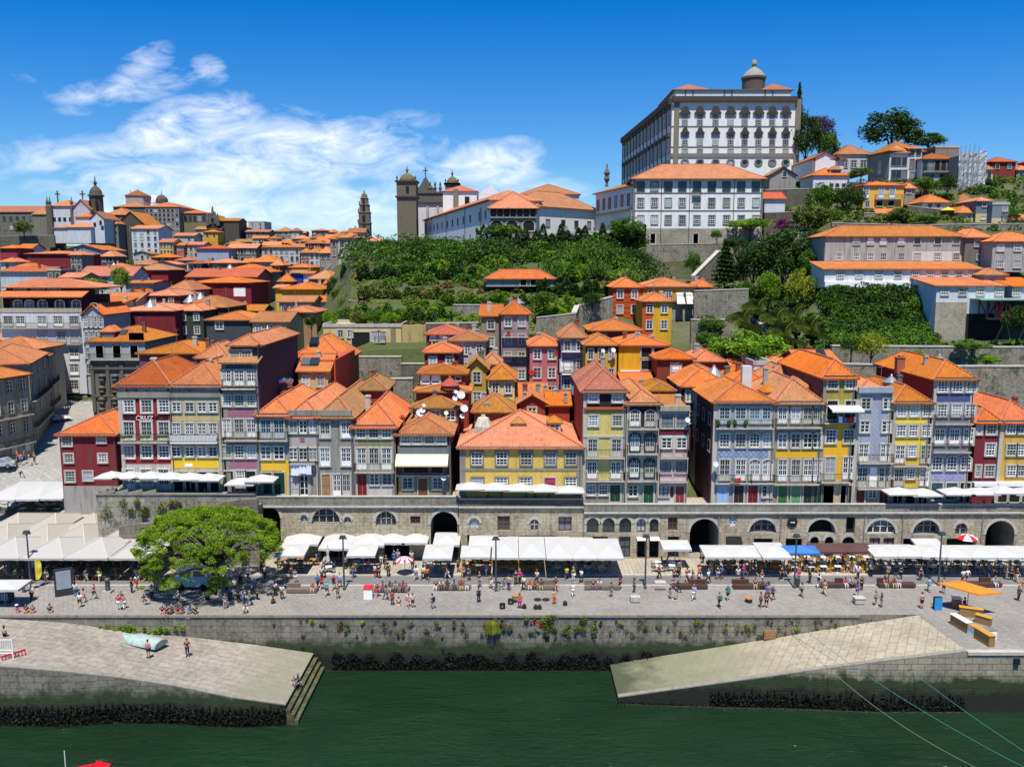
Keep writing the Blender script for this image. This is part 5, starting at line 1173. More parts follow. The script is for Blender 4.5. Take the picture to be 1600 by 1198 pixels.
for D in(172,184,197,211,226,242,258,276,295,315,338,362,388,415,445,478,512,550,590,635):
 px=-30+rnd.uniform(0,30);lim=545 if D>230 else 440
 while px<lim+(25 if D>400 else 0):
  wpx=rnd.uniform(5,9.5)*FPX/D;x0,x1=px,px+wpx;px=x1+rnd.uniform(0,5 if D>260 else 14);dep=rnd.uniform(7,11)
  if any(x0<b_+3 and x1>a_-3 and D<Dk+dk+3 and D+dep>Dk-3 for a_,b_,Dk,dk in taken):continue
  if D>380 and x0<335:continue
  if D<230 and x1>425:continue
  if 100<(x0+x1)/2<215 and 270<D<420:continue
  cxp=(x0+x1)/2;z=zterr(cxp,D)+rnd.uniform(4.2,8.6)+(2.2 if D>380 else-.8)
  ye=599+FPX*math.tan(math.atan2(CZ-z,D)-PITCH);wl,wn=rnd.choice(WALLS);rc=rnd.choice('bbboory');rk=rnd.choice(['hip','hip','gx','gy','hip'])
  lm=min(LM,key=lambda q:abs(q[0]-cxp));side='left of' if cxp<lm[0]-12 else 'right of' if cxp>lm[0]+12 else 'above' if D>300 else 'near'
  base=f"{wn} house, {SK[rc]} {'hipped' if rk == 'hip' else 'gabled' if rk == 'gy' else 'ridged'} roof, {side} {lm[1]}"
  k=used.get(base,0);used[base]=k+1;lab=base if k==0 else base+f", {ORD[k]} back"
  b=house(lab,x0,x1,ye,D,dep,12,wall=wl,roof=rk,ridge=ye-rnd.uniform(1.2,2.2)*FPX/D*.9,roofk=rc,dirt=.7,over=.5,group='houses packed over the far old town')
  nc=rnd.choice([2,3,3]);auto(b,nc,rnd.choice([1,2,2]),.9,1.5,'bare',merged=True)
  if rnd.random()<.4 and D<420:
   m3=MB();cx_=b.poly[1][0]*rnd.uniform(.25,.75);cy_=dep*rnd.uniform(.4,.7);m3.box(cx_-.35,cy_,b.h,cx_+.35,cy_+.5,b.top+.8);m3.build('chimney',plaster('a39a8c',.8),b.root)
for i,(x0,x1,ye,D,wl,rc,lab)in enumerate([(1440,1452,318,211,'a59a8c','o','tiny grey cottage left of the white and pink terrace house'),(1484,1498,330,213,'8b8175','b','small stone shed between the terrace house and cream cottage'),(1552,1572,303,262,'9a948c','o','pale grey house with a dull roof behind the slate clad pair'),(1574,1600,300,258,'7a726a','b','dark stone house on the ridge at the right'),(1586,1615,312,240,'b3aea4','r','off-white house low on the ridge at the right edge'),(1560,1585,312,236,'8d8a84','b','grey rendered house behind the second slate clad house'),(1500,1522,312,222,'a7a196','o','pale wall house under the scaffold netting'),(1578,1600,322,222,'a39a86','b','tan cottage above the grey one at the right edge')]):
 b=house(lab,x0,x1,ye,D,8,12,wall=wl,roof='hip',ridge=ye-9,roofk=rc);auto(b,2,1,.9,1.3,'bare',merged=True)
WHT='dcdad6'
def bl(name,label,cat,pts,ye_px,ye_D,yb,wall,D,far=True):
 ze=Zp(ye_px,ye_D);zb=Zp(yb,D)-1.5
 return Bld(name,label,cat,pts,zb,ze,plaster(wall,.35)if isinstance(wall,str)else wall,D,far)
D=255;ze=Zp(158,D);xa,xb=Xof(1050,ze,D),Xof(1245,ze,D);dl=Vector((-67/1322,1,0)).normalized()*79
PAL=Bld('palace','huge white palace with grey pediment windows crowning the hill','palace',[(xa,D),(xb,D),(xb+2,D+79),(xa+dl.x,D+dl.y)],Zp(262,D)-8,ze,plaster('dfddd8',.25),D,True)
b=PAL;GR=plaster('5f594e',.6);GRm=plaster('7d7668',.6);cols=[1070,1093.5,1118,1141.5,1163.5,1185,1206.5,1227.5]
b.win(179,196,cols,1.5,'sash',sur=GRm);b.win(210,227,cols,1.5,'sash',sur=GRm);b.win(233.5,239,cols,1.5,'sash',sur=GRm)
b.band(240,246,GRm,out=.25,name='stone_band');b.band(197,198.5,GRm,out=.12,name='string_course');b.band(229,230.5,GRm,out=.12,name='string_course')
b.band(151.5,160,plaster('3f3a33',.8),out=1.0,name='cornice');b.band(1.02,0,GRm,x0=1050,x1=1058,out=.3,name='corner_pilaster');b.band(1.02,0,GRm,x0=1237,x1=1245.5,out=.3,name='corner_pilaster')
for yy,wd in((178.5,3.3),(209.5,2.6)):
 for px in cols:
  mb=MB();z=b.zof(yy);x=Xof(px,z+b.zb,D)-b.A.x;h_=2.3 if yy<200 else 1.9;k=wd/2
  pl=[(-k,0),(k,0),(k,.3),(k*.6,h_*.45),(k*.45,h_*.8),(0,h_),(-k*.45,h_*.8),(-k*.6,h_*.45),(-k,.3)]
  mb.add([(x+p[0],-.55,z+p[1])for p in pl]+[(x+p[0],0,z+p[1])for p in pl],[tuple(range(9))]+[(i,9+i,9+(i+1)%9,(i+1)%9)for i in range(9)])
  mb.build('window_pediment',plaster('3d382f',.7),b.root)
for px in cols:
 z=b.zof(254);x=Xof(px,z+b.zb,D)-b.A.x;mb=MB()
 n=16;ring=[(x+r*math.cos(2*math.pi*i/n),-y,z+r*.9*math.sin(2*math.pi*i/n))for r,y in((1.25,0.0),(1.25,.22),(.78,.22),(.78,0.03))for i in range(n)]
 mb.add(ring,[(q*n+i,q*n+(i+1)%n,(q+1)*n+(i+1)%n,(q+1)*n+i)for q in range(3)for i in range(n)]);o=mb.build('oval_window',GRm,b.root)
 mb=MB();mb.add(ring[3*n:],[tuple(range(n))]);mb.build('pane',GLASS,o)
for fr_,h_ in((.92,.16),(.62,.16),(.38,.05)):
 b.win(fr_,fr_-h_,14,1.9,'sash',e=3,sur=GR)
for z0 in(.93,.63):
 a_,d_,L_,ang=b.edge(3)
 for i in range(14):mb=MB();u=L_*(i+.5)/14;b.bay(3,u-1.7,u+1.7,b.h*z0,b.h*z0+1.2,.6,mb);mb.build('window_pediment',GR,b.root)
b.band(.36,.31,GRm,e=3,out=.25,name='stone_band');b.band(1.03,.965,plaster('3f3a33',.8),e=3,out=1.0,name='cornice')
mb=MB()
for u in range(15):a_,d_,L_,ang=b.edge(3);b.bay(3,L_*u/14-.18,L_*u/14+.18,b.h*.02,b.h*.96,.25,mb)
mb.build('pilaster',GR,b.root)
mb=MB();z1=Zp(142,D+1)-b.zb;mb.box(1.2,1,b.h,xb-xa-1.5,30,z1);at=mb.build('attic_wall',plaster('c2c3c4',.3),b.root)
mb=MB();mb.box(.6,.6,z1,xb-xa-1,31,z1+.35);mb.build('attic_cornice',GR,at)
mb=MB()
for px in(1078,1139,1203):x=Xof(px,85,D)-b.A.x;mb.box(x-1.3,.9,b.h+.5,x-.9,1.0,z1);mb.box(x+.9,.9,b.h+.5,x+1.3,1.0,z1)
mb.build('attic_pilaster',GR,at)
def pyr(parent,off,x0,x1,y0,y1,z,rise,mat,name='roof',rid=.3):
 mb=MB();A,B,C,E=Vector((x0,y0,z)),Vector((x1,y0,z)),Vector((x1,y1,z)),Vector((x0,y1,z));w=x1-x0;d=y1-y0;k=min(w,d)/2
 if w>d:R1,R2=Vector((x0+k,(y0+y1)/2,z+rise)),Vector((x1-k,(y0+y1)/2,z+rise));q=[(A,B,R2,R1),(B,C,R2,R2),(C,E,R1,R2),(E,A,R1,R1)]
 else:R1,R2=Vector(((x0+x1)/2,y0+k,z+rise)),Vector(((x0+x1)/2,y1-k,z+rise));q=[(A,B,R1,R1),(B,C,R2,R1),(C,E,R2,R2),(E,A,R1,R2)]
 for s_ in q:slope(mb,*s_,corr=False)
 return mb.build(name,mat,parent)
pyr(b.root,0,.3,11.5,1,26,z1+.35,2.6,ROOF['r']);pyr(b.root,0,26,xb-xa-.6,1,26,z1+.35,2.6,ROOF['r'])
mb=MB();p=P(1177,141,D+13)-b.A;mb.lathe((p.x,p.y,p.z-2),[(3.4,0),(3.4,5.0),(3.7,5.1),(3.7,5.7)],20);o=mb.build('lantern_drum',plaster('554e42',.5),b.root)
mb=MB();mb.lathe((p.x,p.y,p.z+3.7),[(3.5,0),(3.0,.9),(2.1,1.9),(1.0,2.6),(.7,2.8),(.6,3.6),(.9,3.7),(.9,4.2),(.6,4.9),(.1,5.2)],20);mb.build('lantern_dome',plaster('8f8c82',.4),b.root)
D=205;b=bl('house','large white seminary house with three window rows and stone base, below the palace','house',[(Xof(990,55,D),D),(Xof(1193,55,D),D),(Xof(1193,55,D)+1,D+15),(Xof(990,55,D)+1,D+15)],277,D,383,'dfddda',D);WH=b
b.roof('hip',257,ROOF['o'],.9);c9=[1001,1022.5,1044,1066,1089,1112,1135,1158,1181]
b.win(284.5,299,c9,1.7,'bare',sur=GR,glass=GLASS);b.win(310,323,c9,1.5,'sash',sur=GRm);b.win(337,350,c9,1.5,'sash',sur=GRm)
b.band(357,392,masonry('house_base_stone','93897a','a59b8a','6f685c',1,.8,.4,.5),out=.06,name='stone_base');b.band(301,302,GRm,out=.12,name='string_course');b.band(328.5,329.5,GRm,out=.12,name='string_course');b.quoins(GRm,.5)
b.balcony(305,.45,.52);b.win(365,381,[1020],1.3,'shut');b.win(365,381,[1087],1.3,'shut')
mb=MB()
for px in(1033,1077,1146):x=Xof(px,48,D)-b.A.x;mb.box(x-.07,-.18,0,x+.07,0,b.h)
mb.build('drainpipe',plain('rust_pipe','4a3026',.7),b.root)
def wing(label,pxa,Da,pxb,Db,ye,yeD,yb,dep,wall,rc='o',rise=.22,name='convent_wing'):
 ze=Zp(ye,yeD);A=Vector((Xof(pxa,ze,Da),Da,0));B=Vector((Xof(pxb,ze,Db),Db,0));d=(B-A).normalized();n=Vector((-d.y,d.x,0));C=B+n*dep;E=A+n*dep
 b=Bld(name,label,'convent',[(A.x,A.y),(B.x,B.y),(C.x,C.y),(E.x,E.y)],Zp(yb,min(Da,Db))-2,ze,plaster(wall,.3),Da,True);b.roof('hip',rise,ROOF[rc],.7);return b
b=wing('long white convent wing running back towards the bell tower',663,311,766,215,311,215,377,13,'d8d8d8')
c=[.04,.13,.2,.27,.35,.44,.52,.6,.68,.77,.88,.95]
b.win(.78,.63,c,1.0,'bare',sur=GRm);b.win(.36,.24,[q for q in c if q<.85],1.0,'bare',sur=GRm);b.win(.86,.55,[.04,.12,.9],1.4,'bare',sur=GRm);b.win(.46,.16,[.9],1.2,'bare',sur=GRm)
for u in(.02,.16,.42,.7):mb=MB();a_,d_,L_,ang=b.edge(0);b.bay(0,L_*u-.1,L_*u+.1,0,b.h,.15,mb);mb.build('drainpipe',IRON,b.root);b.band(1.0,.965,plaster('8c5a34',.5),out=.45,name='eaves_moulding')
b=wing('middle white convent wing with few windows above the curved terrace',838,217,932,233,320,217,372,14,'dad9d5',rise=.3)
b.win(.66,.5,[.18,.43,.65,.87],1.3,'bare',sur=GRm);b.win(.2,.08,[.18,.43,.8],1.2,'bare',sur=GRm);b.balcony(.42,.38,.48,hh=.9);b.band(.42,.22,plain('pale_blue_panel','9fb0c8',.6),x0=.38,x1=.47)
b=wing('white two-tier convent wing joining the seminary house',931,231,988,207,289,207,385,12,'dad9d8',rise=.16)
b.win(.88,.72,6,1.1,'bare',sur=GR);b.band(.67,.64,GRm,out=.5,name='eaves_moulding');b.win(.5,.26,[.2,.55,.9],1.2,'bare',sur=GRm)
mb=MB();p=P(948,292,235)-b.A;mb.lathe((p.x,p.y,p.z),[(.5,0),(.3,1),(.8,2),(.5,3),(.9,3.6),(.2,5),(.2,6)],8);mb.build('stone_finial',GR,b.root)
D=213;b=house('grey stone loggia with arches below and posts above, at the convent corner',766,838,322,D,13,yb=386,wall='857e70',roof='hip',ridge=300,roofk='o',name='loggia',cat='loggia',far=True,over=.9)
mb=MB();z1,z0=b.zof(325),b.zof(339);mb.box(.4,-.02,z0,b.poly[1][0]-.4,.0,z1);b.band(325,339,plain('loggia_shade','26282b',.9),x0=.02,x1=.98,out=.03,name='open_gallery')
mb=MB()
for k in range(8):x=b.poly[1][0]*k/7;mb.box(max(0,x-.16),-.3,z0,x+.16,-.05,z1)
mb.box(0,-.35,z0-.5,b.poly[1][0],0,z0);mb.build('gallery_post',GRm,b.root);b.balcony(339.5,0,1,out=.5)
b.win(345,361,[776,800,826],2.9,'archbare',glass=BLACK);b.win(372,386,[776,800,826],2.9,'archbare',glass=BLACK)
b=house('big orange-roofed convent block seen behind the middle wing',812,905,303,246,22,16,wall='c9cbce',roof='hip',ridge=288,roofk='o',name='convent_wing',cat='convent')
t=thing('terrace','curved concrete terrace on columns in front of the convent','terrace',P(840,372,208));o=Vector(t.location);mb=MB();m2=MB()
pts=[(838,381,212),(845,372,208),(870,366,207),(900,363,206),(930,362,206),(965,363,207),(990,366,208)];pp=[P(*q)-o for q in pts]
for a_,c_ in zip(pp,pp[1:]):mb.beam(a_+Vector((0,1,0)),c_+Vector((0,1,0)),2.4,.45)
for px in(853,868,892,921,954,978):p=P(px,366,207)-o;m2.tube((p.x,p.y,p.z-3.6),p,.3)
mb.build('slab',GRANL,t);m2.build('column',GRm,t)
mb=MB();mb.box(pp[0].x,5,pp[3].z-5,pp[-1].x,5.4,pp[3].z-.3);mb.build('back_wall',plaster('33302a',.5),t)
CH=thing('church','twin-towered church with lichen-yellow domes and a white nave','church',P(640,380,272));o=Vector(CH.location)
def tow(px,yt,w,D,dome_y,base_y,bell=True,lab=''):
 p=P(px,yt,D)-o;zb=P(px,base_y,D).z-o.z;mb=MB();k=w/2;mb.box(p.x-k,p.y,zb,p.x+k,p.y+w,p.z)
 tw=mb.build('bell_tower',plaster('6b6253',.8),CH);mb=MB()
 for z in(p.z,p.z-5.3 if bell else p.z):mb.box(p.x-k-.5,p.y-.5,z-.5,p.x+k+.5,p.y+w+.5,z)
 mb.build('cornice',plaster('3b362e',.5),tw);mb=MB();mb.lathe((p.x,p.y+k,p.z),[(k*.85,0),(k*.82,.8),(k*.65,1.8),(k*.3,2.6),(.3,2.8),(.3,3.5),(.6,3.8),(.15,4.6),(.1,5.4)],14);mb.build('dome',plaster('6f6240',.9),tw)
 mb=MB()
 for sx in(-1,1):mb.lathe((p.x+sx*(k-.2),p.y+.2,p.z),[(.35,0),(.2,.6),(.4,1.0),(.08,1.7)],8)
 mb.build('finial',GR,tw)
 if bell:
  mb=MB();x=p.x+.4;mb.box(x-.55,p.y-.06,p.z-4.4,x+.55,p.y-.02,p.z-2.0);mb.box(p.x-k-.06,p.y+1.4,p.z-4.4,p.x-k-.02,p.y+2.6,p.z-1.8);mb.build('belfry_opening',BLACK,tw)
tow(634.5,282,6.7,300,270,388);tow(706,286,5.3,340,276,310,False)
def cblk(nm,x0,x1,y0,y1,D,dep,mat,rf=None,rise=2,kind='hip'):
 a_,c_=P(x0,y0,D)-o,P(x1,y0,D)-o;zb=P(x0,y1,D).z-o.z;mb=MB();mb.box(a_.x,a_.y,zb,c_.x,a_.y+dep,a_.z);q=mb.build(nm,mat,CH)
 if rf:pyr(q,0,a_.x-.5,c_.x+.5,a_.y-.5,a_.y+dep+.5,a_.z,rise,ROOF[rf])
 return q,a_,c_
cblk('nave',692,745,299,345,296,14,plaster('dfddda',.2),'r',2.6);q,a_,c_=cblk('transept',745,782,304,335,298,12,plaster('dfddda',.2))
mb=MB();mb.add([(a_.x,a_.y-.02,a_.z),(c_.x,a_.y-.02,a_.z),((a_.x+c_.x)/2+1,a_.y-.02,a_.z+3.2),(a_.x,a_.y+12,a_.z),(c_.x,a_.y+12,a_.z),((a_.x+c_.x)/2+1,a_.y+12,a_.z+3.2)],[(0,1,2),(5,4,3),(0,2,5,3),(1,4,5,2)]);mb.build('gable',plaster('dfddda',.2),q)
q,a_,c_=cblk('aisle',641,692,318,388,318,12,plaster('ccccd0',.3));mb=MB();mb.box(a_.x,a_.y-.6,a_.z,c_.x,a_.y+12,a_.z+.5);mb.build('cornice',plaster('3b362e',.5),q)
mb=MB()
for px in(650,668,684):p=P(px,320,317.9)-o;mb.prism([(p.x-.35,p.y-4.5),(p.x+.35,p.y-4.5),(p.x+.35,p.y),(p.x-.35,p.y)],P(px,386,317).z-o.z,0,z1s=[p.z-9,p.z-9,p.z,p.z])
mb.build('buttress',GRm,q)
q,a_,c_=cblk('west_front',652,692,300,325,340,6,GR);mb=MB();xm=(a_.x+P(678,300,340).x-o.x)/2;pl=[(-3.6,0),(3.6,0),(3.2,1.5),(2.0,2.6),(1.2,4.0),(.5,5.4),(-.5,5.4),(-1.2,4.0),(-2.0,2.6),(-3.2,1.5)]
mb.add([(xm+p[0],a_.y,a_.z+p[1])for p in pl]+[(xm+p[0],a_.y+1.5,a_.z+p[1])for p in pl],[tuple(range(10))]+[(i,10+i,10+(i+1)%10,(i+1)%10)for i in range(10)])
mb.box(xm-.22,a_.y+.3,a_.z+5.4,xm+.2,a_.y+.7,a_.z+9.6);mb.box(xm-1.0,a_.y+.3,a_.z+8.0,xm+1.0,a_.y+.7,a_.z+8.4);mb.box(a_.x-.4,a_.y-.4,a_.z-.6,c_.x+.4,a_.y,a_.z);mb.build('pediment',GR,q)
mb=MB()
for px in(672,680,688):p=P(px,300,340)-o;mb.lathe((p.x,p.y,p.z),[(.6,0),(.4,.7),(.7,1.4),(.3,2.4),(.5,3),(.1,4)],8)
mb.build('finial',GR,q)
p=P(723.5,312,295.9)-o;mb=MB();mb.box(p.x+.6,p.y-.05,p.z-2.6,p.x+2.2,p.y,p.z+1);mb.build('nave_window',BLACK,CH)
p=P(690,312,295.9)-o;mb=MB();mb.box(p.x+4,p.y-.4,p.z-6,p.x+5.8,p.y+.0,p.z+3.5);mb.build('stone_pilaster',GRm,CH)
D=800;t=thing('bell_tower','slender grey baroque bell tower standing alone on the skyline','tower',(P(571,380,D).x,D,42));s_=D/FPX*1.01;zz=lambda y:Zp(y,D)-42
def sq(mb,prof):
 for(r,z),(r2,z2)in zip(prof,prof[1:]):
  mb.add([(-r,-r,z),(r,-r,z),(r,r,z),(-r,r,z),(-r2,-r2,z2),(r2,-r2,z2),(r2,r2,z2),(-r2,r2,z2)],[(0,1,5,4),(1,2,6,5),(2,3,7,6),(3,0,4,7),(4,5,6,7)])
mb=MB();sq(mb,[(5.2,0),(5.2,zz(350)),(5.8,zz(350)),(5.8,zz(348.5)),(4.9,zz(348.5)),(4.9,zz(334)),(5.4,zz(333)),(5.4,zz(331.5)),(4.3,zz(331)),(4.1,zz(322)),(4.6,zz(321)),(4.6,zz(320)),(3.3,zz(319)),(3.1,zz(311)),(3.6,zz(310)),(2.6,zz(309)),(2.2,zz(304)),(.9,zz(302)),(.5,zz(300)),(.5,zz(298))]);mb.build('shaft',plaster('6a6052',.9),t)
mb=MB()
for y,w,h in((358,1.6,6),(341,1.3,4.5),(326,1.1,3.2),(315,.8,3)):z=zz(y);mb.box(-w,-5.9,z-h/2,w,-4,z+h/2)
mb.build('belfry_opening',BLACK,t);mb=MB()
for y,r in((348.5,5.3),(331.5,4.9),(320,4.1)):
 for sx in(-1,1):mb.lathe((sx*r,-r,zz(y)),[(.7,0),(.4,1.2),(.7,2),(.1,3.4)],6)
mb.build('finial',GR,t)
b=house('long dark stone convent with rows of square windows at the far left',-30,62,331,430,22,24,wall='6d675c',roof='gx',ridge=322,roofk='r',dirt=1);b.win(338,345,9,1.6,'bare',sur=GRm);b.win(352,359,9,1.6,'bare',sur=GRm)
house('stone end house with small orange roof beside the far left convent',50,74,334,426,16,22,wall='7a7365',roof='hip',ridge=325,roofk='b',dirt=1)
VC=thing('church','white hillside church with a dark domed bell tower on the far left','church',P(100,375,420));o=Vector(VC.location)
def vb(nm,x0,x1,y0,y1,D,dep,mat,rk=None,peak=None):
 a_,c_=P(x0,y0,D)-o,P(x1,y0,D)-o;zb=P(x0,y1,D).z-o.z;mb=MB();mb.box(a_.x,a_.y,zb,c_.x,a_.y+dep,a_.z);q=mb.build(nm,mat,VC)
 if peak and rk=='gy':
  pk=P((x0+x1)/2,peak,D).z-o.z;xm=(a_.x+c_.x)/2;mb=MB();mb.add([(a_.x,a_.y,a_.z),(c_.x,a_.y,a_.z),(xm,a_.y,pk)],[(0,1,2)]);mb.build('gable',mat,q);mb=MB()
  slope(mb,Vector((c_.x+.5,a_.y-.5,a_.z-.3)),Vector((c_.x+.5,a_.y+dep,a_.z-.3)),Vector((xm,a_.y+dep,pk+.2)),Vector((xm,a_.y-.5,pk+.2)),False);slope(mb,Vector((a_.x-.5,a_.y+dep,a_.z-.3)),Vector((a_.x-.5,a_.y-.5,a_.z-.3)),Vector((xm,a_.y-.5,pk+.2)),Vector((xm,a_.y+dep,pk+.2)),False);mb.build('roof',ROOF['o'],q)
 elif peak:pyr(q,0,a_.x-.6,c_.x+.6,a_.y-.6,a_.y+dep,a_.z,P(0,peak,D+dep/2).z-o.z-a_.z,ROOF['b'])
 return q,a_,c_
WV=plaster('c4c5cc',.6)
q,a_,c_=vb('nave',78,114,322,380,424,16,WV,'hip',313);mb=MB()
for px in(85,93,101,110):p=P(px,343,423.9)-o;mb.box(p.x-.7,p.y,p.z-1,p.x+.7,p.y+.1,p.z+1)
mb.build('window',BLACK,q);mb=MB()
for px in(74,78,112):p=P(px,322,423)-o;mb.lathe((p.x,p.y,p.z),[(.9,-16),(.9,0),(.5,.7),(.8,1.8),(.3,3),(.1,4.5)],8)
for px in(90,129):p=P(px,314,430)-o;mb.box(p.x-.25,p.y,p.z-2,p.x+.25,p.y+.5,p.z+5);mb.box(p.x-1.2,p.y,p.z+3,p.x+1.2,p.y+.5,p.z+3.6)
mb.build('finial',GR,q)
vb('gabled_wing',114,140,326,380,422,14,plaster('b5b2bd',.5),'gy',312);q,a_,c_=vb('gabled_wing',141,162,341,380,414,16,WV,'gy',331);mb=MB()
for px,py in((148,351),(157,348),(160,356)):p=P(px,py,413.9)-o;mb.box(p.x-.6,p.y,p.z-1,p.x+.6,p.y+.1,p.z+1)
mb.build('window',BLACK,q)
q,a_,c_=vb('side_chapel',105,141,355,380,411,8,WV,'hip',348);vb('sacristy',84,108,356,380,412,8,WV,'hip',351);vb('side_chapel',118,142,339,380,417,8,WV,'hip',332)
mb=MB();p=P(151,322,428)-o;mb.box(p.x-3.5,p.y-3.5,p.z-20,p.x+3.5,p.y+3.5,p.z-3);mb.lathe((p.x,p.y,p.z-3),[(3.8,0),(3.2,.4),(3.2,7.5),(3.9,7.8),(3.9,8.3),(3.2,8.6),(2.7,10.5),(1.6,12),(.6,12.8),(.6,13.6),(1.0,14.2),(.3,15.4),(.15,17.5)],10)
tw=mb.build('bell_tower',plaster('504a40',.9),VC);mb=MB()
for dx in(-1.6,1.6):mb.box(p.x+dx-.55,p.y-3.5,p.z-1.4,p.x+dx+.55,p.y-2.9,p.z+2.4)
mb.build('belfry_opening',BLACK,tw)
b=house('tall narrow stone house right of the domed bell tower',163,184,349,424,14,20,wall='77716a',roof='hip',ridge=342,roofk='o',dirt=.9);auto(b,3,3,1,1.8,'bare')
house('orange roofed convent range behind the domed bell tower',164,200,335,440,18,18,wall='5c564c',roof='hip',ridge=325,roofk='o',dirt=1)
b=house('dark gabled stone church behind the white apartment house',183,226,350,432,22,20,wall='4c463d',roof='gy',ridge=327,roofk='y',dirt=1);b.win(355,362,3,1.4,'bare')
b=house('massive grey stone courthouse-like block with five window rows on the left ridge',226,279,323,475,34,28,wall='8b857c',roof='hip',ridge=316,roofk='o',dirt=.9)
for y in(327,334,341,348,355):b.win(y,y+4.5,8,1.5,'bare',sur=plaster('a8a59e',.3))
b2=house('blank dark flank wing of the massive grey block',177,226,323,478,26,28,wall='57534b',roof='hip',ridge=316,roofk='o',dirt=1)
mb=MB();p=P(216,314,492)-b.A;mb.lathe((p.x,p.y,p.z-3),[(7,0),(7,5.5),(7.4,5.6)],8);o2=mb.build('octagon',plaster('a39c90',.6),b.root);mb=MB();mb.lathe((p.x,p.y,p.z+2.6),[(7.6,0),(.4,3.4),(.1,4)],8);mb.build('octagon_roof',ROOF['o'],o2)
mb=MB();p=P(241,315,495)-b.A;mb.lathe((p.x,p.y,p.z-1),[(3,0),(3,1.5),(2.6,2.6),(1.4,3.8),(.2,4.5),(.1,7.5)],14);mb.build('white_dome',WHITE,b.root)
for px,r in((205,2.6),(253,3.4)):mb=MB();p=P(px,315,490)-b.A;mb.lathe((p.x,p.y,p.z-1),[(r,0),(r,2.2),(r*.8,3.4),(r*.4,4.4),(.2,5),(.1,7.5)],10);mb.build('stone_dome',plaster('4e4940',.6),b.root)
b=house('ochre stone range with tall windows on the ridge',279,322,333,480,20,22,wall='7d7052',roof='hip',ridge=328,roofk='o',dirt=.9);b.win(337,346,6,2,'bare',sur=GRm)
b=house('dark ridge chapel with statues on its pediment',322,342,344,470,18,20,wall='3d3831',roof='gy',ridge=334,roofk='y',dirt=1);mb=MB()
for px,y in((324,338),(328,336),(332,327),(336,335),(340,338)):p=P(px,y,470)-b.A;mb.lathe((p.x,p.y,p.z-2),[(.9,-3),(.9,0),(.6,1.5),(.5,2.6),(.2,3.6)],7)
mb.build('statue',GR,b.root);house('low dark wall range with an orange top right of the statue chapel',342,373,345,476,14,18,wall='4c463c',roof='gx',ridge=341,roofk='o',dirt=1)
b=house('white chapel with a plain gable below the palace trees',1271,1309,247,238,18,yb=277,wall='d2d0cf',roof='gy',ridge=237,roofk='o',dirt=.15);b.quoins(GRm,.6)
l=wing('white flank of the gabled chapel facing the palace',1247,256,1272,239,249,239,280,8,'c2c2ca',rise=.1,name='chapel_wing');l.root['category']='chapel';l.win(.8,.45,[.3,.7],1.3,'bare')
b=house('small white house with a blue dormer in front of the chapel',1271,1328,273,228,10,yb=297,wall='c6c7c9',roof='hip',ridge=263,roofk='b',dirt=.2);b.win(287,293,[1277,1299,1308,1318],.9,'bare');dormer(b,1306,265,229,3.0,1.9,3,plaster('aab0b8',.2),'bare')
b=house('white hill mansion wing with three stone-hooded windows',1309,1362,240,250,14,yb=272,wall='bcbcb8',roof='hip',ridge=227,roofk='o',dirt=.6);b.win(251,262,[1320,1334,1349],1.6,'cas',sur=GRm)
l=wing('shaded side of the white hill mansion, shade painted as grey',1358,250,1391,240,234,240,282,10,'8c8c8a',rise=.3,name='mansion_wing');l.root['category']='mansion';l.win(.75,.4,[.55],1.8,'bare');l.win(.3,0.02,[.3,.6],1.6,'bare')  # greyer wall colour than the front paints in this side's shade
b=house('white hill mansion front with two rows of tall grey windows',1391,1420,237,240,12,yb=282,wall='d0cfcc',roof='hip',ridge=221,roofk='o',dirt=.3);b.win(246,259,[1396,1404,1413],1.2,'bare',sur=GRm);b.win(266,279,[1396,1404,1413],1.2,'bare',sur=GRm)
b=house('taller white mansion bay under a raised orange gable',1420,1441,232,240,14,yb=282,wall='d0cfcc',roof='gx',ridge=222,roofk='b',dirt=.3);b.win(234,243,[1425,1435],1.2,'bare',sur=GRm);b.win(249,264,[1425,1435],1.2,'bare',sur=GRm);b.win(269,281,[1425,1435],1.2,'bare',sur=GRm)
b=house('long white mansion range with six balcony windows, left of the scaffold',1441,1499,248,237,12,yb=284,wall='d2d1ce',roof='hip',ridge=240,roofk='r',dirt=.2);b.win(251,267,6,1.3,'bare',sur=GRm);b.win(272,284,6,1.3,'bare',sur=GRm);b.balcony(268)
house('blank tan block standing above the white mansion range',1462,1499,231,256,16,14,wall='8a7468',roof='flat',dirt=.4)
t=thing('scaffold_tower','building wrapped in white scaffold netting on the right hill','scaffolding',P(1499,306,230));o=Vector(t.location);mb=MB();a_,c_=P(1499,236,230)-o,P(1541,236,230)-o;mb.box(a_.x+.8,.8,0,c_.x-.8,10,a_.z-1);mb.build('building_core',plaster('8f8d88',.8),t)
mb=MB();nx,nz=16,14;W_,H_=c_.x-a_.x,a_.z;rr=random.Random(3)
for i in range(nx+1):
 for j in range(nz+1):mb.v.append((a_.x+W_*i/nx,-.2+.45*math.sin(i*1.9+.4*math.sin(j*.7))+rr.uniform(-.12,.12),H_*j/nz+(rr.uniform(-1.4,.2)if j==nz else 0)))
for i in range(nx):
 for j in range(nz):k=i*(nz+1)+j;mb.f.append((k,k+nz+1,k+nz+2,k+1));mb.mi.append(0)
for i in range(6):mb.quad((c_.x+.1+.3*(i%2),i*1.7,0),(c_.x+.1+.3*((i+1)%2),(i+1)*1.7,0),(c_.x+.1+.3*((i+1)%2),(i+1)*1.7,H_),(c_.x+.1+.3*(i%2),i*1.7,H_))
mb.build('netting',plaster('c2c2c0',.35),t);mb=MB()
for i in range(5):x=a_.x+W_*i/6;mb.tube((x,-.8,0),(x,-.8,H_+rr.uniform(.5,2.5)),.07,n=5)
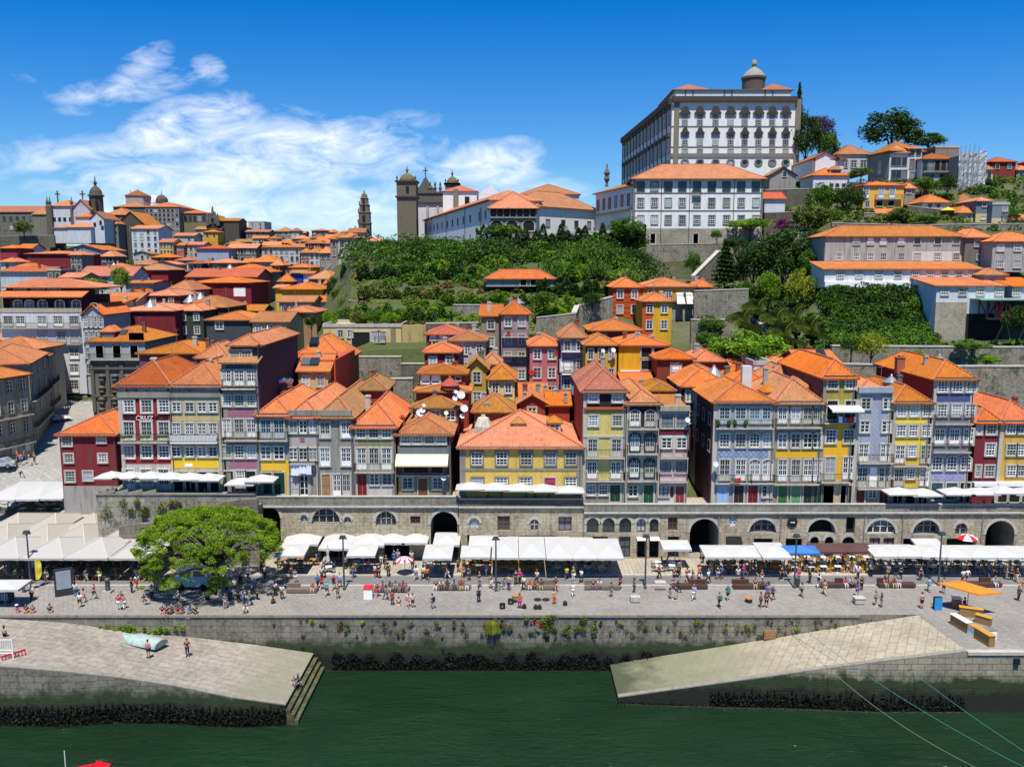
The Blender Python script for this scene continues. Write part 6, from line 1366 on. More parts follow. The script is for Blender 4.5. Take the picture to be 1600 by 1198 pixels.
for j in range(7):mb.tube((a_.x,-.8,H_*j/7+1),(c_.x,-.8,H_*j/7+1),.06,n=5)
for i in range(3):mb.tube((a_.x+W_*i/3,-.8,1),(a_.x+W_*(i+1)/3,-.8,H_*.6),.06,n=5)
mb.build('scaffold_poles',ZINC,t)
b=house('narrow cream house right of the scaffold netting',1541,1552,263,233,9,yb=306,wall='c9bc94',roof='hip',ridge=258,roofk='o',dirt=.2);b.win(270,285,[1545],1,'bare')
b=house('orange-yellow villa with balconies and blue shutters on the right hill',1350,1413,289,214,10,yb=331,wall='dba548',roof='hip',ridge=284,roofk='b',dirt=.15);b.win(293,309,[1353,1377,1394],1.3,'door',sur=plain('lilac_trim','a9adc4',.6));b.balcony(311,.28,.95);b.win(314,322,[1374,1392],1.4,'bare',glass=BLACK);b.win(314,324,[1355],1.1,'cas');b.band(326,345,plaster('c98a3c',.2))
b=house('small stone house tucked right of the orange-yellow villa',1414,1430,292,215,8,yb=320,wall='8a857b',roof='hip',ridge=283,roofk='b');b.win(294,302,[1420],1.2,'cas')
house('low orange roof with a tan wall below the orange-yellow villa',1386,1418,343,203,8,yb=356,wall='b09256',roof='shed',ridge=326,roofk='b')
b=house('white and pink terrace house above a rocky wall, with yellow parasol',1442,1484,315,206,9,yb=335,wall='c4bdc0',roof='hip',ridge=304,roofk='b');b.win(318,325,[1453,1466],1,'bare');mb=MB();p=P(1481,329,203)-b.A;mb.lathe(p,[(1.6,0),(.8,.5),(.05,.8)],10);mb.tube((p.x,p.y,p.z-2),(p.x,p.y,p.z+.3),.04);mb.build('parasol',YEL,b.root)
b=house('cream cottage with a pyramid roof left of the slate clad houses',1497,1526,331,201,9,yb=362,wall='c2b082',roof='hip',ridge=322,roofk='b',dirt=.2);b.win(337,342,[1514],.9,'bare')
b=house('blue-grey slate clad house over a cream ground floor',1526,1551,313,200,9,yb=365,wall='66707a',roof='hip',ridge=308,roofk='b',dirt=.2);b.win(317,323,[1538],.9,'cas');b.band(334,366,plaster('c2b082',.2),out=.05);b.win(338,343,[1536],1,'cas')
b=house('second slate clad house with an angled window',1551,1577,320,198,9,yb=367,wall='6d7883',roof='flat',dirt=.2);b.win(324,330,[1570],1,'cas');b.band(341,366,plaster('c2b082',.2),out=.05);b.win(352,357,[1560],2.2,'cas')
b=house('grey cottage with a low orange roof at the right edge',1578,1625,342,198,9,yb=362,wall='9b958b',roof='hip',ridge=333,roofk='b');b.win(345,352,[1595],1.2,'cas')
b=house('long white house with a crumbling grey upper wall above the ivy',1290,1508,368,167,9,yb=415,wall=plaster('a3a19a',.9),roof='hip',ridge=353,roofk='b');b.far=False
wc=[1338,1360,1380,1408,1433,1465,1494];b.win(372,382,wc[:4],1.2,'shut',sur=plaster('a3a19a',.5));b.win(371,381,wc[4:],1.2,'bare');b.win(396,406,[1311]+wc,1.2,'sash');b.band(393,415,plaster('c4c2ba',.3),x0=.63,x1=1.0)
b=house('low white lean-to range with nine windows along the top of the ivy wall',1289,1535,420,159.5,7,yb=450,wall='d2d1ce',roof='shed',ridge=409,roofk='b',dirt=.4);b.far=False;b.win(425,434,[1313,1342,1373,1403,1430,1454,1476,1498,1519],1.2,'sash');b.band(440,449,WHITE,x0=0,x1=.62,out=.5,name='white_ledge')
b=house('dark side house between the long range and the right edge house',1509,1550,369,166,8,yb=430,wall='6f6a62',roof='hip',ridge=357,roofk='b',dirt=.9);b.win(375,385,[1527],1,'bare');b.win(398,406,[1530],1,'bare');b.win(418,425,[1532],1,'bare')
b=house('weathered white house with two window rows at the right edge',1552,1640,376,162,9,yb=425,wall='a3a09b',roof='hip',ridge=363,roofk='b',dirt=.9);b.far=False;b.win(382,392,[1563,1590],1.3,'sash');b.win(407,418,[1563,1589],1.3,'sash')
b=house('white house on a rubble stone tower beside the steel footbridge',1464,1570,446,150,9,yb=537,wall='c3c6ca',roof='shed',ridge=434,roofk='b',dirt=.3);b.far=False;b.win(451,461,[1476,1504,1532,1561],1.3,'sash');b.band(472,540,masonry('pale_rubble','9f9582','b3a994','746c5c',1,.7,.32,.6),x0=0,x1=.46,out=.1,name='rubble_base');b.band(490,540,BLACK,x0=.46,x1=1.0,out=.02,name='dark_void')
house('small stair house with an orange roof over the white one',1538,1572,428,156,5,5,wall='9a958c',roof='hip',ridge=419,roofk='b');b=house('white house end at the right edge by the footbridge',1585,1640,447,150,9,yb=470,wall='b9bdc4',roof='shed',ridge=434,roofk='b');b.win(452,462,[1588],1.3,'sash')
t=thing('footbridge','steel truss footbridge with a pale green roof and red cabin','footbridge',P(1540,498,147));o=Vector(t.location);a_,c_=P(1541,498,147)-o,P(1660,498,147)-o;zt=P(1541,470,147).z-o.z;mb=MB()
for y in(0,2.5):
 mb.beam((a_.x,y,0),(c_.x,y,0),.35);mb.beam((a_.x,y,zt),(c_.x,y,zt),.25);n=8
 for i in range(n):x0,x1=a_.x+(c_.x-a_.x)*i/n,a_.x+(c_.x-a_.x)*(i+1)/n;mb.beam((x0,y,0),(x0,y,zt),.16);mb.beam((x0,y,0 if i%2 else zt),(x1,y,zt if i%2 else 0),.13)
for i in range(4):mb.beam((a_.x+1+4*i,0,-6),(a_.x+3.4+4*i,0,0),.18);mb.beam((a_.x+5+4*i,0,-6),(a_.x+3.4+4*i,0,0),.18)
mb.build('truss',plain('dark_steel','2f3438',.5,.5),t);mb=MB();mb.box(a_.x-1.5,-.5,zt+.1,c_.x,3,zt+.35);mb.build('canopy',plain('pale_green_sheet','8fa79b',.6),t)
mb=MB();p=P(1573,485,147)-o;mb.box(p.x-.8,.5,.3,p.x+1.0,2,2.6);mb.build('cabin',RED,t);mb=MB();mb.box(p.x-.3,.4,1.2,p.x+.5,.5,2.2);mb.build('cabin_window',BLACK,t)
b=house('grey rendered gable house below the right corner of the palace',1203,1244,273,222,10,yb=297,wall='8e8a82',roof='gy',ridge=261,roofk='y',dirt=.7);b.win(268,276,[1226],.9,'bare')
house('small white house with a dull orange roof right of the seminary house',1195,1227,310,213,9,yb=332,wall='c2c5cb',roof='gx',ridge=301,roofk='r',dirt=.2)
b=house('long garden shed with orange roof among the bushes',759,866,434,172,6,yb=448,wall='8b8a88',roof='hip',ridge=421,roofk='o');b.win(436,446,[.55,.7,.85],1.2,'bare',glass=BLACK)
RUB=masonry('rubble_wall','827b6c','9b9482','565043',1,.6,.3,.8,moss=.8,mort=.03)
RUBD=masonry('dark_rubble_wall','5c574c','716b5e','3c382f',1,.6,.3,.8,moss=.8,mort=.03)
def rwall(label,pts,drop,mat=RUB,th=.8):
 pp=[P(*q)for q in pts];t=thing('retaining_wall',label,'wall',(pp[0].x,pp[0].y,pp[0].z-drop));o=Vector(t.location);mb=MB();m2=MB()
 for a_,c_ in zip(pp,pp[1:]):
  a_,c_=a_-o,c_-o;d=(c_-a_);d.z=0;d.normalize();n=Vector((-d.y,d.x,0))*th;q=[a_,c_,c_+n,a_+n];mb.prism([(v.x,v.y)for v in q],min(a_.z,c_.z)-drop,0,z1s=[a_.z,c_.z,c_.z,a_.z])
  m2.beam(a_+n/2+Vector((0,0,.08)),c_+n/2+Vector((0,0,.08)),th+.15,.18)
 mb.build('wall',mat,t);m2.build('coping',GRANL,t)
rwall('high mossy stone wall under the seminary house',[(1010,383,200),(1120,381,200),(1205,378,200)],7.5)
rwall('diagonal stair wall climbing right of the round bush',[(1085,432,184),(1125,392,197)],2.5)
rwall('stone wall behind the conifer, right of the seminary',[(1205,366,203),(1290,362,203)],9)
rwall('upper stone wall under the chapel and bougainvillea',[(1195,333,211),(1300,330,211),(1350,338,209),(1400,350,200)],7,RUBD)
rwall('rough rock wall below the white and pink terrace house',[(1418,322,206),(1490,330,203),(1500,338,203)],9,RUBD)
rwall('garden wall above the flowering trees, under the small white house',[(1195,297,219),(1275,295,219)],4,RUBD)
rwall('low rubble wall in the grass above the cream block',[(708,477,161),(775,477,161)],3.4)
rwall('curved rubble wall below the vine terrace',[(838,497,152),(900,490,151),(905,478,154),(958,464,157)],5)
rwall('grey stone wall right of the ochre end house',[(1085,455,160),(1170,452,160)],5.5)
rwall('lower stone wall with railings beside the palms',[(1080,500,147),(1180,500,147),(1200,520,140)],5)
rwall('long stone wall under the ivy with a sunny face',[(1300,541,131),(1560,543,131),(1640,543,131)],5.5)
rwall('lower long stone wall behind the blue corner house',[(1290,569,122),(1500,573,122),(1640,573,122)],7)
rwall('stone wall with a flat terrace behind the red cluster, upper',[(560,558,145.5),(627,558,145.5)],8);rwall('stone wall behind the red cluster, lower step',[(590,593,125),(645,592,125)],6)
rwall('dark stone wall between ochre wall and red pyramid house',[(665,506,147),(748,505,147)],5,RUBD)
rwall('stone wall holding the lower lawn beside the ochre wall',[(626,569,144.8),(664,569,144.8)],5,RUBD)
rwall('old stone wall beneath the far left convent',[(-20,370,405),(85,368,405)],5,RUBD)
rwall('long terrace wall hidden in vines above the lawn',[(545,470,172),(700,466,172)],2.5,RUBD)
rwall('rubble terrace wall above the long orange roof, middle',[(1300,349,193),(1430,352,193),(1560,350,193),(1640,350,193)],4)
rwall('upper rubble terrace wall at the right edge',[(1500,309,226),(1575,305,230),(1640,305,230)],5)
rwall('lichened wall beneath the long mansion range',[(1330,285,232),(1430,287,231),(1500,288,230)],5,RUBD)
rwall('grey field wall between the villa and the terrace house',[(1350,333,205),(1440,336,204)],4)
t=thing('walkway','raised concrete walkway with white railings left of the convent','walkway',P(612,410,232));o=Vector(t.location);A_,C_=P(614,405,232)-o,P(666,383,222)-o;mb=MB();mb.beam(A_,C_,2.2,.8);mb.beam(C_,C_+Vector((22,-4,0)),2.2,.8);mb.build('deck',plaster('6f6b62',.6),t)
mb=MB()
for k in range(24):p=A_.lerp(C_,k/23)+Vector((0,-1.2,.3));mb.box(p.x-.1,p.y-.05,p.z,p.x+.1,p.y+.05,p.z+2.0)
mb.beam(A_+Vector((0,-1.2,2.3)),C_+Vector((0,-1.2,2.3)),.15);mb.build('railing',GRANL,t);mb=MB()
for u in(.15,.6,1.0):p=A_.lerp(C_,u);mb.tube((p.x,p.y,p.z-9),p,.9,n=14)
mb.build('pier',plaster('57534b',.7),t)
rr=random.Random(44);k=0
for D in(248,266,285,305):
 px=1546+rr.uniform(0,8)
 while px<1640:
  w=rr.uniform(5,9)*FPX/D;z=zterr(px,D)+rr.uniform(3.5,6.5);ye=599+FPX*math.tan(math.atan2(CZ-z,D)-PITCH);wl,wn=rr.choice(WALLS);rc=rr.choice('borry');k+=1
  b=house(f"{wn} ridge house, {SK[rc]} roof, {ORD[(k-1) % 10]} of the {'nearer' if D < 270 else 'farther'} right-edge cluster",px,px+w,ye,D,8,10,wall=wl,roof='hip',ridge=ye-6,roofk=rc,group='ridge houses at the right edge');auto(b,2,1,.9,1.3,'bare',merged=True);px+=w+rr.uniform(0,6)
NR=np.random.RandomState(7)
def leafmesh(name,pts,size,mats=(None,),upbias=.35,aspect=.55,curl=True):
 n=len(pts);pts=np.asarray(pts,float);nr=NR.normal(size=(n,3));nr[:,2]=np.abs(nr[:,2])+upbias;nr/=np.linalg.norm(nr,axis=1)[:,None]
 r=NR.normal(size=(n,3));a=np.cross(nr,r);a/=np.linalg.norm(a,axis=1)[:,None];b=np.cross(nr,a)
 s=(size*(.6+.8*NR.rand(n)))[:,None];a=a*s;b=b*s*aspect
 v=np.stack([pts-a,pts-b*.9+a*.1,pts+a,pts+b*.9+a*.1],1).reshape(-1,3)
 me=bpy.data.meshes.new(name);me.vertices.add(4*n);me.vertices.foreach_set('co',v.ravel());me.loops.add(4*n);me.loops.foreach_set('vertex_index',np.arange(4*n,dtype=np.int32))
 me.polygons.add(n);me.polygons.foreach_set('loop_start',np.arange(0,4*n,4,dtype=np.int32));me.polygons.foreach_set('loop_total',np.full(n,4,np.int32))
 for m in mats:me.materials.append(m)
 me.update();me.validate();return me
def ball(n,nclump,flat=1.0,lump=.30,core=.25,low=-.75):
 """leaf positions gathered in clumps round an uneven crown of radius 1"""
 c=NR.normal(size=(nclump*3,3));c/=np.linalg.norm(c,axis=1)[:,None];c=c[c[:,2]>low][:nclump];c*=(.55+.40*NR.rand(len(c)))[:,None];k=len(c)
 i=NR.randint(0,k,n);d=NR.normal(size=(n,3));d/=np.linalg.norm(d,axis=1)[:,None];rr=lump*(.5+.8*NR.rand(k))[i]
 p=c[i]+d*(rr*(.55+.45*NR.rand(n)))[:,None];m=int(n*core*.4);q=NR.normal(size=(m,3))*.33;p=np.concatenate([p,q]);p[:,2]*=flat;return p
CROWN={}
for k in range(3):
 CROWN['broad',k]=leafmesh('crown',ball(5200,60),.056)
 CROWN['bush',k]=leafmesh('foliage',ball(3600,38,.8,.34,.4,-.3),.062)
 CROWN['flat',k]=leafmesh('crown',ball(3600,46,.45,.28,.3,-.4),.056)
pp=[]
for i in range(4600):h=NR.rand();a=NR.rand()*6.28;r=(1-h)**.8*.5*(.75+.35*math.sin(h*60+a*2))*(.6+.4*NR.rand());pp.append((r*math.cos(a),r*math.sin(a),h*2-1))
CROWN['conifer',0]=leafmesh('crown',pp,.055);CROWN['conifer',1]=CROWN['conifer',2]=CROWN['conifer',0]
pp=[]
for i in range(3200):h=NR.rand();a=NR.rand()*6.28;r=math.sin(math.pi*min(1,h*.9+.1))**.6*.32*(.7+.3*NR.rand());pp.append((r*math.cos(a),r*math.sin(a),h*2-1))
CROWN['column',0]=leafmesh('crown',pp,.052);CROWN['column',1]=CROWN['column',2]=CROWN['column',0]
FG={'mid':foliage('mid_green_leaves','2a4410','648c26'),'dark':foliage('dark_green_leaves','1a2e0e','40621f'),'bright':foliage('bright_green_leaves','42660f','8ab028',.35),'yellow':foliage('yellow_green_leaves','5c6e14','b0b834',.35),
'olive':foliage('olive_leaves','3c4a1a','80883a'),'purple':foliage('jacaranda_blossom','3a2c50','6a5a86'),'mag':foliage('bougainvillea','5a1848','93407c'),'dry':foliage('dry_weeds','5a4228','8d7048')}
BARK=plain('bark','3b3026',.95,var=.35)
tn=[0]
def tree(label,px,pyb,D,wpx,hpx,kind='broad',col='mid',trunk=.35,name='tree',cat='tree',group=None,dy=.9):
 """px, pyb: foot of the plant; wpx, hpx: size in the photo"""
 p=P(px,pyb,D);m=(D*math.cos(PITCH)+(CZ-p.z)*math.sin(PITCH))/FPX;w,h=wpx*m,hpx*m;t=thing(name,label,cat,p,tn[0]*1.3,group);tn[0]+=1
 hc=h*(1-trunk)if trunk else h;
 flat={'broad':1.0,'bush':.8,'flat':.45}.get(kind,1.0)
 o=link('crown' if trunk else 'foliage',CROWN[kind,tn[0]%3],t,(0,0,h-hc/2),0,(w/2 if kind not in('conifer','column')else w,w/2*dy if kind not in('conifer','column')else w,hc/2/flat));omat(o,FG[col])
 mb=MB();r=max(.08,w*.03);rr=random.Random(tn[0]);mb.tube((0,0,-1.5),(rr.uniform(-.2,.2),0,h-hc*.55),r,r*.6,7)
 for i in range(4):a=i*1.6+rr.random();mb.tube((0,0,(h-hc)*.9),(math.cos(a)*w*.28,math.sin(a)*w*.25,h-hc*.45),r*.5,r*.18,5)
 mb.build('trunk',BARK,t);return t
T=tree
T('big yellow-green tree at the left end of the garden slope',570,462,195,46,58,'broad','yellow',.15)
T('dark rounded cypress-like tree at the far left of the garden',538,462,198,20,50,'column','dark',.05)
T('dark green tree under the white walkway railing',612,430,208,34,55,'broad','dark',.2);T('mid green bushy tree right of the yellow-green one',592,462,190,40,44,'bush','mid',.1)
T('spreading olive bush tree in the middle of the upper garden',630,460,185,44,36,'bush','olive',.1);T('round dark bush left of the pillar of the walkway',655,470,182,30,26,'bush','mid',0,'shrub','shrub')
T('tall slender green tree beside the pillar',684,442,196,26,42,'broad','mid',.2);T('dark spiky bush in the middle of the slope',712,460,184,34,34,'bush','dark',.0,'shrub','shrub')
T('olive tree against the long ivy wall under the convent',742,440,198,52,46,'broad','olive',.1);T('dark tree left of the garden shed',697,425,204,40,36,'broad','dark',.1)
T('mid green tree just right of the garden shed roof',880,446,178,46,34,'bush','mid',.1,);T('bushy tree in front of the terrace columns',930,446,180,44,38,'bush','mid',.1)
T('rounded dark green tree at the left edge of the mossy wall',1000,425,197,30,34,'bush','dark',0,);T('leafy round tree in front of the seminary house left corner',980,384,203,66,44,'broad','mid',.2)
T('small lollipop tree before the seminary stone base',1119,383,200.5,20,23,'broad','mid',.4);T('round bush against the mossy stone wall',1083,428,193,26,36,'bush','mid',.0,'shrub','shrub')
T('flat clipped tree over the wall right of the seminary house',1172,374,201,72,32,'flat','bright',.45);T('flat topped clipped tree in front of the convent loggia',786,386,204,62,34,'flat','mid',.4)
T('dark conifer on the slope right of the stair wall',1132,448,181,46,70,'conifer','dark',.08);T('dense dark tree right of the conifer',1176,446,180,66,66,'broad','dark',.0)
T('big dark round tree below the stone wall',1222,450,178,96,92,'broad','dark',.0);T('light green tree in front of the dark round trees',1200,484,166,44,60,'broad','bright',.1)
T('yellow-green lime tree at the left edge of the ivy',1248,484,163,46,62,'broad','yellow',.12);T('bushy dark tree filling the gap above the ivy left edge',1262,440,172,36,50,'broad','mid',.1)
T('round bright green tree behind the awning-window house',1172,578,130,120,62,'bush','bright',.05);T('bright green rounded bush on the grassy slope',1108,545,138,46,26,'bush','mid',0,'shrub','shrub')
T('yellow-green round shrub over the long stone wall',1361,562,126,42,42,'bush','yellow',.0,'shrub','shrub');T('small bright bush behind the red chimney house',1430,566,127,40,20,'bush','bright',0,'shrub','shrub')
T('low vine bush over the lower long wall',1540,572,126,44,18,'bush','bright',0,'shrub','shrub')
T('big dome-shaped tree alone on the right skyline',1392,240,262,92,66,'broad','dark',.05);T('second skyline tree trailing right behind the mansion',1450,236,268,60,28,'broad','mid',.2)
T('tall thin conifer behind the palace corner',1245,240,262,26,106,'conifer','dark',.05);T('dark tree with mauve blossom beside the palace',1258,252,256,52,74,'broad','dark',.0);T('jacaranda in mauve blossom right of the palace',1280,236,262,50,54,'broad','purple',.05)
T('dark green tree right of the jacaranda',1290,250,258,42,42,'broad','mid',.0);T('round green tree below the small dormer house',1283,336,211,52,46,'bush','mid',.0)
T('dark purple-leaved tree left of the orange-yellow villa',1322,336,209,50,46,'bush','dark',.1);T('big round olive-green bush on the hill terrace',1262,364,205,62,44,'bush','olive',0,'shrub','shrub')
T('magenta bougainvillea bush beside the stone wall',1222,364,205,28,22,'bush','mag',0,'shrub','shrub');T('clipped flat tree under the three-window wing',1345,286,226,36,24,'flat','mid',.4)
T('leafy tree below the long mansion range',1447,302,222,38,24,'bush','mid',.0);T('dark bush left of the scaffold netting',1480,302,222,32,28,'bush','dark',.0,'shrub','shrub')
T('little round tree before the cream cottage',1544,364,196,16,16,'broad','dark',.2);T('pale round tree in front of the far left convent',38,370,402,32,26,'broad','olive',.2)
T('yellow-green garden tree between roofs, left',142,456,208,50,20,'bush','yellow',0);T('leafy bright tree beside the white church wall',190,458,204,32,42,'broad','bright',.1);T('garden tree next to the yellow-green one',160,458,207,30,20,'bush','mid',0)
T('small dark tree behind the wooden hipped house',521,470,200,24,38,'broad','dark',.1);T('bush with dark leaves at the cream block roof',487,515,160,22,24,'bush','dark',.0,'shrub','shrub');T('light green bush left of the cream block',516,512,158,26,26,'bush','bright',0,'shrub','shrub')
T('bright shrub on the lower lawn edge',610,508,153,30,20,'bush','bright',0,'shrub','shrub');T('dark shrub on the lower lawn',587,508,155,34,26,'bush','mid',0,'shrub','shrub');T('round olive shrub mid lawn',560,508,156,30,22,'bush','olive',0,'shrub','shrub')
for i,(px,py,w,h,lab)in enumerate([(868,500,44,22,'vine bush below the shed terrace'),(905,505,40,26,'bright vine bush above the rubble curve'),(850,478,40,22,'dark vine bush mid terrace'),(925,480,36,22,'dark bush left of the burnt-orange house')]):
 T(lab,px,py,158-i,w,h,'bush',['bright','bright','mid','dark'][i],0,'shrub','shrub')
def frond(L=3.2):
 mb=MB();n=9;pts=[Vector((L*i/n,0,.55*L*math.sin(math.pi*.62*i/n)*.8-.35*L*(i/n)**2.2))for i in range(n+1)]
 for a_,c_ in zip(pts,pts[1:]):mb.beam(a_,c_,.04)
 for i in range(1,n+1):
  for k in(0,.5):
   p=pts[i-1].lerp(pts[i],k);l=.8*(1-.5*i/n)*L/3.2
   for sy in(-1,1):mb.quad(p,p+Vector((.34,sy*l*.6,-.05)),p+Vector((.5,sy*l,-.35)),p+Vector((.0,sy*l*.6,-.2)))
 return mb
def palm(label,px,py,D,h,L=3.4,n=50):
 t=thing('palm_tree',label,'palm tree',P(px,py,D));mb=MB();mb.lathe((0,0,-.5),[(.35,0),(.3,h*.5),(.33,h),(.5,h+.5)],9);mb.build('trunk',BARK,t);cr=MB();f=frond(L)
 for i in range(n):
  a=i*2.4;tilt=R(-22+92*((i*.618)%1));M_=Matrix.Translation((0,0,h+.5))@Matrix.Rotation(a,4,'Z')@Matrix.Rotation(-tilt,4,'Y');cr.add([M_@Vector(v)for v in f.v],f.f)
 cr.build('crown',FG['olive']if 'golden' in label else PALMG,t)
PALMG=foliage('palm_fronds','2c3c10','6f7c28',.2)
for q in(('palm with a wide crown, leftmost of the palm group',1163,540,143,2.4),('tall dark palm second from the left of the group',1185,535,148,4.0),('central palm of the group with drooping fronds',1215,545,142,3.0),('palm right of the central one',1243,545,145,3.6),('palm at the right end touching the ivy',1268,550,141,2.0),('short palm in front of the others',1228,552,137,1.2)):palm(*q)
def mass(name,label,region,n,size,h,col,clump=0,kind='stuff',zfn=None,parent=None):
 """region: (px0, px1, D0, D1) on the slope"""
 px0,px1,D0,D1=region;m=max(8,clump or n//60);cs=[(NR.uniform(px0,px1),NR.uniform(D0,D1),NR.uniform(.4,1.1))for _ in range(m)];pts=np.zeros((n,3))
 for i in range(n):
  cx,cD,cr=cs[NR.randint(m)];r=h*cr;d=NR.normal(size=3);d/=np.linalg.norm(d);D=cD+d[1]*r;px=cx;z=zterr(px,max(D,cD));pts[i]=((px-800)/FPX*D+d[0]*r*1.3,D,zterr(cx,cD)+abs(d[2])*r)
 me=leafmesh(name,pts,size,[FG[col]if isinstance(col,str)else col]);o=link(name,me);tag(o,label,kind=kind)
mass('undergrowth','dark shrubby undergrowth on the upper garden slope',(556,1010,190,205),17000,.30,4.0,'dark',62)
mass('undergrowth','olive-green shrubs mixed into the upper garden slope',(550,1010,186,204),14000,.29,3.8,'mid',46)
mass('undergrowth','pale fresh bushes mixed into the upper garden slope',(540,1000,180,203),9000,.27,2.6,'bright',26)
mass('undergrowth','dry straw-coloured grass between the garden terraces',(540,960,152,186),7000,.3,.6,'dry',120)
mass('undergrowth','mid green bushes over the middle garden slope',(560,960,174,188),9000,.28,1.8,'mid',40)
mass('undergrowth','olive scrub over the lower garden slope',(545,960,158,178),6000,.26,1.1,'olive',50)
mass('grass','sunny yellow-green grass strips on the garden terraces',(548,960,150,186),22000,.17,.4,'yellow',500)
mass('undergrowth','bright vines on the garden terraces',(560,950,152,172),14000,.24,1.0,'bright',100)
mass('hedge_growth','creepers hanging over the long wall below the convent',(600,1005,204,208),24000,.28,1.7,'mid',140)
mass('ivy','dense dark ivy over the slope below the white range',(1284,1462,151,158.5),34000,.24,1.5,'dark',220)
mass('ivy','lighter creepers threaded through the dark ivy',(1284,1462,148,158.5),22000,.23,1.6,'mid',110)
mass('ivy','mid green creepers over the foot of the ivy slope',(1284,1462,144,153),22000,.25,1.4,'mid',130)
mass('undergrowth','scrub behind the palms and trees of the right slope',(1090,1290,160,186),20000,.30,1.7,'dark',140)
mass('undergrowth','mid green scrub on the slope round the palms',(1090,1290,140,160),18000,.27,1.2,'mid',120)
mass('grass','long bright grass on the slope left of the palms',(1040,1200,128,150),12000,.26,.9,'bright',200)
mass('undergrowth','dry scrub on the upper right hill terraces',(1195,1520,200,240),12000,.40,1.3,'olive',200)
mass('undergrowth','mixed green scrub over the right-edge hilltop',(1500,1660,205,300),16000,.40,1.9,'mid',150)
mass('undergrowth','dry bushes on the slope behind the long orange roof',(1290,1640,176,204),12000,.32,1.2,'olive',150)
mass('undergrowth','scrub along the top terrace of the long stone wall',(1290,1620,132,146),9000,.30,.8,'mid',150)
mass('undergrowth','weeds between the two long stone walls',(1290,1640,123,129),5000,.25,.7,'olive',120)
mass('green_bank','green bank of bushes below the white hillside church',(112,215,340,385),11000,.75,3.2,'mid',120)
mass('green_bank','thin green bank under the ridge houses',(290,560,425,480),9000,.75,2.4,'dark',120)
mass('ivy','ivy at the right edge of the lower stone wall',(1572,1640,119.5,122),4000,.25,1.6,'dark',60)
def hedge(label,px0,px1,D,h,th,n,col,size=.26):
 a,c=(px0-800)/FPX*D,(px1-800)/FPX*D;t=thing('hedge',label,'hedge',(a,D,min(zterr(px0,D),zterr(px1,D))));x=NR.uniform(0,c-a,n);k=NR.randint(0,3,n);y=np.where(k==0,-th/2+NR.normal(size=n)*.15,NR.uniform(-th/2,th/2,n));lump=.8+.28*np.sin(x*1.3)+.2*np.sin(x*3.1+2);z=np.where(k==0,NR.uniform(0,1,n)*h*lump,h*lump+NR.normal(size=n)*.18)
 link('foliage',leafmesh('foliage',np.stack([x,y,z],1),size,[FG[col]]),t);mb=MB();mb.box(.2,-th*.35,-1,c-a-.2,th*.35,h*.55);mb.build('shade_core',plain('hedge_shade','10180a',.9),t)  # dark box inside the leaves, coloured as the hedge's inner shade
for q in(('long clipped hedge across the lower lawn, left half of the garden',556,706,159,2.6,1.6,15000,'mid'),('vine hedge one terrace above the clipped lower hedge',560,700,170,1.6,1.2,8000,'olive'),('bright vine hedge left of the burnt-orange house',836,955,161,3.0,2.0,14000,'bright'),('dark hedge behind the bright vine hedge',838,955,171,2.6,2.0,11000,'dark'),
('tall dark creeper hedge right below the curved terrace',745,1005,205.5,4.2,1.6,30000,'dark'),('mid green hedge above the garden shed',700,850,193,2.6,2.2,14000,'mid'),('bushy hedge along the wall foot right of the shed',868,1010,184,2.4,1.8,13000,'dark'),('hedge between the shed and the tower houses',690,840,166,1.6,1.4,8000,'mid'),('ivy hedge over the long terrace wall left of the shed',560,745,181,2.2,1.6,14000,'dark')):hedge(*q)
def wallweeds(name,label,x0,x1,z0,z1,y,n,m,size,col,r=.35):
 cs=[(NR.uniform(x0,x1),NR.uniform(z0,z1),NR.uniform(.4,1.3))for _ in range(m)];pts=[]
 for i in range(n):c=cs[NR.randint(m)];d=NR.normal(size=3)*r*.5*c[2];pts.append((c[0]+d[0],y-abs(d[1])*.8,c[1]+d[2]))
 tag(link(name,leafmesh(name,pts,size,[FG[col]],upbias=.1)),label,kind='stuff')
xa,xb=Xof(470,-1,81.7),Xof(1330,-1,81.7)
wallweeds('weeds','green weeds growing out of the quay wall joints',xa,xb,-2.3,-.4,81.6,3600,60,.065,'olive',.26);wallweeds('weeds','dry brown weeds hanging on the quay wall',xa,xb,-2.2,-.3,81.6,3200,52,.06,'dry',.26)
wallweeds('weeds','yellow-green tufts on the upper quay wall',xa,xb,-1.6,-.5,81.6,1500,14,.07,'yellow',.26);wallweeds('weeds','thick weeds around the middle of the quay wall',Xof(790,-1,81.7),Xof(930,-1,81.7),-1.9,-.2,81.6,3000,22,.075,'olive',.3)
wallweeds('weeds','weeds at the foot of the quay wall beside the upturned boat',Xof(120,-1,81.7),Xof(290,-1,81.7),-1.8,-1.2,81.5,1800,26,.11,'bright',.3);wallweeds('weeds','creepers on the blotchy bastion wall',Xof(165,5,97.6),Xof(330,5,97.6),3.2,7.4,97.5,3200,20,.10,'olive',.55)
def slime(label,A,B,z0,z1,n,size=.11):
 u=NR.rand(n);zz=z0+(z1-z0)*NR.rand(n)**1.2*(.78+.22*np.sin(u*31+2*np.sin(u*87))+.12*np.sin(u*171));d=(B-A).normalized();nn=Vector((d.y,-d.x,0));pts=np.array([[A.x+(B.x-A.x)*q+nn.x*o_,A.y+(B.y-A.y)*q+nn.y*o_,z]for q,z,o_ in zip(u,zz,np.abs(NR.normal(size=n))*.12+.03)])
 tag(link('seaweed',leafmesh('seaweed',pts,size,[SLIME],upbias=.05)),label,kind='stuff')
SLIME=foliage('dark_seaweed','090b06','23261a',.05)
slime('dark seaweed and mussels at the foot of the long quay wall',Vector((frL[-1].x+2,81.7,0)),Vector((bkR[-2].x,81.7,0)),-5.9,-4.0,15000)
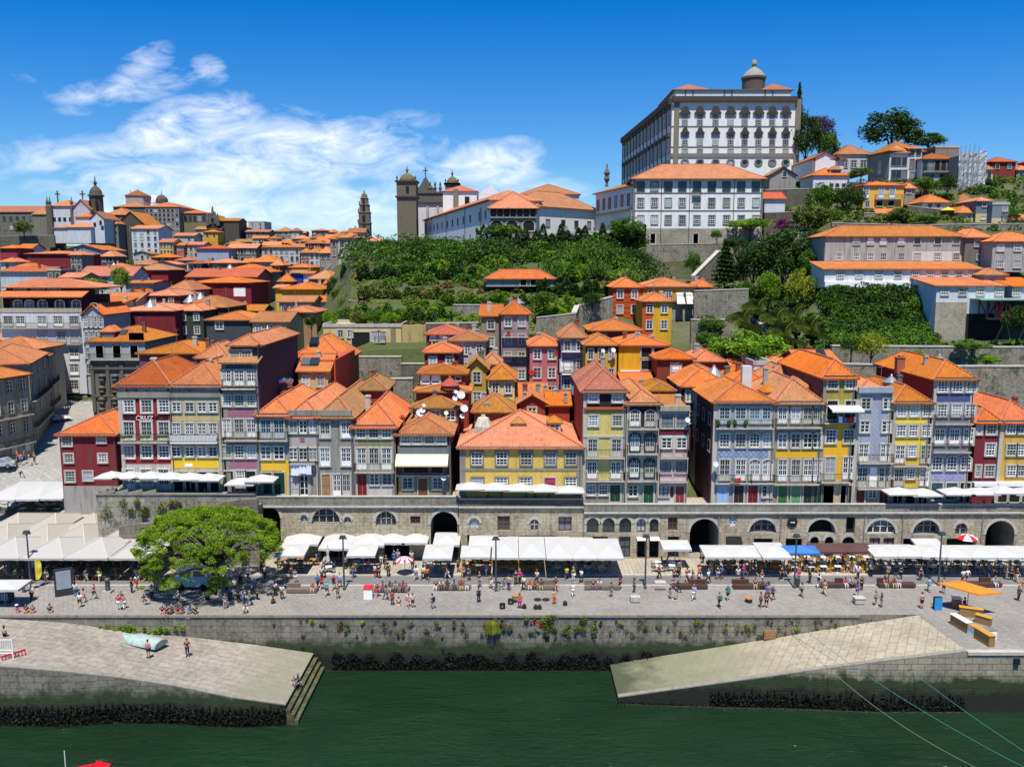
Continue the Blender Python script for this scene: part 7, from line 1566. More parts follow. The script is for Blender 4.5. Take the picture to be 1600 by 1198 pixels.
for i_ in range(len(frL)-1):slime('dark seaweed along the left ramp foot, part %s'%['one','two','three','four','five','six'][i_],frL[i_],frL[i_+1],-5.9,-4.1,2600)
for i_ in range(len(frR)-1):slime('dark seaweed along the right ramp foot, part %s'%['one','two','three','four','five'][i_],frR[i_]-Vector((0,.05,0)),frR[i_+1]-Vector((0,.05,0)),-5.9,min(-4.1,frR[i_].z-.3),2600)
t=thing('grass_tuft','largest bright grass tuft hanging from the quay wall','grass tuft',P(769,975,81.6));mb=MB();rr=random.Random(4)
for i in range(230):
 a=rr.uniform(0,math.pi*2);l=rr.uniform(.25,1.0)**.8;q=[Vector((0,0,0)),Vector((math.cos(a)*l*.3,-abs(math.sin(a))*l*.3,l*.5)),Vector((math.cos(a)*l*.7,-abs(math.sin(a))*l*.5-.1,l*.25-.1)),Vector((math.cos(a)*l*.8,-abs(math.sin(a))*l*.6-.1,-.9*l))]
 for u,v in zip(q,q[1:]):w_=Vector((.012,0,0));mb.quad(u-w_,u+w_,v+w_,v-w_)
mb.build('blades',foliage('tuft_blades','4a520f','8f9628',.3),t)
p=G(338,925);t=thing('tree','great spreading umbrella-shaped tree shading the quay','tree',p);h0=3.0;rr=random.Random(9)
mb=MB();mb.path([(0,0,-.2),(-.1,.1,1.5),(.25,0,3.1),(.2,0,4.6)],[.55,.42,.36,.28],10);tips=[]
def limb(a,L,z1,s=0):
 st=Vector((.2,0,3.0+rr.uniform(-.6,1.2)));e=Vector((math.cos(a)*L-.55,math.sin(a)*L*.85,z1));m_=st.lerp(e,.5)+Vector((rr.uniform(-.3,.3),rr.uniform(-.3,.3),.4));mb.path([st,m_,e],[.17,.11,.04],6)
 for i in range(3):q=m_.lerp(e,rr.uniform(.1,.9));d=Vector((rr.uniform(-1.4,1.4),rr.uniform(-1.4,1.4),rr.uniform(.3,1.0)));mb.tube(q,q+d,.05,.02,5)
for i in range(16):limb(i*.393+rr.uniform(-.2,.2),rr.uniform(4.5,7.0),rr.uniform(4.6,6.0))
for i in range(8):limb(i*.785,rr.uniform(2,4),rr.uniform(6.2,7.6))
for i in range(7):limb(math.pi*.75+i*.33,rr.uniform(5,7),rr.uniform(3.2,4.2))
mb.build('trunk',BARK,t)
N_=780;cl=[]
while len(cl)<N_:
 a=NR.uniform(0,6.283);r=math.sqrt(NR.rand());x,y=r*math.cos(a),r*math.sin(a);top=6.0+3.2*math.sqrt(max(0,1-r*r))
 u=NR.rand();z=top-(u**1.7)*1.2-(1.1*NR.rand()if r>.75 else 0)
 if r>.78 and NR.rand()<.28:z=NR.uniform(4.2,5.8)
 if NR.rand()<.03:z=NR.uniform(3.6,5.0);
 if math.sin(x*9+1.3)*math.sin(y*8+z*1.5)<-.52:continue
 cl.append((x*7.7-.55,y*5.8,z,NR.uniform(.28,.62)))
for(x,y,z)in((-5,-3.5,2.6),(-3.6,-4,2.4),(-2.2,-4.2,2.9),(.9,-3.2,2.3),(1.6,-3.0,2.2),(-6.4,-2,3.4),(-5.6,-3,3.6)):
 for k in range(7):cl.append((x+NR.normal()*.6,y+NR.normal()*.5,z+NR.normal()*.35,NR.uniform(.35,.6)))
cl=np.array(cl);n=105000;i=NR.randint(0,len(cl),n);d=NR.normal(size=(n,3));d/=np.linalg.norm(d,axis=1)[:,None];d[:,2]*=.6
pts=cl[i,:3]+d*(cl[i,3]*(.4+.6*NR.rand(n)))[:,None]
FG['lime']=foliage('fresh_lime_leaves','4c6e10','98b42a',.35);link('crown',leafmesh('crown',pts,.082,[FG['lime']]),t)
for q in(('dark tree on the lane edge below the far bell tower',532,480,190,30,34,'bush','mid',0),('olive tree at the foot of the garden beside the white house with holes',545,492,178,34,32,'broad','olive',0),('leafy bush at the lower left corner of the garden',538,508,165,36,26,'bush','mid',0),('yellowish bush on the lower left terrace',575,478,180,34,24,'bush','yellow',0),('upright green tree near the top left garden edge',585,420,214,26,36,'broad','mid',0)):T(*q)
for i,(px,py,D,w,h,k,c,lab)in enumerate([(560,430,214,40,40,'broad','dark','dark tree behind the big yellow-green one'),(640,425,204,46,40,'broad','mid','mid green tree below the walkway end'),(725,415,205,46,34,'bush','mid','leafy tree under the far end of the convent wing'),(670,455,190,36,34,'broad','dark','dark tree left of the slender one'),(600,482,176,36,24,'bush','mid','green bush under the olive tree, left garden'),(655,484,176,34,22,'bush','dark','dark bush at the head of the vine terrace'),(820,460,176,46,30,'bush','dark','dark bush in front of the garden shed'),(905,430,190,50,38,'broad','mid','mid green tree right of the shed, upper one'),(955,432,190,46,36,'broad','dark','dark tree left of the wall-edge tree'),(845,420,198,44,30,'bush','olive','olive bush behind the shed roof'),
(1150,392,196,40,22,'bush','dark','dark bush at the top of the stair wall'),(1268,392,190,36,34,'broad','dark','dark tree against the wall left of the long range'),(1165,470,168,44,30,'bush','mid','green bush under the conifer'),(1110,520,146,40,26,'bush','mid','green bush left of the palms'),(1300,350,206,40,22,'bush','mid','green bush on the wall left of the long orange roof'),(1405,344,200,40,18,'bush','olive','scrubby bush above the long orange roof, middle'),(1445,352,196,50,18,'bush','mid','green scrub below the rocky wall'),(1540,300,232,30,20,'bush','dark','dark bush right of the scaffold foot'),(1575,345,200,40,18,'bush','mid','green bush between right-edge cottages'),(1520,548,128,60,14,'bush','mid','low green bush on the long stone wall, right'),(1330,552,128,36,22,'bush','dark','dark bush left of the yellow-green round shrub'),(1590,520,140,50,40,'bush','dark','dark bush mass below the footbridge at the right edge')]):
 T(lab,px,py,D,w,h,k,c,0)
def skin(name,verts,edges,rad,sub=1,root=0):
 me=bpy.data.meshes.new(name);me.from_pydata(verts,edges,[]);o=bpy.data.objects.new(name,me);COL.objects.link(o)
 o.modifiers.new('s','SKIN');
 for i,r in enumerate(rad):
  sv=me.skin_vertices[0].data[i];sv.radius=(r,r)if not isinstance(r,tuple)else r;sv.use_root=(i==root)
 m=o.modifiers.new('u','SUBSURF');m.levels=sub;m.render_levels=sub
 dg=bpy.context.evaluated_depsgraph_get();out=bpy.data.meshes.new_from_object(o.evaluated_get(dg));bpy.data.objects.remove(o);out.name=name
 out.materials.clear();out.materials.append(None);out.polygons.foreach_set('use_smooth',[True]*len(out.polygons));return out
POSES={}
def mkpose(nm,hip,chest,neck,head,L,Rr,LA,RA):
 """L/R legs: knee, ankle, toe; arms: elbow, wrist"""
 hip,chest,neck,head=map(Vector,(hip,chest,neck,head));side=Vector((1,0,0));V=[];E=[];Q=[]
 def add(p,r,par=None):
  V.append(tuple(p));Q.append(r);
  if par is not None:E.append((par,len(V)-1))
  return len(V)-1
 a=add(hip,(.15,.11));w=add(hip.lerp(chest,.5),(.125,.095),a);c=add(chest,(.15,.105),w);n=add(neck,.052,c);j=add(neck.lerp(head,.45),.065,n);h=add(head,(.082,.098),j);add(head+Vector((0,0,.08)),(.06,.075),h)
 face=add(head+Vector((0,-.105,-.02)),.018,h)
 for s,(k,an,toe)in((-1,L),(1,Rr)):
  hp=add(hip+side*s*.095+Vector((0,0,-.06)),.088,a);kn=add(k,.058,hp);an_=add(an,.038,kn);add(toe,.035,an_)
 for s,(el,wr)in((-1,LA),(1,RA)):
  sh=add(chest+side*s*.185+Vector((0,0,.07)),.055,c);e=add(el,.038,sh);w_=add(wr,.027,e);el,wr=Vector(el),Vector(wr);d=(wr-el).normalized();pm=add(wr+d*.06,(.035,.02),w_)
  pr=d.cross(Vector((0,1,0)));pr=pr.normalized()if pr.length>.1 else side
  for q in range(4):f=add(wr+d*.11+pr*(q-1.5)*.019,.008,pm);add(wr+d*(.155-.008*abs(q-1.3))+pr*(q-1.5)*.022-Vector((0,.012,0)),.007,f)
  th=add(wr+d*.06+pr*.04*s*-1,.009,w_);add(wr+d*.10+pr*.055*s*-1,.008,th)
 body=skin('body',V,E,Q)
 V,E,Q=[],[],[];a=add(hip+Vector((0,0,.03)),(.155,.12));w=add(hip.lerp(chest,.5),(.14,.11),a);c=add(chest+Vector((0,0,.01)),(.165,.12),w);
 for s,(el,wr)in((-1,LA),(1,RA)):sh=add(chest+side*s*.185+Vector((0,0,.07)),.075,c);add(Vector(V[sh]).lerp(Vector(el),.75),.058,sh)
 shirt=skin('shirt',V,E,Q)
 def legs(nm2,fr,r1):
  V.clear();E.clear();Q.clear();a=add(hip,(.155,.12))
  for s,(k,an,toe)in((-1,L),(1,Rr)):
   hp=add(hip+side*s*.098+Vector((0,0,-.06)),.105,a);kn=add(k if fr>=1 else Vector(V[hp]).lerp(Vector(k),.92),.078,hp)
   if fr>=1:add(Vector(k).lerp(Vector(an),.9),r1,kn)
  return skin(nm2,V,E,Q)
 tr=legs('trousers',1,.062);sh_=legs('shorts',.5,.1)
 mb=MB()
 for k,an,toe in(L,Rr):an,toe=Vector(an),Vector(toe);d=(toe-an);d.z=0;d.normalize();p0=an-d*.06;p1=toe+d*.05;mb.tube((p0.x,p0.y,toe.z+.005),(p1.x,p1.y,toe.z+.0),.048,.036,8)
 shoes=mb.mesh('shoes',[None]);mb=MB();hc=head+Vector((0,.015,.035));n_=10
 for i in range(6):
  t=i/5*math.pi*.5;
 prof=[(.088,-.07),(.1,-.02),(.1,.04),(.085,.085),(.05,.115),(.005,.125)];mb.lathe((hc.x,hc.y+.012,hc.z),prof,n_);hair=mb.mesh('hair',[None],True)
 mb=MB();mb.lathe((hc.x,hc.y,hc.z),[(.19,.02),(.19,.035),(.1,.05),(.09,.12),(.02,.14)],12);hat=mb.mesh('hat',[None]);mb=MB()
 mb.lathe((hc.x,hc.y+.03,hc.z),[(.03,-.30),(.085,-.27),(.098,-.10),(.102,.04),(.085,.09),(.005,.125)],n_);longh=mb.mesh('hair',[None],True)
 mb=MB();q=chest+Vector((0,.17,-.12));mb.box(q.x-.14,q.y-.02,q.z-.2,q.x+.14,q.y+.13,q.z+.2);bag=mb.mesh('backpack',[None])
 POSES[nm]=dict(body=body,shirt=shirt,trousers=tr,shorts=sh_,shoes=shoes,hair=hair,hat=hat,long=longh,bag=bag)
mkpose('stand',(0,0,.93),(0,0,1.30),(0,-.01,1.48),(0,-.03,1.62),((-.1,-.01,.5),(-.11,.02,.08),(-.13,-.12,.03)),((.1,-.01,.5),(.12,.02,.08),(.15,-.12,.03)),((-.25,.03,1.1),(-.24,-.06,.86)),((.25,.03,1.1),(.22,-.10,.88)))
mkpose('walk',(0,0,.91),(0,-.03,1.28),(0,-.05,1.46),(0,-.08,1.60),((-.09,-.2,.52),(-.09,-.28,.1),(-.09,-.42,.06)),((.09,.02,.5),(.1,.33,.16),(.1,.24,.05)),((-.25,.14,1.1),(-.22,.1,.86)),((.25,-.1,1.1),(.2,-.26,.95)))
mkpose('stride',(0,0,.90),(0,-.04,1.27),(0,-.06,1.45),(0,-.09,1.59),((-.09,.04,.5),(-.1,.36,.18),(-.1,.27,.05)),((.09,-.24,.52),(.09,-.36,.1),(.09,-.5,.06)),((-.25,-.08,1.08),(-.2,-.26,1.0)),((.25,.12,1.08),(.24,.1,.85)))
mkpose('talk',(0,0,.93),(0,.01,1.30),(0,0,1.48),(.01,-.03,1.62),((-.12,-.02,.5),(-.15,.02,.08),(-.2,-.11,.03)),((.1,.0,.5),(.1,.03,.08),(.12,-.12,.03)),((-.27,-.05,1.12),(-.12,-.28,1.2)),((.25,.03,1.1),(.1,-.18,1.02)))
mkpose('sit',(0,0,.52),(0,-.06,.88),(0,-.1,1.05),(0,-.14,1.19),((-.13,-.42,.52),(-.13,-.42,.09),(-.13,-.56,.04)),((.13,-.42,.52),(.15,-.40,.09),(.16,-.54,.04)),((-.26,-.12,.72),(-.14,-.36,.64)),((.26,-.12,.72),(.12,-.38,.66)))
mkpose('perch',(0,0,.12),(0,-.05,.48),(0,-.09,.65),(0,-.12,.79),((-.11,-.42,.12),(-.11,-.44,-.32),(-.11,-.57,-.36)),((.11,-.42,.10),(.13,-.42,-.32),(.13,-.55,-.36)),((-.25,-.12,.32),(-.12,-.34,.24)),((.25,-.1,.32),(.14,-.36,.26)))
mkpose('squat',(0,0,.14),(0,-.12,.48),(0,-.17,.64),(0,-.22,.78),((-.14,-.40,.42),(-.13,-.36,.07),(-.13,-.5,.04)),((.14,-.40,.42),(.14,-.36,.07),(.15,-.5,.04)),((-.25,-.26,.4),(-.08,-.42,.42)),((.25,-.26,.4),(.08,-.43,.44)))
CC={'white':'cfcfcb','black':'16161a','navy':'1c2742','blue':'2a5aa8','light blue':'7fa9cc','cyan':'1f9ab8','teal':'2c7c7a','red':'b01c22','orange':'d0651c','yellow':'d6b61e','lime':'9cc22c','green':'2c8a4a','olive':'5f6838','grey':'7c7e80','dark grey':'3a3c40','beige':'b8a688','khaki':'857a5c','brown':'5e4030','pink':'c87a88','magenta':'c01a74','purple':'5a3c86','lavender':'9c98c8','denim':'3a5070','tan':'a4835c','maroon':'5c1824'}
CL={k:plain('cloth_'+k.replace(' ','_'),v,.85,var=.12)for k,v in CC.items()}
SK_=[plain('skin_a','b07c5e',.6),plain('skin_b','c08e70',.6),plain('skin_c','8a5c42',.6)];HR=[plain('hair_dark','1d1612',.7),plain('hair_brown','3f2a1a',.7),plain('hair_fair','8a6c40',.7),plain('hair_grey','8a8884',.7)];STRAW=plain('straw','c9b88c',.8)
PR=random.Random(21);LABS={}
LMK=[(10,'the left frame edge'),(50,'the yellow feather flag'),(103,'the advertising panel'),(168,'the stone fountain pillar'),(215,'the tree, left side'),(300,'the big tree shade'),(375,'the big tree trunk'),(430,'the tree, right side'),(505,'the lamp right of the tree'),(573,'the red-topped box'),(632,'the pink parasol'),(690,'the bench near the parasol'),(775,'the pedicab lamp'),(850,'the drum and loudspeakers'),(930,'the bench before the bare lamp'),(993,'the pale stone block'),(1040,'the slab by the bare lamp'),(1095,'the big archway'),(1168,'the round wooden stool'),(1243,'the lamp with the black bin'),(1300,'the brown awnings'),(1343,'the grey stone planter'),(1398,'the bench past the planter'),(1465,'the blue sandwich board'),(1530,'the orange kiosk'),(1590,'the right frame edge')]
NP=[0]
def person(px,py,pose,face,top,bot,extra='',z=0.0,lab=None,place=None,D=None,scale=None,group='people out on the quay',kindb=None):
 p=P(px,py,D)if D else G(px,py,z)
 if pose=='sit':p=G(px,py,z)
 sc=scale or PR.uniform(.93,1.05);lm=min(LMK,key=lambda q:abs(q[0]-px))[1]
 shorts='shorts' if 's' in(kindb or '')else None;bt=shorts or 'trousers'
 vb={'stand':'standing','walk':'walking','stride':'striding','talk':'gesturing','sit':'seated','perch':'perched','squat':'crouching'}[pose]
 dep='under the awnings' if py<893 else 'on the road' if py<913 else 'on the promenade'
 base=lab or f"person in {top} and {bot}{' shorts' if shorts else ''}{' with '+extra if extra else ''}, {vb} {place or 'near '+lm}"
 LABS.setdefault(base,[]).append(px)
 if len(LABS[base])>1 and not lab:base+=f", {['', 'second', 'third', 'fourth', 'fifth', 'sixth', 'seventh', 'eighth', 'ninth'][min(8, len(LABS[base])-1)]} of these"
 t=thing('person',base,'person',p,R(face)+PR.uniform(-.3,.3),group);t.scale=(sc,sc,sc);M_=POSES[pose];NP[0]+=1
 sk=PR.choice(SK_);omat(link('body',M_['body'],t),sk);omat(link('shirt',M_['shirt'],t),CL[top]);omat(link(bt,M_[bt],t),CL[bot]);omat(link('shoes',M_['shoes'],t),PR.choice([CL['white'],CL['black'],CL['brown']]))
 if 'hat' in extra:omat(link('hat',M_['hat'],t),STRAW if 'straw' in extra else CL['white'])
 else:lg=PR.random()<.45;omat(link('hair',M_['long' if lg else 'hair'],t),PR.choice(HR))
 if 'backpack' in extra:omat(link('backpack',M_['bag'],t),CL[PR.choice(['black','navy','red','teal'])])
 return t
PP="""9 905 stand 20 grey beige s|26 909 walk 90 green black|37 925 stand 180 brown dark_grey|50 939 stand 160 white black|72 912 walk 60 grey beige|135 909 walk 70 grey beige|156 909 walk 200 lime white s straw_hat|118 932 stand 200 white blue
125 949 walk 180 white black s|131 942 walk 160 pink beige|147 936 stride 100 red denim s|186 953 stand 10 magenta white|194 951 walk 240 tan white|206 926 stand 90 black black|214 920 walk 60 white red s|213 907 stand 170 light_blue denim|227 908 stand 0 grey navy s hat
243 922 stand 180 pink pink s|249 924 walk 190 light_blue white s|238 937 stand 10 white black|344 938 stand 170 white white|355 928 stand 180 orange navy|360 938 stand 30 blue navy|367 925 stand 180 white dark_grey|373 941 stand 200 black black|380 944 walk 30 lavender denim|391 946 walk 330 olive denim|398 926 stand 180 blue denim
402 938 stand 150 dark_grey black|430 931 stand 180 white black|441 936 walk 20 white black|426 942 squat 30 tan black|352 951 talk 10 denim beige|376 912 stand 180 brown black|388 906 stand 20 blue black|414 905 talk 160 white dark_grey|409 896 stand 20 maroon black
503 905 stand 180 white dark_grey|506 903 walk 170 brown black|497 919 walk 200 blue black|503 921 walk 180 red black s|511 931 walk 190 cyan black s|522 921 walk 180 red grey s backpack|531 918 walk 160 lavender denim s|528 935 talk 20 brown teal s|574 886 stand 180 grey black backpack|576 893 walk 20 magenta denim s
586 902 stand 150 white red s|592 904 stand 210 black black|603 890 walk 150 dark_grey black|607 901 stand 180 black black|596 882 stand 10 green white|616 882 stand 180 blue denim|622 880 stand 180 light_blue denim|645 889 stand 200 maroon black|643 880 walk 20 white denim
590 932 walk 20 brown red s|604 937 stride 250 grey denim|613 945 stand 150 red brown|623 946 squat 200 brown beige|638 948 walk 30 white pink|645 950 stand 20 white black s|676 951 walk 220 grey grey backpack|661 905 walk 180 white black|668 907 stride 200 orange black s|723 903 walk 20 orange tan s|732 907 walk 170 dark_grey denim
748 941 stand 180 blue black backpack|749 917 stand 30 dark_grey grey|767 919 walk 60 tan white s|806 914 stand 20 black black|812 913 walk 200 magenta black|818 922 walk 160 white black|839 912 stand 160 white dark_grey|812 951 stand 0 orange magenta|866 944 stand 10 beige orange|868 925 walk 30 dark_grey tan|895 932 walk 200 white white
896 909 stand 20 green white|908 910 walk 150 white navy|955 932 stand 190 olive grey|991 927 stand 90 olive denim|1029 904 stride 90 red black|1059 926 stride 100 navy dark_grey|1084 937 walk 170 lavender white|1081 912 walk 30 brown black|1077 915 walk 200 white maroon s|1093 905 stride 210 orange denim s|1107 912 stride 230 white black
1111 898 stand 180 yellow white|1121 905 stand 20 black light_blue s|1098 880 stand 30 white black|1096 873 stand 200 brown black|1124 949 walk 200 grey black backpack|1137 938 walk 180 navy navy s backpack|1153 908 stand 170 white grey s|1161 905 walk 20 magenta denim|1190 912 talk 20 maroon white|1199 931 walk 120 magenta black|1201 936 walk 200 grey khaki s
1201 933 walk 170 magenta black s|1221 906 stand 30 black black|1252 932 walk 30 beige black s|1265 911 stand 20 black black|1279 918 walk 150 white white backpack|1339 932 walk 170 purple purple s|1346 922 stand 200 black black|1340 905 stand 20 white navy|1361 901 stand 180 light_blue black|1387 904 walk 170 grey khaki|1399 900 stand 180 cyan denim|1407 905 stand 200 navy navy
1368 946 talk 60 grey khaki|1377 948 talk 220 black grey|1438 907 stand 20 black navy|1440 950 stand 200 pink black s|1451 924 walk 190 light_blue grey|1474 927 stand 10 black black s|1477 900 stand 170 beige beige s|1504 912 walk 200 white brown|1511 911 walk 180 white denim s|1563 899 walk 160 white blue s|1553 903 stand 20 dark_grey black
1580 907 stand 200 black black|1588 909 walk 20 black beige|1591 938 stand 30 dark_grey black|1598 925 walk 20 orange tan s|1545 902 walk 190 grey denim|1232 898 walk 20 olive black|1180 893 walk 190 teal white|1140 899 stand 20 brown navy|1062 897 stand 30 lavender olive|885 905 walk 150 yellow denim|898 899 stand 20 orange grey
455 905 stand 30 brown black|470 893 walk 200 maroon denim|540 889 stand 200 green black|552 903 walk 30 olive denim|650 906 walk 190 white denim s|700 893 stand 30 grey black|795 922 talk 120 beige denim|760 899 walk 200 lavender white"""
for row in PP.replace('\n','|').split('|'):
 q=row.split();px,py,pose,face,top,bot=float(q[0]),float(q[1]),q[2],float(q[3]),q[4].replace('_',' '),q[5].replace('_',' ');ex=[e.replace('_',' ')for e in q[6:]if e!='s']
 person(px,py,pose,face,top,bot,', '.join(e for e in ex),z=.12 if py<898 else 0,kindb='s' if 's' in q[6:]else '')
crw=random.Random(77)
for i in range(24):
 py=crw.choice([crw.uniform(893,899),crw.uniform(900,912),crw.uniform(914,952)]);px=crw.uniform(440,1590)if crw.random()<.82 else crw.uniform(90,250)
 if 1475<px<1565 and py>940:continue
 for k in range(crw.choice([1,1,2])):person(px+k*9,py+k*1.5,crw.choice(['stand','walk','stride','talk','walk']),crw.uniform(0,360),crw.choice(list(CC)),crw.choice(['black','denim','beige','navy','white','khaki','grey']),z=.12 if py<898 else 0,kindb=crw.choice(['s','']))
tw={}
for i,(px,py,top,bot,f)in enumerate([(27,956,'pink','pink',10),(42,956,'black','orange',10),(52,956,'brown','tan',350),(78,956,'dark grey','grey',30),(254,957,'black','pink',0),(261,957,'dark grey','maroon',10),(269,957,'brown','black',350),(278,957,'maroon','orange',5),(286,957,'black','denim',350),(298,957,'blue','grey',340),(305,957,'black','navy',20)]):
 person(px,py,'perch',f,top,bot,'hat' if i==0 else '',place='on the quay edge '+('above the left ramp' if px<100 else 'in the tree shade'),kindb='s' if i%2 else '')
person(385,956,'squat',0,'white','beige',place='on the quay edge right of the tree trunk');person(224,938,'squat',20,'navy','beige',place='by the left edge of the tree shade');person(281,934,'squat',330,'blue','beige',place='in the deep tree shade beside the van');person(325,936,'squat',20,'purple','black',place='against the big tree trunk')
for px,py,zz,pose,f,top,bot,s,pl in((232,1027,-1.9,'stand',190,'pink','black','s','on the left ramp beside the upturned boat'),(293,1024,-2.3,'stand',20,'black','black','','alone on the left ramp'),(8,1002,-.9,'stand',180,'beige','black','','behind the white barrier at the left edge'),(459,1068,-3.9,'squat',40,'black','white','s','at the end of the left ramp'),(464,1064,-3.9,'squat',50,'light blue','denim','','at the end of the left ramp')):
 person(px,py,pose,f,top,bot,z=zz,place=pl,kindb=s)
for i,(px,py,top,bot)in enumerate([(28,722,'red','black'),(33,724,'pink','blue'),(38,721,'blue','denim'),(46,724,'yellow','white'),(54,723,'tan','brown'),(27,733,'black','dark grey'),(70,684,'light blue','grey'),(47,690,'dark grey','tan'),(120,655,'white','black')]):
 person(px,py,['walk','stand','stride'][i%3],40*i,top,bot,D=[126.5,126,127,126,126.5,123.5,144,141,162][i],place='on the square at the upper left')
person(222,808,'walk',100,'dark grey','white',z=3.35,place='on the landing below the bastion wall');person(231,808,'walk',260,'white','magenta',z=3.35,place='on the landing below the bastion wall')
tb=MB();tb.box(-.38,-.38,.70,.38,.38,.735);tb.tube((0,0,0),(0,0,.7),.035,n=6);tb.lathe((0,0,0),[(.24,0),(.2,.03)],10);TABLE=tb.mesh('cafe_table',[None])
ch=MB();ch.box(-.21,-.21,.42,.21,.21,.46);
for sx in(-1,1):
 ch.box(sx*.19-.018,-.2,0,sx*.19+.018,-.165,.43);ch.box(sx*.19-.018,.165,0,sx*.19+.018,.2,.86);ch.box(sx*.22-.015,-.18,.62,sx*.22+.015,.19,.65)
ch.box(-.2,.17,.58,.2,.2,.86);CHAIR=ch.mesh('cafe_chair',[None])
TW=plain('table_wood','a87c4c',.6,var=.2);TWh=plain('table_white','c4c4be',.5);RAT=plain('rattan','7a5632',.8,var=.3);GCH=plain('grey_chair','55585a',.6);TQ=plain('turquoise_chair','2f8f88',.5);OC=plain('ochre_chair','b98428',.6)
fr=random.Random(33)
def cafe(px0,px1,rows,tcol,ccol,people,desc,z=.12,dx=1.75):
 for ri,D in enumerate(rows):
  rw=('front','middle','back')[ri]if len(rows)>2 else('front','back')[ri];x=Xof(px0,z,D)+.9
  while x<Xof(px1,z,D)-.5:
   jx,jy=x+fr.uniform(-.2,.2),D+fr.uniform(-.15,.15);x+=dx
   o=link('cafe_table',TABLE,None,(jx,jy,z),fr.uniform(-.2,.2));omat(o,tcol);tag(o,f"{rw}-row cafe table {desc}",'table',rw+'-row cafe tables '+desc)
   for s in(-1,1):
    c=link('cafe_chair',CHAIR,None,(jx+s*.55,jy+fr.uniform(-.1,.1),z),-s*math.pi/2+fr.uniform(-.3,.3));omat(c,ccol);tag(c,f"{rw}-row cafe chair {desc}",'chair',rw+'-row cafe chairs '+desc)
    if fr.random()<people:DIN.append((ri,rw,desc,c.location.x,jy,z,c.rotation_euler.z,fr.choice(['white','black','navy','light blue','red','grey','pink','olive','brown','beige','teal']),fr.choice(['black','denim','beige','khaki']),fr.choice([0,1,2]),fr.choice([0,1,2,3]),fr.choice(['hair','long'])))
DIN=[]
cafe(-15,232,(91.2,93.6,95.8),TW,RAT,.33,'under the beige peaked canopies',z=0,dx=2.3)
cafe(432,498,(93.6,95.6),TW,RAT,.5,'under the twin peaked white canopies');cafe(500,532,(93.2,94.8),TWh,GCH,.05,'in the sun by the folded parasol',dx=1.5);cafe(545,575,(93.6,95.2),TWh,GCH,.4,'beside the green-shirted waiter')
cafe(660,712,(93.5,95.3),TWh,GCH,.3,'under the slanting white awning');cafe(722,855,(93.3,95.2),TW,OC,.35,'with ochre chairs under the middle awnings');cafe(858,930,(93.3,95.2),TWh,TQ,.4,'with turquoise chairs under the long awning');cafe(930,972,(93.3,95.2),TWh,GCH,.5,'at the right end of the long awning')
cafe(1014,1060,(93.6,95.0),TWh,GCH,.2,'in the sun left of the big archway',dx=1.6);cafe(1104,1235,(93.2,94.9,96.4),TW,RAT,.42,'under the awnings right of the big archway');cafe(1228,1370,(93.3,95.1,96.6),TWh,OC,.4,'under the brown and blue awnings');cafe(1372,1620,(93.3,95.1,96.7),TWh,GCH,.42,'under the long right-hand row of awnings')
cafe(0,96,(116.0,118.8),TWh,GCH,.2,'under the white tents of the upper left square',z=.35,dx=2.4)
WC=plain('white_awning_canvas','b3b2ae',.85,var=.07);BC=plain('beige_awning_canvas','a0988a',.85,var=.06);POLE=plain('pole_metal','8f9194',.4,.5)
def canopy(label,x0,x1,yf,yb,col=WC,zf=2.65,zb=3.0,peak=.35,gz=.12,name='parasol',cat='parasol',group=None,val=.22,skew=0):
 A,B=G(x0,yf,zf),G(x1,yf,zf);mD=Vector((0,0,0));C0=G(x0+skew,yb,zb);dD=C0.y-A.y;w=B.x-A.x;sh=C0.x-A.x-0.0
 sh=max(-1.2,min(1.2,(sh-(Xof(x0,zf,C0.y)-A.x))))
 c=[A,B,Vector((B.x+sh,A.y+dD,zb)),Vector((A.x+sh,A.y+dD,zb))];top=sum(c,Vector())/4;top.z=(zf+zb)/2+peak+.15
 t=thing(name,label,cat,(top.x,top.y,gz),0,group);o=Vector(t.location);c=[v-o for v in c];tp=top-o;mb=MB()
 n=5
 for i in range(4):
  a,b=c[i],c[(i+1)%4]
  for k in range(n):u,v=a.lerp(b,k/n),a.lerp(b,(k+1)/n);mb.tri(u,v,tp)
  dn=Vector((0,0,-val))
  for k in range(n):u,v=a.lerp(b,k/n),a.lerp(b,(k+1)/n);w1=dn*(1+.25*(k%2));w2=dn*(1+.25*((k+1)%2));mb.quad(u+w1,v+w2,v,u)
 mb.build('canopy',col,t);mb=MB();mb.tube((tp.x,tp.y,0),tp,.035,n=8);mb.lathe((tp.x,tp.y,0),[(.35,0),(.35,.06),(.08,.12)],10);mb.build('pole',POLE,t);mb=MB()
 for v in c:mb.beam(tp-Vector((0,0,.04)),v-Vector((0,0,.02)),.03)
 mb.build('ribs',POLE,t);mb=MB()
 if peak>.6:
  for v in c:mb.beam(tp+Vector((0,0,.03)),v+Vector((0,0,.03)),.09,.03)
  mb.build('seam',WC,t)
 return t
AWL=['peaked white parasol touching the tree, lower of two','peaked white parasol right of the tree, upper of two','white awning left of the first lamp, folded parasol below it','white awning just right of the first lamp, lower one','white awning just right of the first lamp, upper one','upper white awning above the passage people','upper white awning right above the pink parasol','narrow slanting white awning below the tall dark archway','short white awning against the tall dark archway','white awning left of the pedicab lamp, front one','white awning left of the pedicab lamp, rear one','long white awning panel just right of the pedicab lamp','second white awning panel right of the pedicab lamp','third white awning panel right of the pedicab lamp','white awning panel over the turquoise chairs','white awning panel ending the middle row','lone white awning left of the big archway','white awning just right of the big archway','second white awning right of the big archway','white awning left of the bright blue awning','white awning touching the second brown awning','second white awning past the brown ones','white awning left of the kiosk lamp','white awning right of the kiosk lamp','white awning behind the orange kiosk parasol','second white awning past the kiosk lamp','white awning cut by the right frame edge','small white awning standing behind the right-hand row']
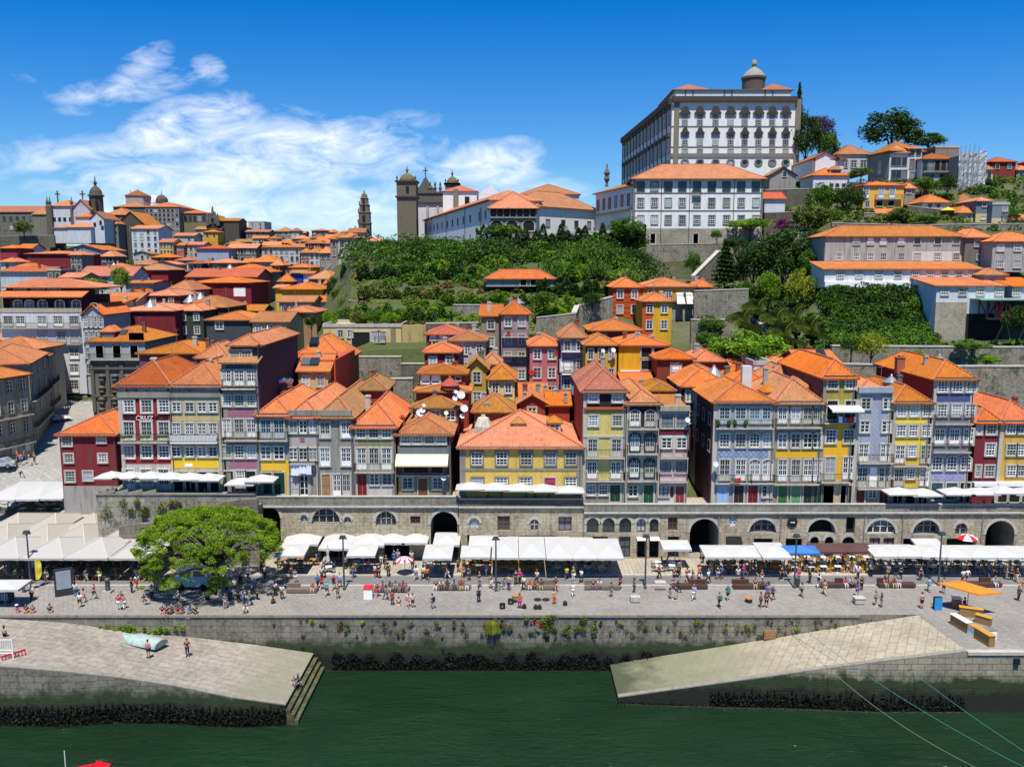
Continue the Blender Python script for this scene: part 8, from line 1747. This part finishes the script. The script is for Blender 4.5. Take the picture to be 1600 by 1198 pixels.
names=['first','second','third','fourth','fifth','sixth','seventh','eighth']
k=0
for r,(yc,x0s)in enumerate((((872,850),(-42,28,97,168)),((851,829),(-52,12,62+8,145+0,190)),((831,813),(-30,30,92)))):
 for i,x0 in enumerate(x0s):
  w=(72,64,60)[r];canopy(f"beige peaked square canopy, {names[i]} from left, {['front', 'middle', 'back'][r]} row",x0+1.2,x0+w-1.2,yc[0],yc[1]-12,BC if r else plain('off_white_canvas','a6a29b',.85,var=.05),3.0,3.0,1.05,0,group='peaked canopies left of the tree')
for i,q in enumerate([(428,475,868,850),(440,497,850,830),(497,546,857,829),(541,586,868,850),(548,600,852,829),(590,632,848,830),(628,668,848,831),(660,706,872,850),(676,718,851,831),(719,766,870,852),(732,778,853,836),(768,810,871,838),(811,853,871,838),(854,895,872,838),(894,934,872,839),(933,975,872,841),(1036,1081,858,843),(1102,1146,870,851),(1145,1190,870,851),(1192,1238,871,847),(1366,1404,869,850),(1403,1442,869,850),(1441,1482,870,851),(1481,1520,871,851),(1519,1559,871,851),(1558,1598,871,852),(1597,1638,871,852),(1432,1474,852,841)]):
 canopy(AWL[i],*q,peak=.3,group='white awnings along the cafes')
canopy('bright blue awning beside the lamp with the bin',1224,1282,864,852,BLU);canopy('brown awning right of the bright blue one',1270,1326,862,848,plain('brown_canvas','4e3330',.85));canopy('second brown awning next to the white row',1323,1374,862,848,plain('brown_canvas','4e3330',.85))
for i,(px,py,z,D,lab)in enumerate([(170,745,10,97.8,'leftmost small white parasol over the bastion wall'),(200,745,10,97.8,'second small white parasol over the bastion wall'),(231,745,10,97.8,'third small white parasol over the bastion wall'),(262,746,10,97.8,'fourth small white parasol over the bastion wall'),(293,747,10,97.8,'fifth small white parasol over the bastion wall'),(324,748,10,97.8,'sixth small white parasol over the bastion wall'),
(376,755,9.5,97.8,'white parasol left of the pair by the mauve house'),(407,750,9.9,97.8,'white parasol right of the pair by the mauve house'),(735,762,8.9,97.8,'leftmost white parasol before the broad yellow house'),(773,763,8.9,97.8,'second white parasol before the broad yellow house'),(811,764,8.9,97.8,'third white parasol before the broad yellow house'),(848,765,8.8,97.8,'fourth white parasol before the broad yellow house'),(890,767,8.7,97.8,'rightmost white parasol before the broad yellow house'),
(1408,770,8.3,97.8,'red-marked white parasol by the lemon yellow house'),(1446,772,8.2,97.8,'white parasol right of the red-marked one'),(1497,770,8.3,97.8,'white parasol before the blue corner house'),(1536,770,8.3,97.8,'white parasol before the maroon house'),(1572,768,8.4,97.8,'white parasol before the peeling yellow house'),(1606,770,8.3,97.8,'white parasol cut by the right frame edge')]):
 gz=7.12 if px<715 else 6.8 if px<911 else 6.0;c=P(px,py,D);w=1.6 if px<350 else 1.75;t=thing('parasol',lab,'parasol',(c.x,98.6,gz),0,'white parasols on the upper street');zc=c.z-gz;mb=MB();q=[Vector((-w,-1.5,zc)),Vector((w,-1.5,zc)),Vector((w,.9,zc)),Vector((-w,.9,zc))];tp=Vector((0,0,zc+.55))
 for k in range(4):mb.tri(q[k],q[(k+1)%4],tp);mb.quad(q[k]-Vector((0,0,.15)),q[(k+1)%4]-Vector((0,0,.15)),q[(k+1)%4],q[k])
 mb.build('canopy',WC,t);mb=MB();mb.tube((0,0,0),tp,.035,n=7);mb.build('pole',POLE,t)
 for s in(-1,1):
  if fr.random()<.7:top=fr.choice(['black','white','red','navy','brown']);t2=thing('person',f"person in {top}, {'left' if s < 0 else 'right'} seat, {lab}",'person',(c.x+s*.9,98.9,gz),-s*math.pi/2,'people seated on the upper street');M_=POSES['sit'];omat(link('body',M_['body'],t2),fr.choice(SK_));omat(link('shirt',M_['shirt'],t2),CL[top]);omat(link('trousers',M_['trousers'],t2),CL['black']);omat(link('hair',M_['hair'],t2),fr.choice(HR))
for i,(x0,x1,yf,yb,z)in enumerate([(-30,22,781,752,3.4),(20,60,780,752,3.4),(58,97,779,752,3.4)]):canopy(f"white tent of the upper left square, {names[i]} from the left",x0,x1,yf,yb,WC,z,z+.1,.5,.2,'tent','tent','white tents on the square')
canopy('wide beige canopy against the crimson corner house, rear one',112,156,797,783,BC,3.2,3.3,.2,.1);canopy('pair-peaked beige canopy in front of the rear one, left',82,120,807,797,BC,3.0,3.1,.4,.0);canopy('pair-peaked beige canopy in front of the rear one, right',119,157,807,797,BC,3.0,3.1,.4,.0)
t=thing('parasol','white parasol half way up the left street','parasol',P(95,672,150));mb=MB();mb.lathe((0,0,2.3),[(2.3,0),(1.2,.35),(.05,.6)],4);mb.build('canopy',WC,t);mb=MB();mb.tube((0,0,0),(0,0,2.7),.04);mb.build('pole',POLE,t)
def roundp(label,px,py,R_,cols,z,h=2.1,n=8):
 t=thing('parasol',label,'parasol',G(px,py,z));mb=MB()
 for i in range(n):
  a0,a1=2*math.pi*i/n,2*math.pi*(i+1)/n;a=(math.cos(a0)*R_,math.sin(a0)*R_,h);b=(math.cos(a1)*R_,math.sin(a1)*R_,h);mb.add([a,b,(b[0]*.55,b[1]*.55,h+R_*.28),(a[0]*.55,a[1]*.55,h+R_*.28)],[(0,1,2,3)],i%2);mb.add([(a[0]*.55,a[1]*.55,h+R_*.28),(b[0]*.55,b[1]*.55,h+R_*.28),(0,0,h+R_*.42)],[(0,1,2)],(i+(1 if n>8 else 0))%2)
 mb.build('canopy',cols,t);mb=MB();mb.tube((0,0,0),(0,0,h+R_*.4),.025);mb.lathe((0,0,0),[(.2,0),(.2,.05)],8);mb.build('pole',POLE,t)
PK=plain('hot_pink_cloth','d0205c',.7);roundp('hot pink and white parasol standing in the passage',632,897,1.0,[PK,WHITE],.12,1.7,16);roundp('red and white segmented parasol behind the right awnings',1508,872,1.3,[RED,WHITE],.12,2.5)
t=thing('folded_parasol','folded white parasol between the sunny cafe tables','parasol',G(513,890,.12));mb=MB();mb.lathe((0,0,.9),[(.16,0),(.24,.2),(.14,.9),(.18,1.3),(.05,2.0)],9);mb.build('canopy',WC,t);mb=MB();mb.tube((0,0,0),(0,0,3),.03);mb.lathe((0,0,0),[(.3,0),(.3,.08)],8);mb.build('pole',POLE,t)
def lamp(label,px,py,h=6.1):
 t=thing('street_lamp',label,'street lamp',G(px,py),0,'tall dark lamp posts along the quay');mb=MB();mb.tube((0,0,0),(0,0,h),.11,.075,10);mb.lathe((0,0,0),[(.17,0),(.17,.3),(.12,.34)],10);mb.build('post',STEEL,t);mb=MB();mb.box(-.42,-.12,h-.35,.42,.12,h-.22);mb.box(-.3,-.18,h-.2,.28,.18,h+.02);mb.build('lamp_head',STEEL,t);mb=MB();mb.box(-.25,-.15,h-.24,.23,.15,h-.21);mb.build('lens',WHITE,t)
for px,py,lab in((48,912,'street lamp beside the yellow feather flag'),(538,921,'street lamp just right of the folded parasol'),(775,923,'street lamp next to the parked pedicab'),(1008,919,'street lamp near the metal floor grate'),(1241,918,'street lamp with a black bin beside it'),(1466,914,'street lamp left of the orange kiosk')):lamp(lab,px,py)
STB=plain('bench_granite','6f6357',.8,var=.25);WDB=plain('bench_dark_wood','4a3029',.7,var=.25)
for i,(x0,x1,py,b0,b1,m_,lab)in enumerate([(447,494,927,447,467,STB,'grey bench at the right edge of the tree shade'),(584,638,926,605,635,STB,'grey bench beside the red-topped box'),(683,734,923,715,733,STB,'grey bench with six sitters'),(820,870,922,845,866,STB,'grey bench behind the drum'),(913,969,922,914,937,STB,'grey bench left of the bare lamp'),(1051,1106,921,1078,1104,WDB,'dark wooden bench right of the bare lamp'),(1146,1202,921,1146,1172,WDB,'dark wooden bench behind the round stool'),(1283,1338,919,1308,1320,WDB,'dark wooden bench below the brown awnings'),(1374,1431,919,1374,1392,WDB,'dark wooden bench right of the stone planter'),(1511,1566,918,1535,1552,WDB,'dark wooden bench behind the orange kiosk')]):
 a,c=G(x0,py),G(x1,py);t=thing('bench',lab,'bench',a,0,'long double benches along the promenade');L=c.x-a.x;mb=MB();mb.prism([(0,0),(L,0),(L+.1,.9),(.1,.9)],.12,.46);mb.build('seat',m_,t);u0,u1=(b0-x0)/(x1-x0)*L,(b1-x0)/(x1-x0)*L;mb=MB();mb.box(u0,.55,.46,u1,.82,.92);mb.build('backrest',m_,t);mb=MB()
 for q in(.08,.5,.9):mb.box(L*q,.15,0,L*q+.2,.75,.12)
 mb.build('foot',IRON,t)
 for px in{1:(598,609,618,630),2:(681,689,699,709,720,730),3:(828,836,846),4:(927,937),6:(1181,1192),7:(1322,1330),8:(1384,1398,1405),9:(1556,),0:(488,)}.get(i,()):
  top=PR.choice(['white','pink','light blue','red','navy','teal','beige','magenta','orange','black']);bot=PR.choice(['black','denim','beige','white']);p=G(px,py);n_=sum(1 for z_ in LABS if z_.endswith(lab));base=f"{names[n_]} sitter, in {top}, on the {lab}";LABS[base]=[1]
  s=thing('person',base,'person',(p.x,p.y+.3,-.04),PR.uniform(-.3,.3),'people out on the quay');M_=POSES['sit'];omat(link('body',M_['body'],s),PR.choice(SK_));omat(link('shirt',M_['shirt'],s),CL[top]);omat(link('trousers',M_['trousers'],s),CL[bot]);omat(link('shoes',M_['shoes'],s),CL['white']);omat(link('hair',M_[PR.choice(['hair','long'])],s),PR.choice(HR))
def simple(name,label,cat,p,builds,rz=0):
 t=thing(name,label,cat,p,rz)
 for nm,fn,m_ in builds:mb=MB();fn(mb);mb.build(nm,m_,t)
 return t
simple('info_box','white box with a bright red lid on the promenade','cabinet',G(575,936),[('body',lambda m:m.box(-.45,0,0,.45,.8,1.1),WHITE),('lid',lambda m:m.prism([(-.5,-.05),(.5,-.05),(.5,.85),(-.5,.85)],1.1,0,z1s=[1.14,1.14,1.3,1.3]),RED)])
simple('advertising_panel','tall black advertising panel with a pale poster face','advertising panel',G(101,930),[('frame',lambda m:m.box(-.15,-.9,0,.15,.9,3.0),plain('panel_frame','2c2e30',.4)),('poster',lambda m:m.box(.15,-.7,.8,.17,.7,2.8),plain('poster_paper','8f979c',.4,var=.3))],R(-62))
def flag(m):
 n=10
 for i in range(n):
  z0,z1=.9+2.3*i/n,.9+2.3*(i+1)/n;f=lambda z:.75*math.sin(math.pi*min(1,max(0,(z-.7)/2.9)))**.5;m.quad((0,0,z0),(f(z0),.06*math.sin(z0*5),z0),(f(z1),.06*math.sin(z1*5),z1),(0,0,z1))
simple('feather_flag','yellow feather flag standing by the left lamp','flag',G(57,917),[('pole',lambda m:m.tube((0,0,0),(0,0,3.3),.03),POLE),('cloth',flag,plain('flag_lemon','c9bc38',.7)),('base',lambda m:m.lathe((0,0,0),[(.3,0),(.3,.06)],8),IRON)])
simple('feather_flag','small lilac feather flag left of the yellow one','flag',G(50,900),[('pole',lambda m:m.tube((0,0,0),(0,0,2.6),.03),POLE),('cloth',lambda m:m.quad((0,0,1),(.5,.05,1.1),(.4,0,2.4),(0,0,2.6)),plain('flag_lilac','7a72a8',.7))])
simple('drinking_fountain','dark iron fountain pillar on a square stone base','fountain',G(169,926),[('base',lambda m:m.box(-.42,-.4,0,.42,.4,.3),GRANL),('pillar',lambda m:m.lathe((0,0,.3),[(.3,0),(.25,.1),(.24,1.05),(.33,1.1),(.33,1.3),(.2,1.4)],12),STEEL)])
simple('stone_block','pale stone block below the bare lamp','stone block',G(993,942),[('block',lambda m:m.box(-.5,0,.12,.5,.75,.62),GRANL),('plinth',lambda m:m.box(-.4,.1,0,.4,.65,.12),GRAND)])
simple('planter','grey stone planter beside the standing couple','planter',G(1344,945),[('box',lambda m:m.prism([(-.5,0),(.5,0),(.5,.8),(-.5,.8)],.1,.65),GRANL),('plinth',lambda m:m.box(-.42,.08,0,.42,.72,.1),GRAND),('rim',lambda m:m.box(-.56,-.06,.65,.56,.86,.72),GRANL)])
simple('round_stool','round stool with a wooden top near the quay edge','stool',G(1171,942),[('top',lambda m:m.lathe((0,.3,.42),[(.42,0),(.42,.08)],16),TW),('drum',lambda m:m.lathe((0,.3,0),[(.36,0),(.38,.42)],16),IRON)])
simple('drum','yellow-topped drum on a dark stand by the musicians','drum',G(805,942),[('shell',lambda m:m.lathe((0,.2,.5),[(.3,0),(.34,.3)],14),TW),('stand',lambda m:[m.tube((math.cos(a)*.35,.2+math.sin(a)*.35,0),(0,.2,.5),.025)for a in(0,2.1,4.2)],IRON)])
for px,py,lab in((785,951,'black loudspeaker, left of the two on the quay'),(798,944,'black case right of the loudspeaker')):simple('loudspeaker',lab,'loudspeaker',G(px,py),[('cabinet',lambda m:m.prism([(-.3,0),(.3,0),(.25,.35),(-.25,.35)],0,.55),BLACK),('grille',lambda m:m.lathe((0,-.01,.12),[(.05,0),(.2,.1),(.05,.3)],8),STEEL)])
for px,py,lab in((819,950,'black guitar case lying near the drum'),(840,937,'flat black equipment case, left'),(853,937,'small flat equipment case, right'),(837,951,'rounded black bag, left of a pair by the edge'),(843,951,'rounded black bag, right of a pair by the edge'),(883,945,'dark rucksack standing on the paving')):
 simple('bag',lab,'bag',G(px,py),[('body',lambda m:m.lathe((0,0,0),[(.2,0),(.26,.1),(.2,.35),(.08,.5)]if 'flat' not in lab else[(.4,0),(.42,.08),(.3,.14)],8),CL['black']),('handle',lambda m:m.tube((-.08,0,.5 if 'flat' not in lab else .16),(.08,0,.5 if 'flat' not in lab else .16),.02),CL['dark grey'])])
simple('litter_bin','black litter bin to the right of the fifth lamp','bin',G(1246,917),[('body',lambda m:m.lathe((.0,0,.08),[(.22,0),(.26,.85),(.26,.95)],12),CL['dark grey']),('foot',lambda m:m.lathe((0,0,0),[(.1,0),(.1,.08)],8),IRON)])
simple('sandwich_board','blue sandwich board left of the orange kiosk','sign',G(1466,953),[('front_panel',lambda m:m.prism([(-.45,0),(.35,-.1),(.35,-.06),(-.45,.04)],0,1.35),plain('board_blue','1f86c0',.5)),('rear_panel',lambda m:m.prism([(-.25,.55),(.55,.45),(.5,.1),(.35,.1)],0,1.3),plain('board_back','1c2430',.6))],.2)
simple('manhole_slab','pale square service slab on the road by the bare lamp','floor hatch',G(1033,911),[('slab',lambda m:m.box(-.6,0,.008,.6,.9,.022),GRANL)])
simple('floor_grate','dark double floor grate on the promenade','grate',G(1032,922),[('frame',lambda m:m.box(-.62,0,.004,.62,.55,.016),GRAND),('grating',lambda m:[m.box(-.56+.14*i,.04,.016,-.48+.14*i,.5,.022)for i in range(8)],IRON)])
def bike(m):
 for x in(-.5,.5):
  n=14;ring=[(x+math.cos(2*math.pi*i/n)*.33,0,.34+math.sin(2*math.pi*i/n)*.33)for i in range(n)]
  for i in range(n):m.tube(ring[i],ring[(i+1)%n],.022,n=4)
 for a,b in(((-.5,0,.34),(-.15,0,.8)),((-.15,0,.8),(.35,0,.85)),((.35,0,.85),(.5,0,.34)),((-.15,0,.8),(0,0,.32)),((0,0,.32),(.35,0,.85)),((.35,0,.85),(.3,0,1.05)),((.2,-.2,1.05),(.35,.2,1.05)),((-.5,0,.34),(0,0,.32))):m.tube(a,b,.02,n=5)
for px,py,lab in((783,922,'dark bicycle leaning at the third lamp, front one'),(790,915,'dark bicycle behind the front one at the third lamp')):simple('bicycle',lab,'bicycle',G(px,py),[('frame',bike,IRON),('saddle',lambda m:m.box(-.27,-.07,.84,-.05,.07,.9),CL['black'])],.5)
kp=G(1515,960);t=thing('parasol','big rectangular orange parasol of the wooden kiosk','parasol',kp);o=Vector(kp);c=[G(1480,917,2.9)-o,G(1532,939,2.55)-o,G(1560,936,2.6)-o,G(1524,918,2.95)-o];tp=sum(c,Vector())/4+Vector((0,0,.35));mb=MB()
c=[Vector((-2.6,1.7,2.75)),Vector((.2,-.9,2.5)),Vector((2.9,-.4,2.5)),Vector((.2,2.3,2.75))];tp=Vector((.1,.7,3.1))
for k in range(4):mb.tri(c[k],c[(k+1)%4],tp);mb.quad(c[k]-Vector((0,0,.14)),c[(k+1)%4]-Vector((0,0,.14)),c[(k+1)%4],c[k])
mb.build('canopy',plain('orange_canvas','dd7a10',.8),t);mb=MB();mb.tube((.1,.7,0),tp,.04);mb.lathe((.1,.7,0),[(.4,0),(.4,.08),(.06,.12)],10);mb.build('pole',POLE,t);mb=MB()
for v in c:mb.beam(tp,v,.035)
mb.build('ribs',POLE,t)
t=thing('kiosk_counter','angled wooden kiosk counter with ochre tops under the orange parasol','kiosk',(0,0,0));PLY=plain('kiosk_plywood','8e6f42',.7,var=.2);TOPM=plain('kiosk_ochre_top','c08a30',.6)
def seg(a,b,h,d,m1,m2,nm='counter',tp=True):
 A,B=G(*a),G(*b);v=(B-A).normalized();n=Vector((-v.y,v.x,0));q=[A,B,B+n*d,A+n*d];mb=MB();mb.prism([(p.x,p.y)for p in q],0,h);o=mb.build(nm,m1,t)
 if tp:mb=MB();e=.06;q=[A-v*e-n*e,B+v*e-n*e,B+v*e+n*(d+e),A-v*e+n*(d+e)];mb.prism([(p.x,p.y)for p in q],h,h+.06);mb.build('countertop',m2,o)
seg((1484,974),(1511,990),1.0,.6,PLY,WHITE);seg((1511,990),(1521,996),1.0,.6,WHITE,TOPM,'white_panel');seg((1521,996),(1545,1011),1.05,.6,PLY,TOPM);seg((1499,962),(1535,967),.9,.5,PLY,TOPM);seg((1523,972),(1547,979),.8,.5,PLY,TOPM);seg((1489,950),(1502,951),1.0,.7,PLY,WHITE,'cabinet')
simple('freezer','white chest freezer behind the end of the kiosk counter','freezer',G(1548,1001),[('body',lambda m:m.box(-.6,0,.05,.6,.8,.95),WHITE),('lid',lambda m:m.box(-.62,-.02,.95,.62,.82,1.02),ZINC)],.15)
person(1506,957,'stand',20,'black','black',place='behind the kiosk counter under the orange parasol')
t=canopy('white market tent cut by the left frame edge',-40,28,921,905,WC,2.2,2.3,.3,0,'tent','tent');simple('display_rack','dark display rack under the white tent at the left edge','rack',G(8,942),[('rack',lambda m:m.box(-.9,0,0,.5,.9,1.3),CL['dark grey']),('goods',lambda m:[m.box(-.85+.26*i,-.08,.3,-.68+.26*i,0,1.1)for i in range(5)],plain('mixed_goods','7a96a8',.7,var=.6))])
simple('stall_van','white and pale blue vending van parked in the tree shade','van',G(300,922),[('body',lambda m:m.prism([(-1.9,0),(1.9,0),(1.9,1.9),(-1.9,1.9)],.4,1.5),plain('van_pale_blue','8fb0c4',.4)),('cabin',lambda m:m.prism([(-1.7,.05),(1.7,.05),(1.6,1.85),(-1.6,1.85)],1.5,2.4),WHITE),('window',lambda m:(m.box(-1.3,.0,1.55,-.1,.06,2.15),m.box(.2,.0,1.55,1.4,.06,2.15)),GLASS),('wheel',lambda m:[m.tube((x,-.02,.36),(x,.25,.36),.36,n=14)for x in(-1.2,1.2)],BLACK)])
simple('sandwich_board','small black triangular sign on the upper left square','sign',P(35,747,121.5),[('legs',lambda m:(m.beam((-.4,0,0),(0,0,1.1),.06),m.beam((.4,0,0),(0,0,1.1),.06),m.beam((-.35,0,.12),(.35,0,.12),.06)),IRON)])
cp=P(2,730,124.5);t=thing('car','silver-white hatchback parked at the left edge of the square','car',cp,R(8));mb=MB()
pr=[(-2.1,.35),(2.0,.35),(2.1,.75),(1.35,.95),(.7,1.45),(-1.1,1.48),(-1.9,1.0),(-2.15,.8)];mb.add([(x,-.85,z)for x,z in pr]+[(x,.85,z)for x,z in pr],[tuple(range(8)),tuple(range(15,7,-1))]+[(i,8+i,8+(i+1)%8,(i+1)%8)for i in range(8)]);mb.build('body',plain('car_silver','b4b9be',.3,.3),t)
mb=MB();mb.add([(x,-.86,z)for x,z in((-1.5,1.0),(1.1,1.0),(.6,1.38),(-1.05,1.4))],[(0,1,2,3)]);mb.add([(1.36,-.7,.98),(1.36,.7,.98),(.74,.65,1.42),(.74,-.65,1.42)],[(0,1,2,3)]);mb.build('window',GLASS,t);
for x in(-1.3,1.3):mb=MB();mb.tube((x,-.9,.33),(x,.9,.33),.33,n=14);w_=mb.build('wheel',BLACK,t);mb=MB();mb.tube((x,-.92,.33),(x,-.9,.33),.2,n=12);mb.build('rim',ZINC,w_)
simple('barrier','red plastic barrier on the left ramp','barrier',G(22,1036,-1.0),[('panel',lambda m:([m.box(-.95+.27*i,-.03,.2,-.87+.27*i,.03,.95)for i in range(8)],m.box(-1,-.05,.9,1,.05,1.05),m.box(-1,-.05,.12,1,.05,.28)),RED),('foot',lambda m:(m.box(-.85,-.25,0,-.7,.25,.12),m.box(.7,-.25,0,.85,.25,.12)),RED)],R(48))
simple('barrier','white grid barrier stack at the left frame edge','barrier',G(7,1037,-1.0),[('frame',lambda m:([m.box(-.8+.2*i,-.02,.05+dz,-.76+.2*i,.02,.95+dz)for i in range(9)for dz in(0,1.3)],[m.box(-.85,-.03,z,.85,.03,z+.06)for z in(0,1.0,1.3,2.3)]),WHITE),('post',lambda m:m.box(.82,-.04,0,.9,.04,2.5),WHITE)])
t=thing('upturned_boat','upturned pale green rowing boat lying on the left ramp','boat',G(222,1003,-1.75),R(-22));mb=MB();n=12;sec=[]
for i in range(n+1):
 u=i/n;w=.95*math.sin(math.pi*min(1,.14+.80*u*1.0))**.7 if u<.5 else .95-.12*(u-.5);w=.95*(1-(1-min(1,u*2.2))**2.2)*.98+.02;w*=1-.18*max(0,u-.6);h=.62*(1-.35*(1-min(1,u*1.8))**2)
 sec.append([(-2.5+5*u,w*math.cos(a),max(.04,h*math.sin(a)**.75 if math.sin(a)>0 else .04))for a in[math.pi*k/10 for k in range(11)]])
for s_ in sec:mb.v+=s_
for i in range(n):
 for k in range(10):mb.f.append((i*11+k,(i+1)*11+k,(i+1)*11+k+1,i*11+k+1));mb.mi.append(0)
mb.f.append(tuple(n*11+k for k in range(11)));mb.mi.append(0);mb.build('hull',plaster('9fb3ac',.6),t,smooth=True)
mb=MB();mb.beam((-2.4,0,.55),(2.5,0,.66),.07);mb.box(2.1,-.8,.02,2.5,.8,.08);mb.build('keel',GREYW,t)
simple('pallet','wooden pallet leaning on the quay wall above the right ramp','pallet',P(1203,998,81.3),[('slats',lambda m:[m.box(-.6,-.02-.1*i*.3,.18*i,.6,.02-.1*i*.3,.18*i+.12)for i in range(6)],plain('pallet_wood','a5784c',.8)),('rails',lambda m:[m.box(x-.05,.02,0,x+.05,.1,1.05)for x in(-.55,0,.55)],plain('pallet_wood','a5784c',.8))])
def rope(label,pts,sag,col,r=.03):
 a,c=pts;t=thing('mooring_rope',label,'rope',a);mb=MB();n=24;q=[a.lerp(c,i/n)-Vector((0,0,sag*4*(i/n)*(1-i/n)))-a for i in range(n+1)]
 for u,v in zip(q,q[1:]):mb.tube(u,v,r,n=5)
 mb.build('rope',col,t);mb=MB();mb.tube((0,0,-.1),(0,-.12,-.02),.06,n=6);mb.build('knot',col,t)
RG=plain('green_rope','2f7f70',.8);RB=plain('bleached_rope','7f8a68',.8)
rope('long green mooring rope falling across the ramp, left of the pair',(P(1236,967,81.6),Vector(P(1660,1228,52))),.9,RG,.022);rope('green mooring rope at the right, right of the pair',(P(1334,972,81.6),Vector(P(1800,1290,52))),1.1,RG,.022)
rope('slack bleached rope lying under the left green one',(P(1238,985,81.6),Vector(P(1560,1215,50))),1.4,RB,.02)
t=thing('motorboat','red motorboat just entering the bottom of the view','boat',G(145,1238,-5.7),R(4));mb=MB();pr=[(-3,-1),(2,-1.05),(3.4,0),(2,1.05),(-3,1)];mb.prism(pr,0,1.0);mb.build('hull',WHITE,t)
mb=MB();mb.prism([(-1.7,-.8),(-.1,-.8),(-.1,.8),(-1.7,.8)],1.0,0,z1s=[1.7,2.0,2.0,1.7]);mb.prism([(.1,-.85),(1.2,-.8),(1.2,.8),(.1,.85)],1.0,0,z1s=[2.2,1.9,1.9,2.2]);mb.build('canopy',plain('boat_red','b80f1c',.4),t);mb=MB();mb.tube((-1.9,0,1),(-1.9,0,3.6),.03);mb.build('antenna',WHITE,t);mb=MB();mb.box(1.2,-.6,1.0,1.7,.6,1.9);mb.build('windscreen',BLACK,t);mb=MB();mb.beam((1.7,-.9,1.1),(3.6,-.6,1.15),.08);mb.build('railing',WHITE,t)
t=thing('red_cloth','small red cloth caught in the weeds of the quay wall','cloth',P(843,975,81.3));mb=MB();mb.add([(-.5,0,.3),(.1,-.15,.15),(.55,0,-.2),(.0,-.1,-.1),(-.2,-.2,0)],[(0,1,3,4),(1,2,3)]);mb.build('cloth',RED,t)
t=thing('bunting','strings of small flags hung across the left street','bunting',P(110,600,160));o=Vector(t.location);mb=MB();m2=MB()
for k,(x0,y0,x1,y1,D)in enumerate([(104,602,145,610,168),(100,622,142,624,160),(72,632,132,628,150),(128,596,146,602,175),(72,640,108,646,148)]):
 a,c=P(x0,y0,D)-o,P(x1,y1,D)-o;n=16;q=[a.lerp(c,i/n)-Vector((0,0,2.2*(i/n)*(1-i/n)))for i in range(n+1)]
 for u,v in zip(q,q[1:]):m2.tube(u,v,.02,n=4);w_=(v-u)*.3;mb.tri(u+w_*.6,v-w_*.6,(u+v)/2-Vector((0,0,.4)))
mb.build('flags',plain('bunting_white','d4d0c8',.8,var=.3),t);m2.build('string',IRON,t)
have=sum(1 for o in COL.objects if o.get('category')=='person');DIN.sort(key=lambda d:d[4]);room=298-have;SC={}
for n_,(ri,rw,desc,x,y,z,rot,top,bot,ski,hri,hk)in enumerate(DIN):
 M_=POSES['sit'];parts=(('body',SK_[ski]),('shirt',CL[top]),('trousers',CL[bot]),(hk,HR[hri]))
 if n_<room:
  t=thing('person',f"{rw}-row diner in {top} seated {desc}",'person',(x,y,z),rot,rw+'-row diners '+desc)
  for k_,m_ in parts:omat(link('hair' if k_=='long' else k_,M_[k_],t),m_)
 else:
  R_=Matrix.Translation((x,y,z))@Matrix.Rotation(rot,4,'Z')
  for k_,m_ in parts:
   mb=SC.setdefault('c',MB());me=M_[k_];ml=SC.setdefault('m',[]);
   if m_ not in ml:ml.append(m_)
   mb.add([R_@v.co for v in me.vertices],[tuple(p.vertices)for p in me.polygons],ml.index(m_))
if 'c' in SC:tag(SC['c'].build('seated_crowd',SC['m']),'crowd of diners deep in the shade under the awnings',kind='stuff')
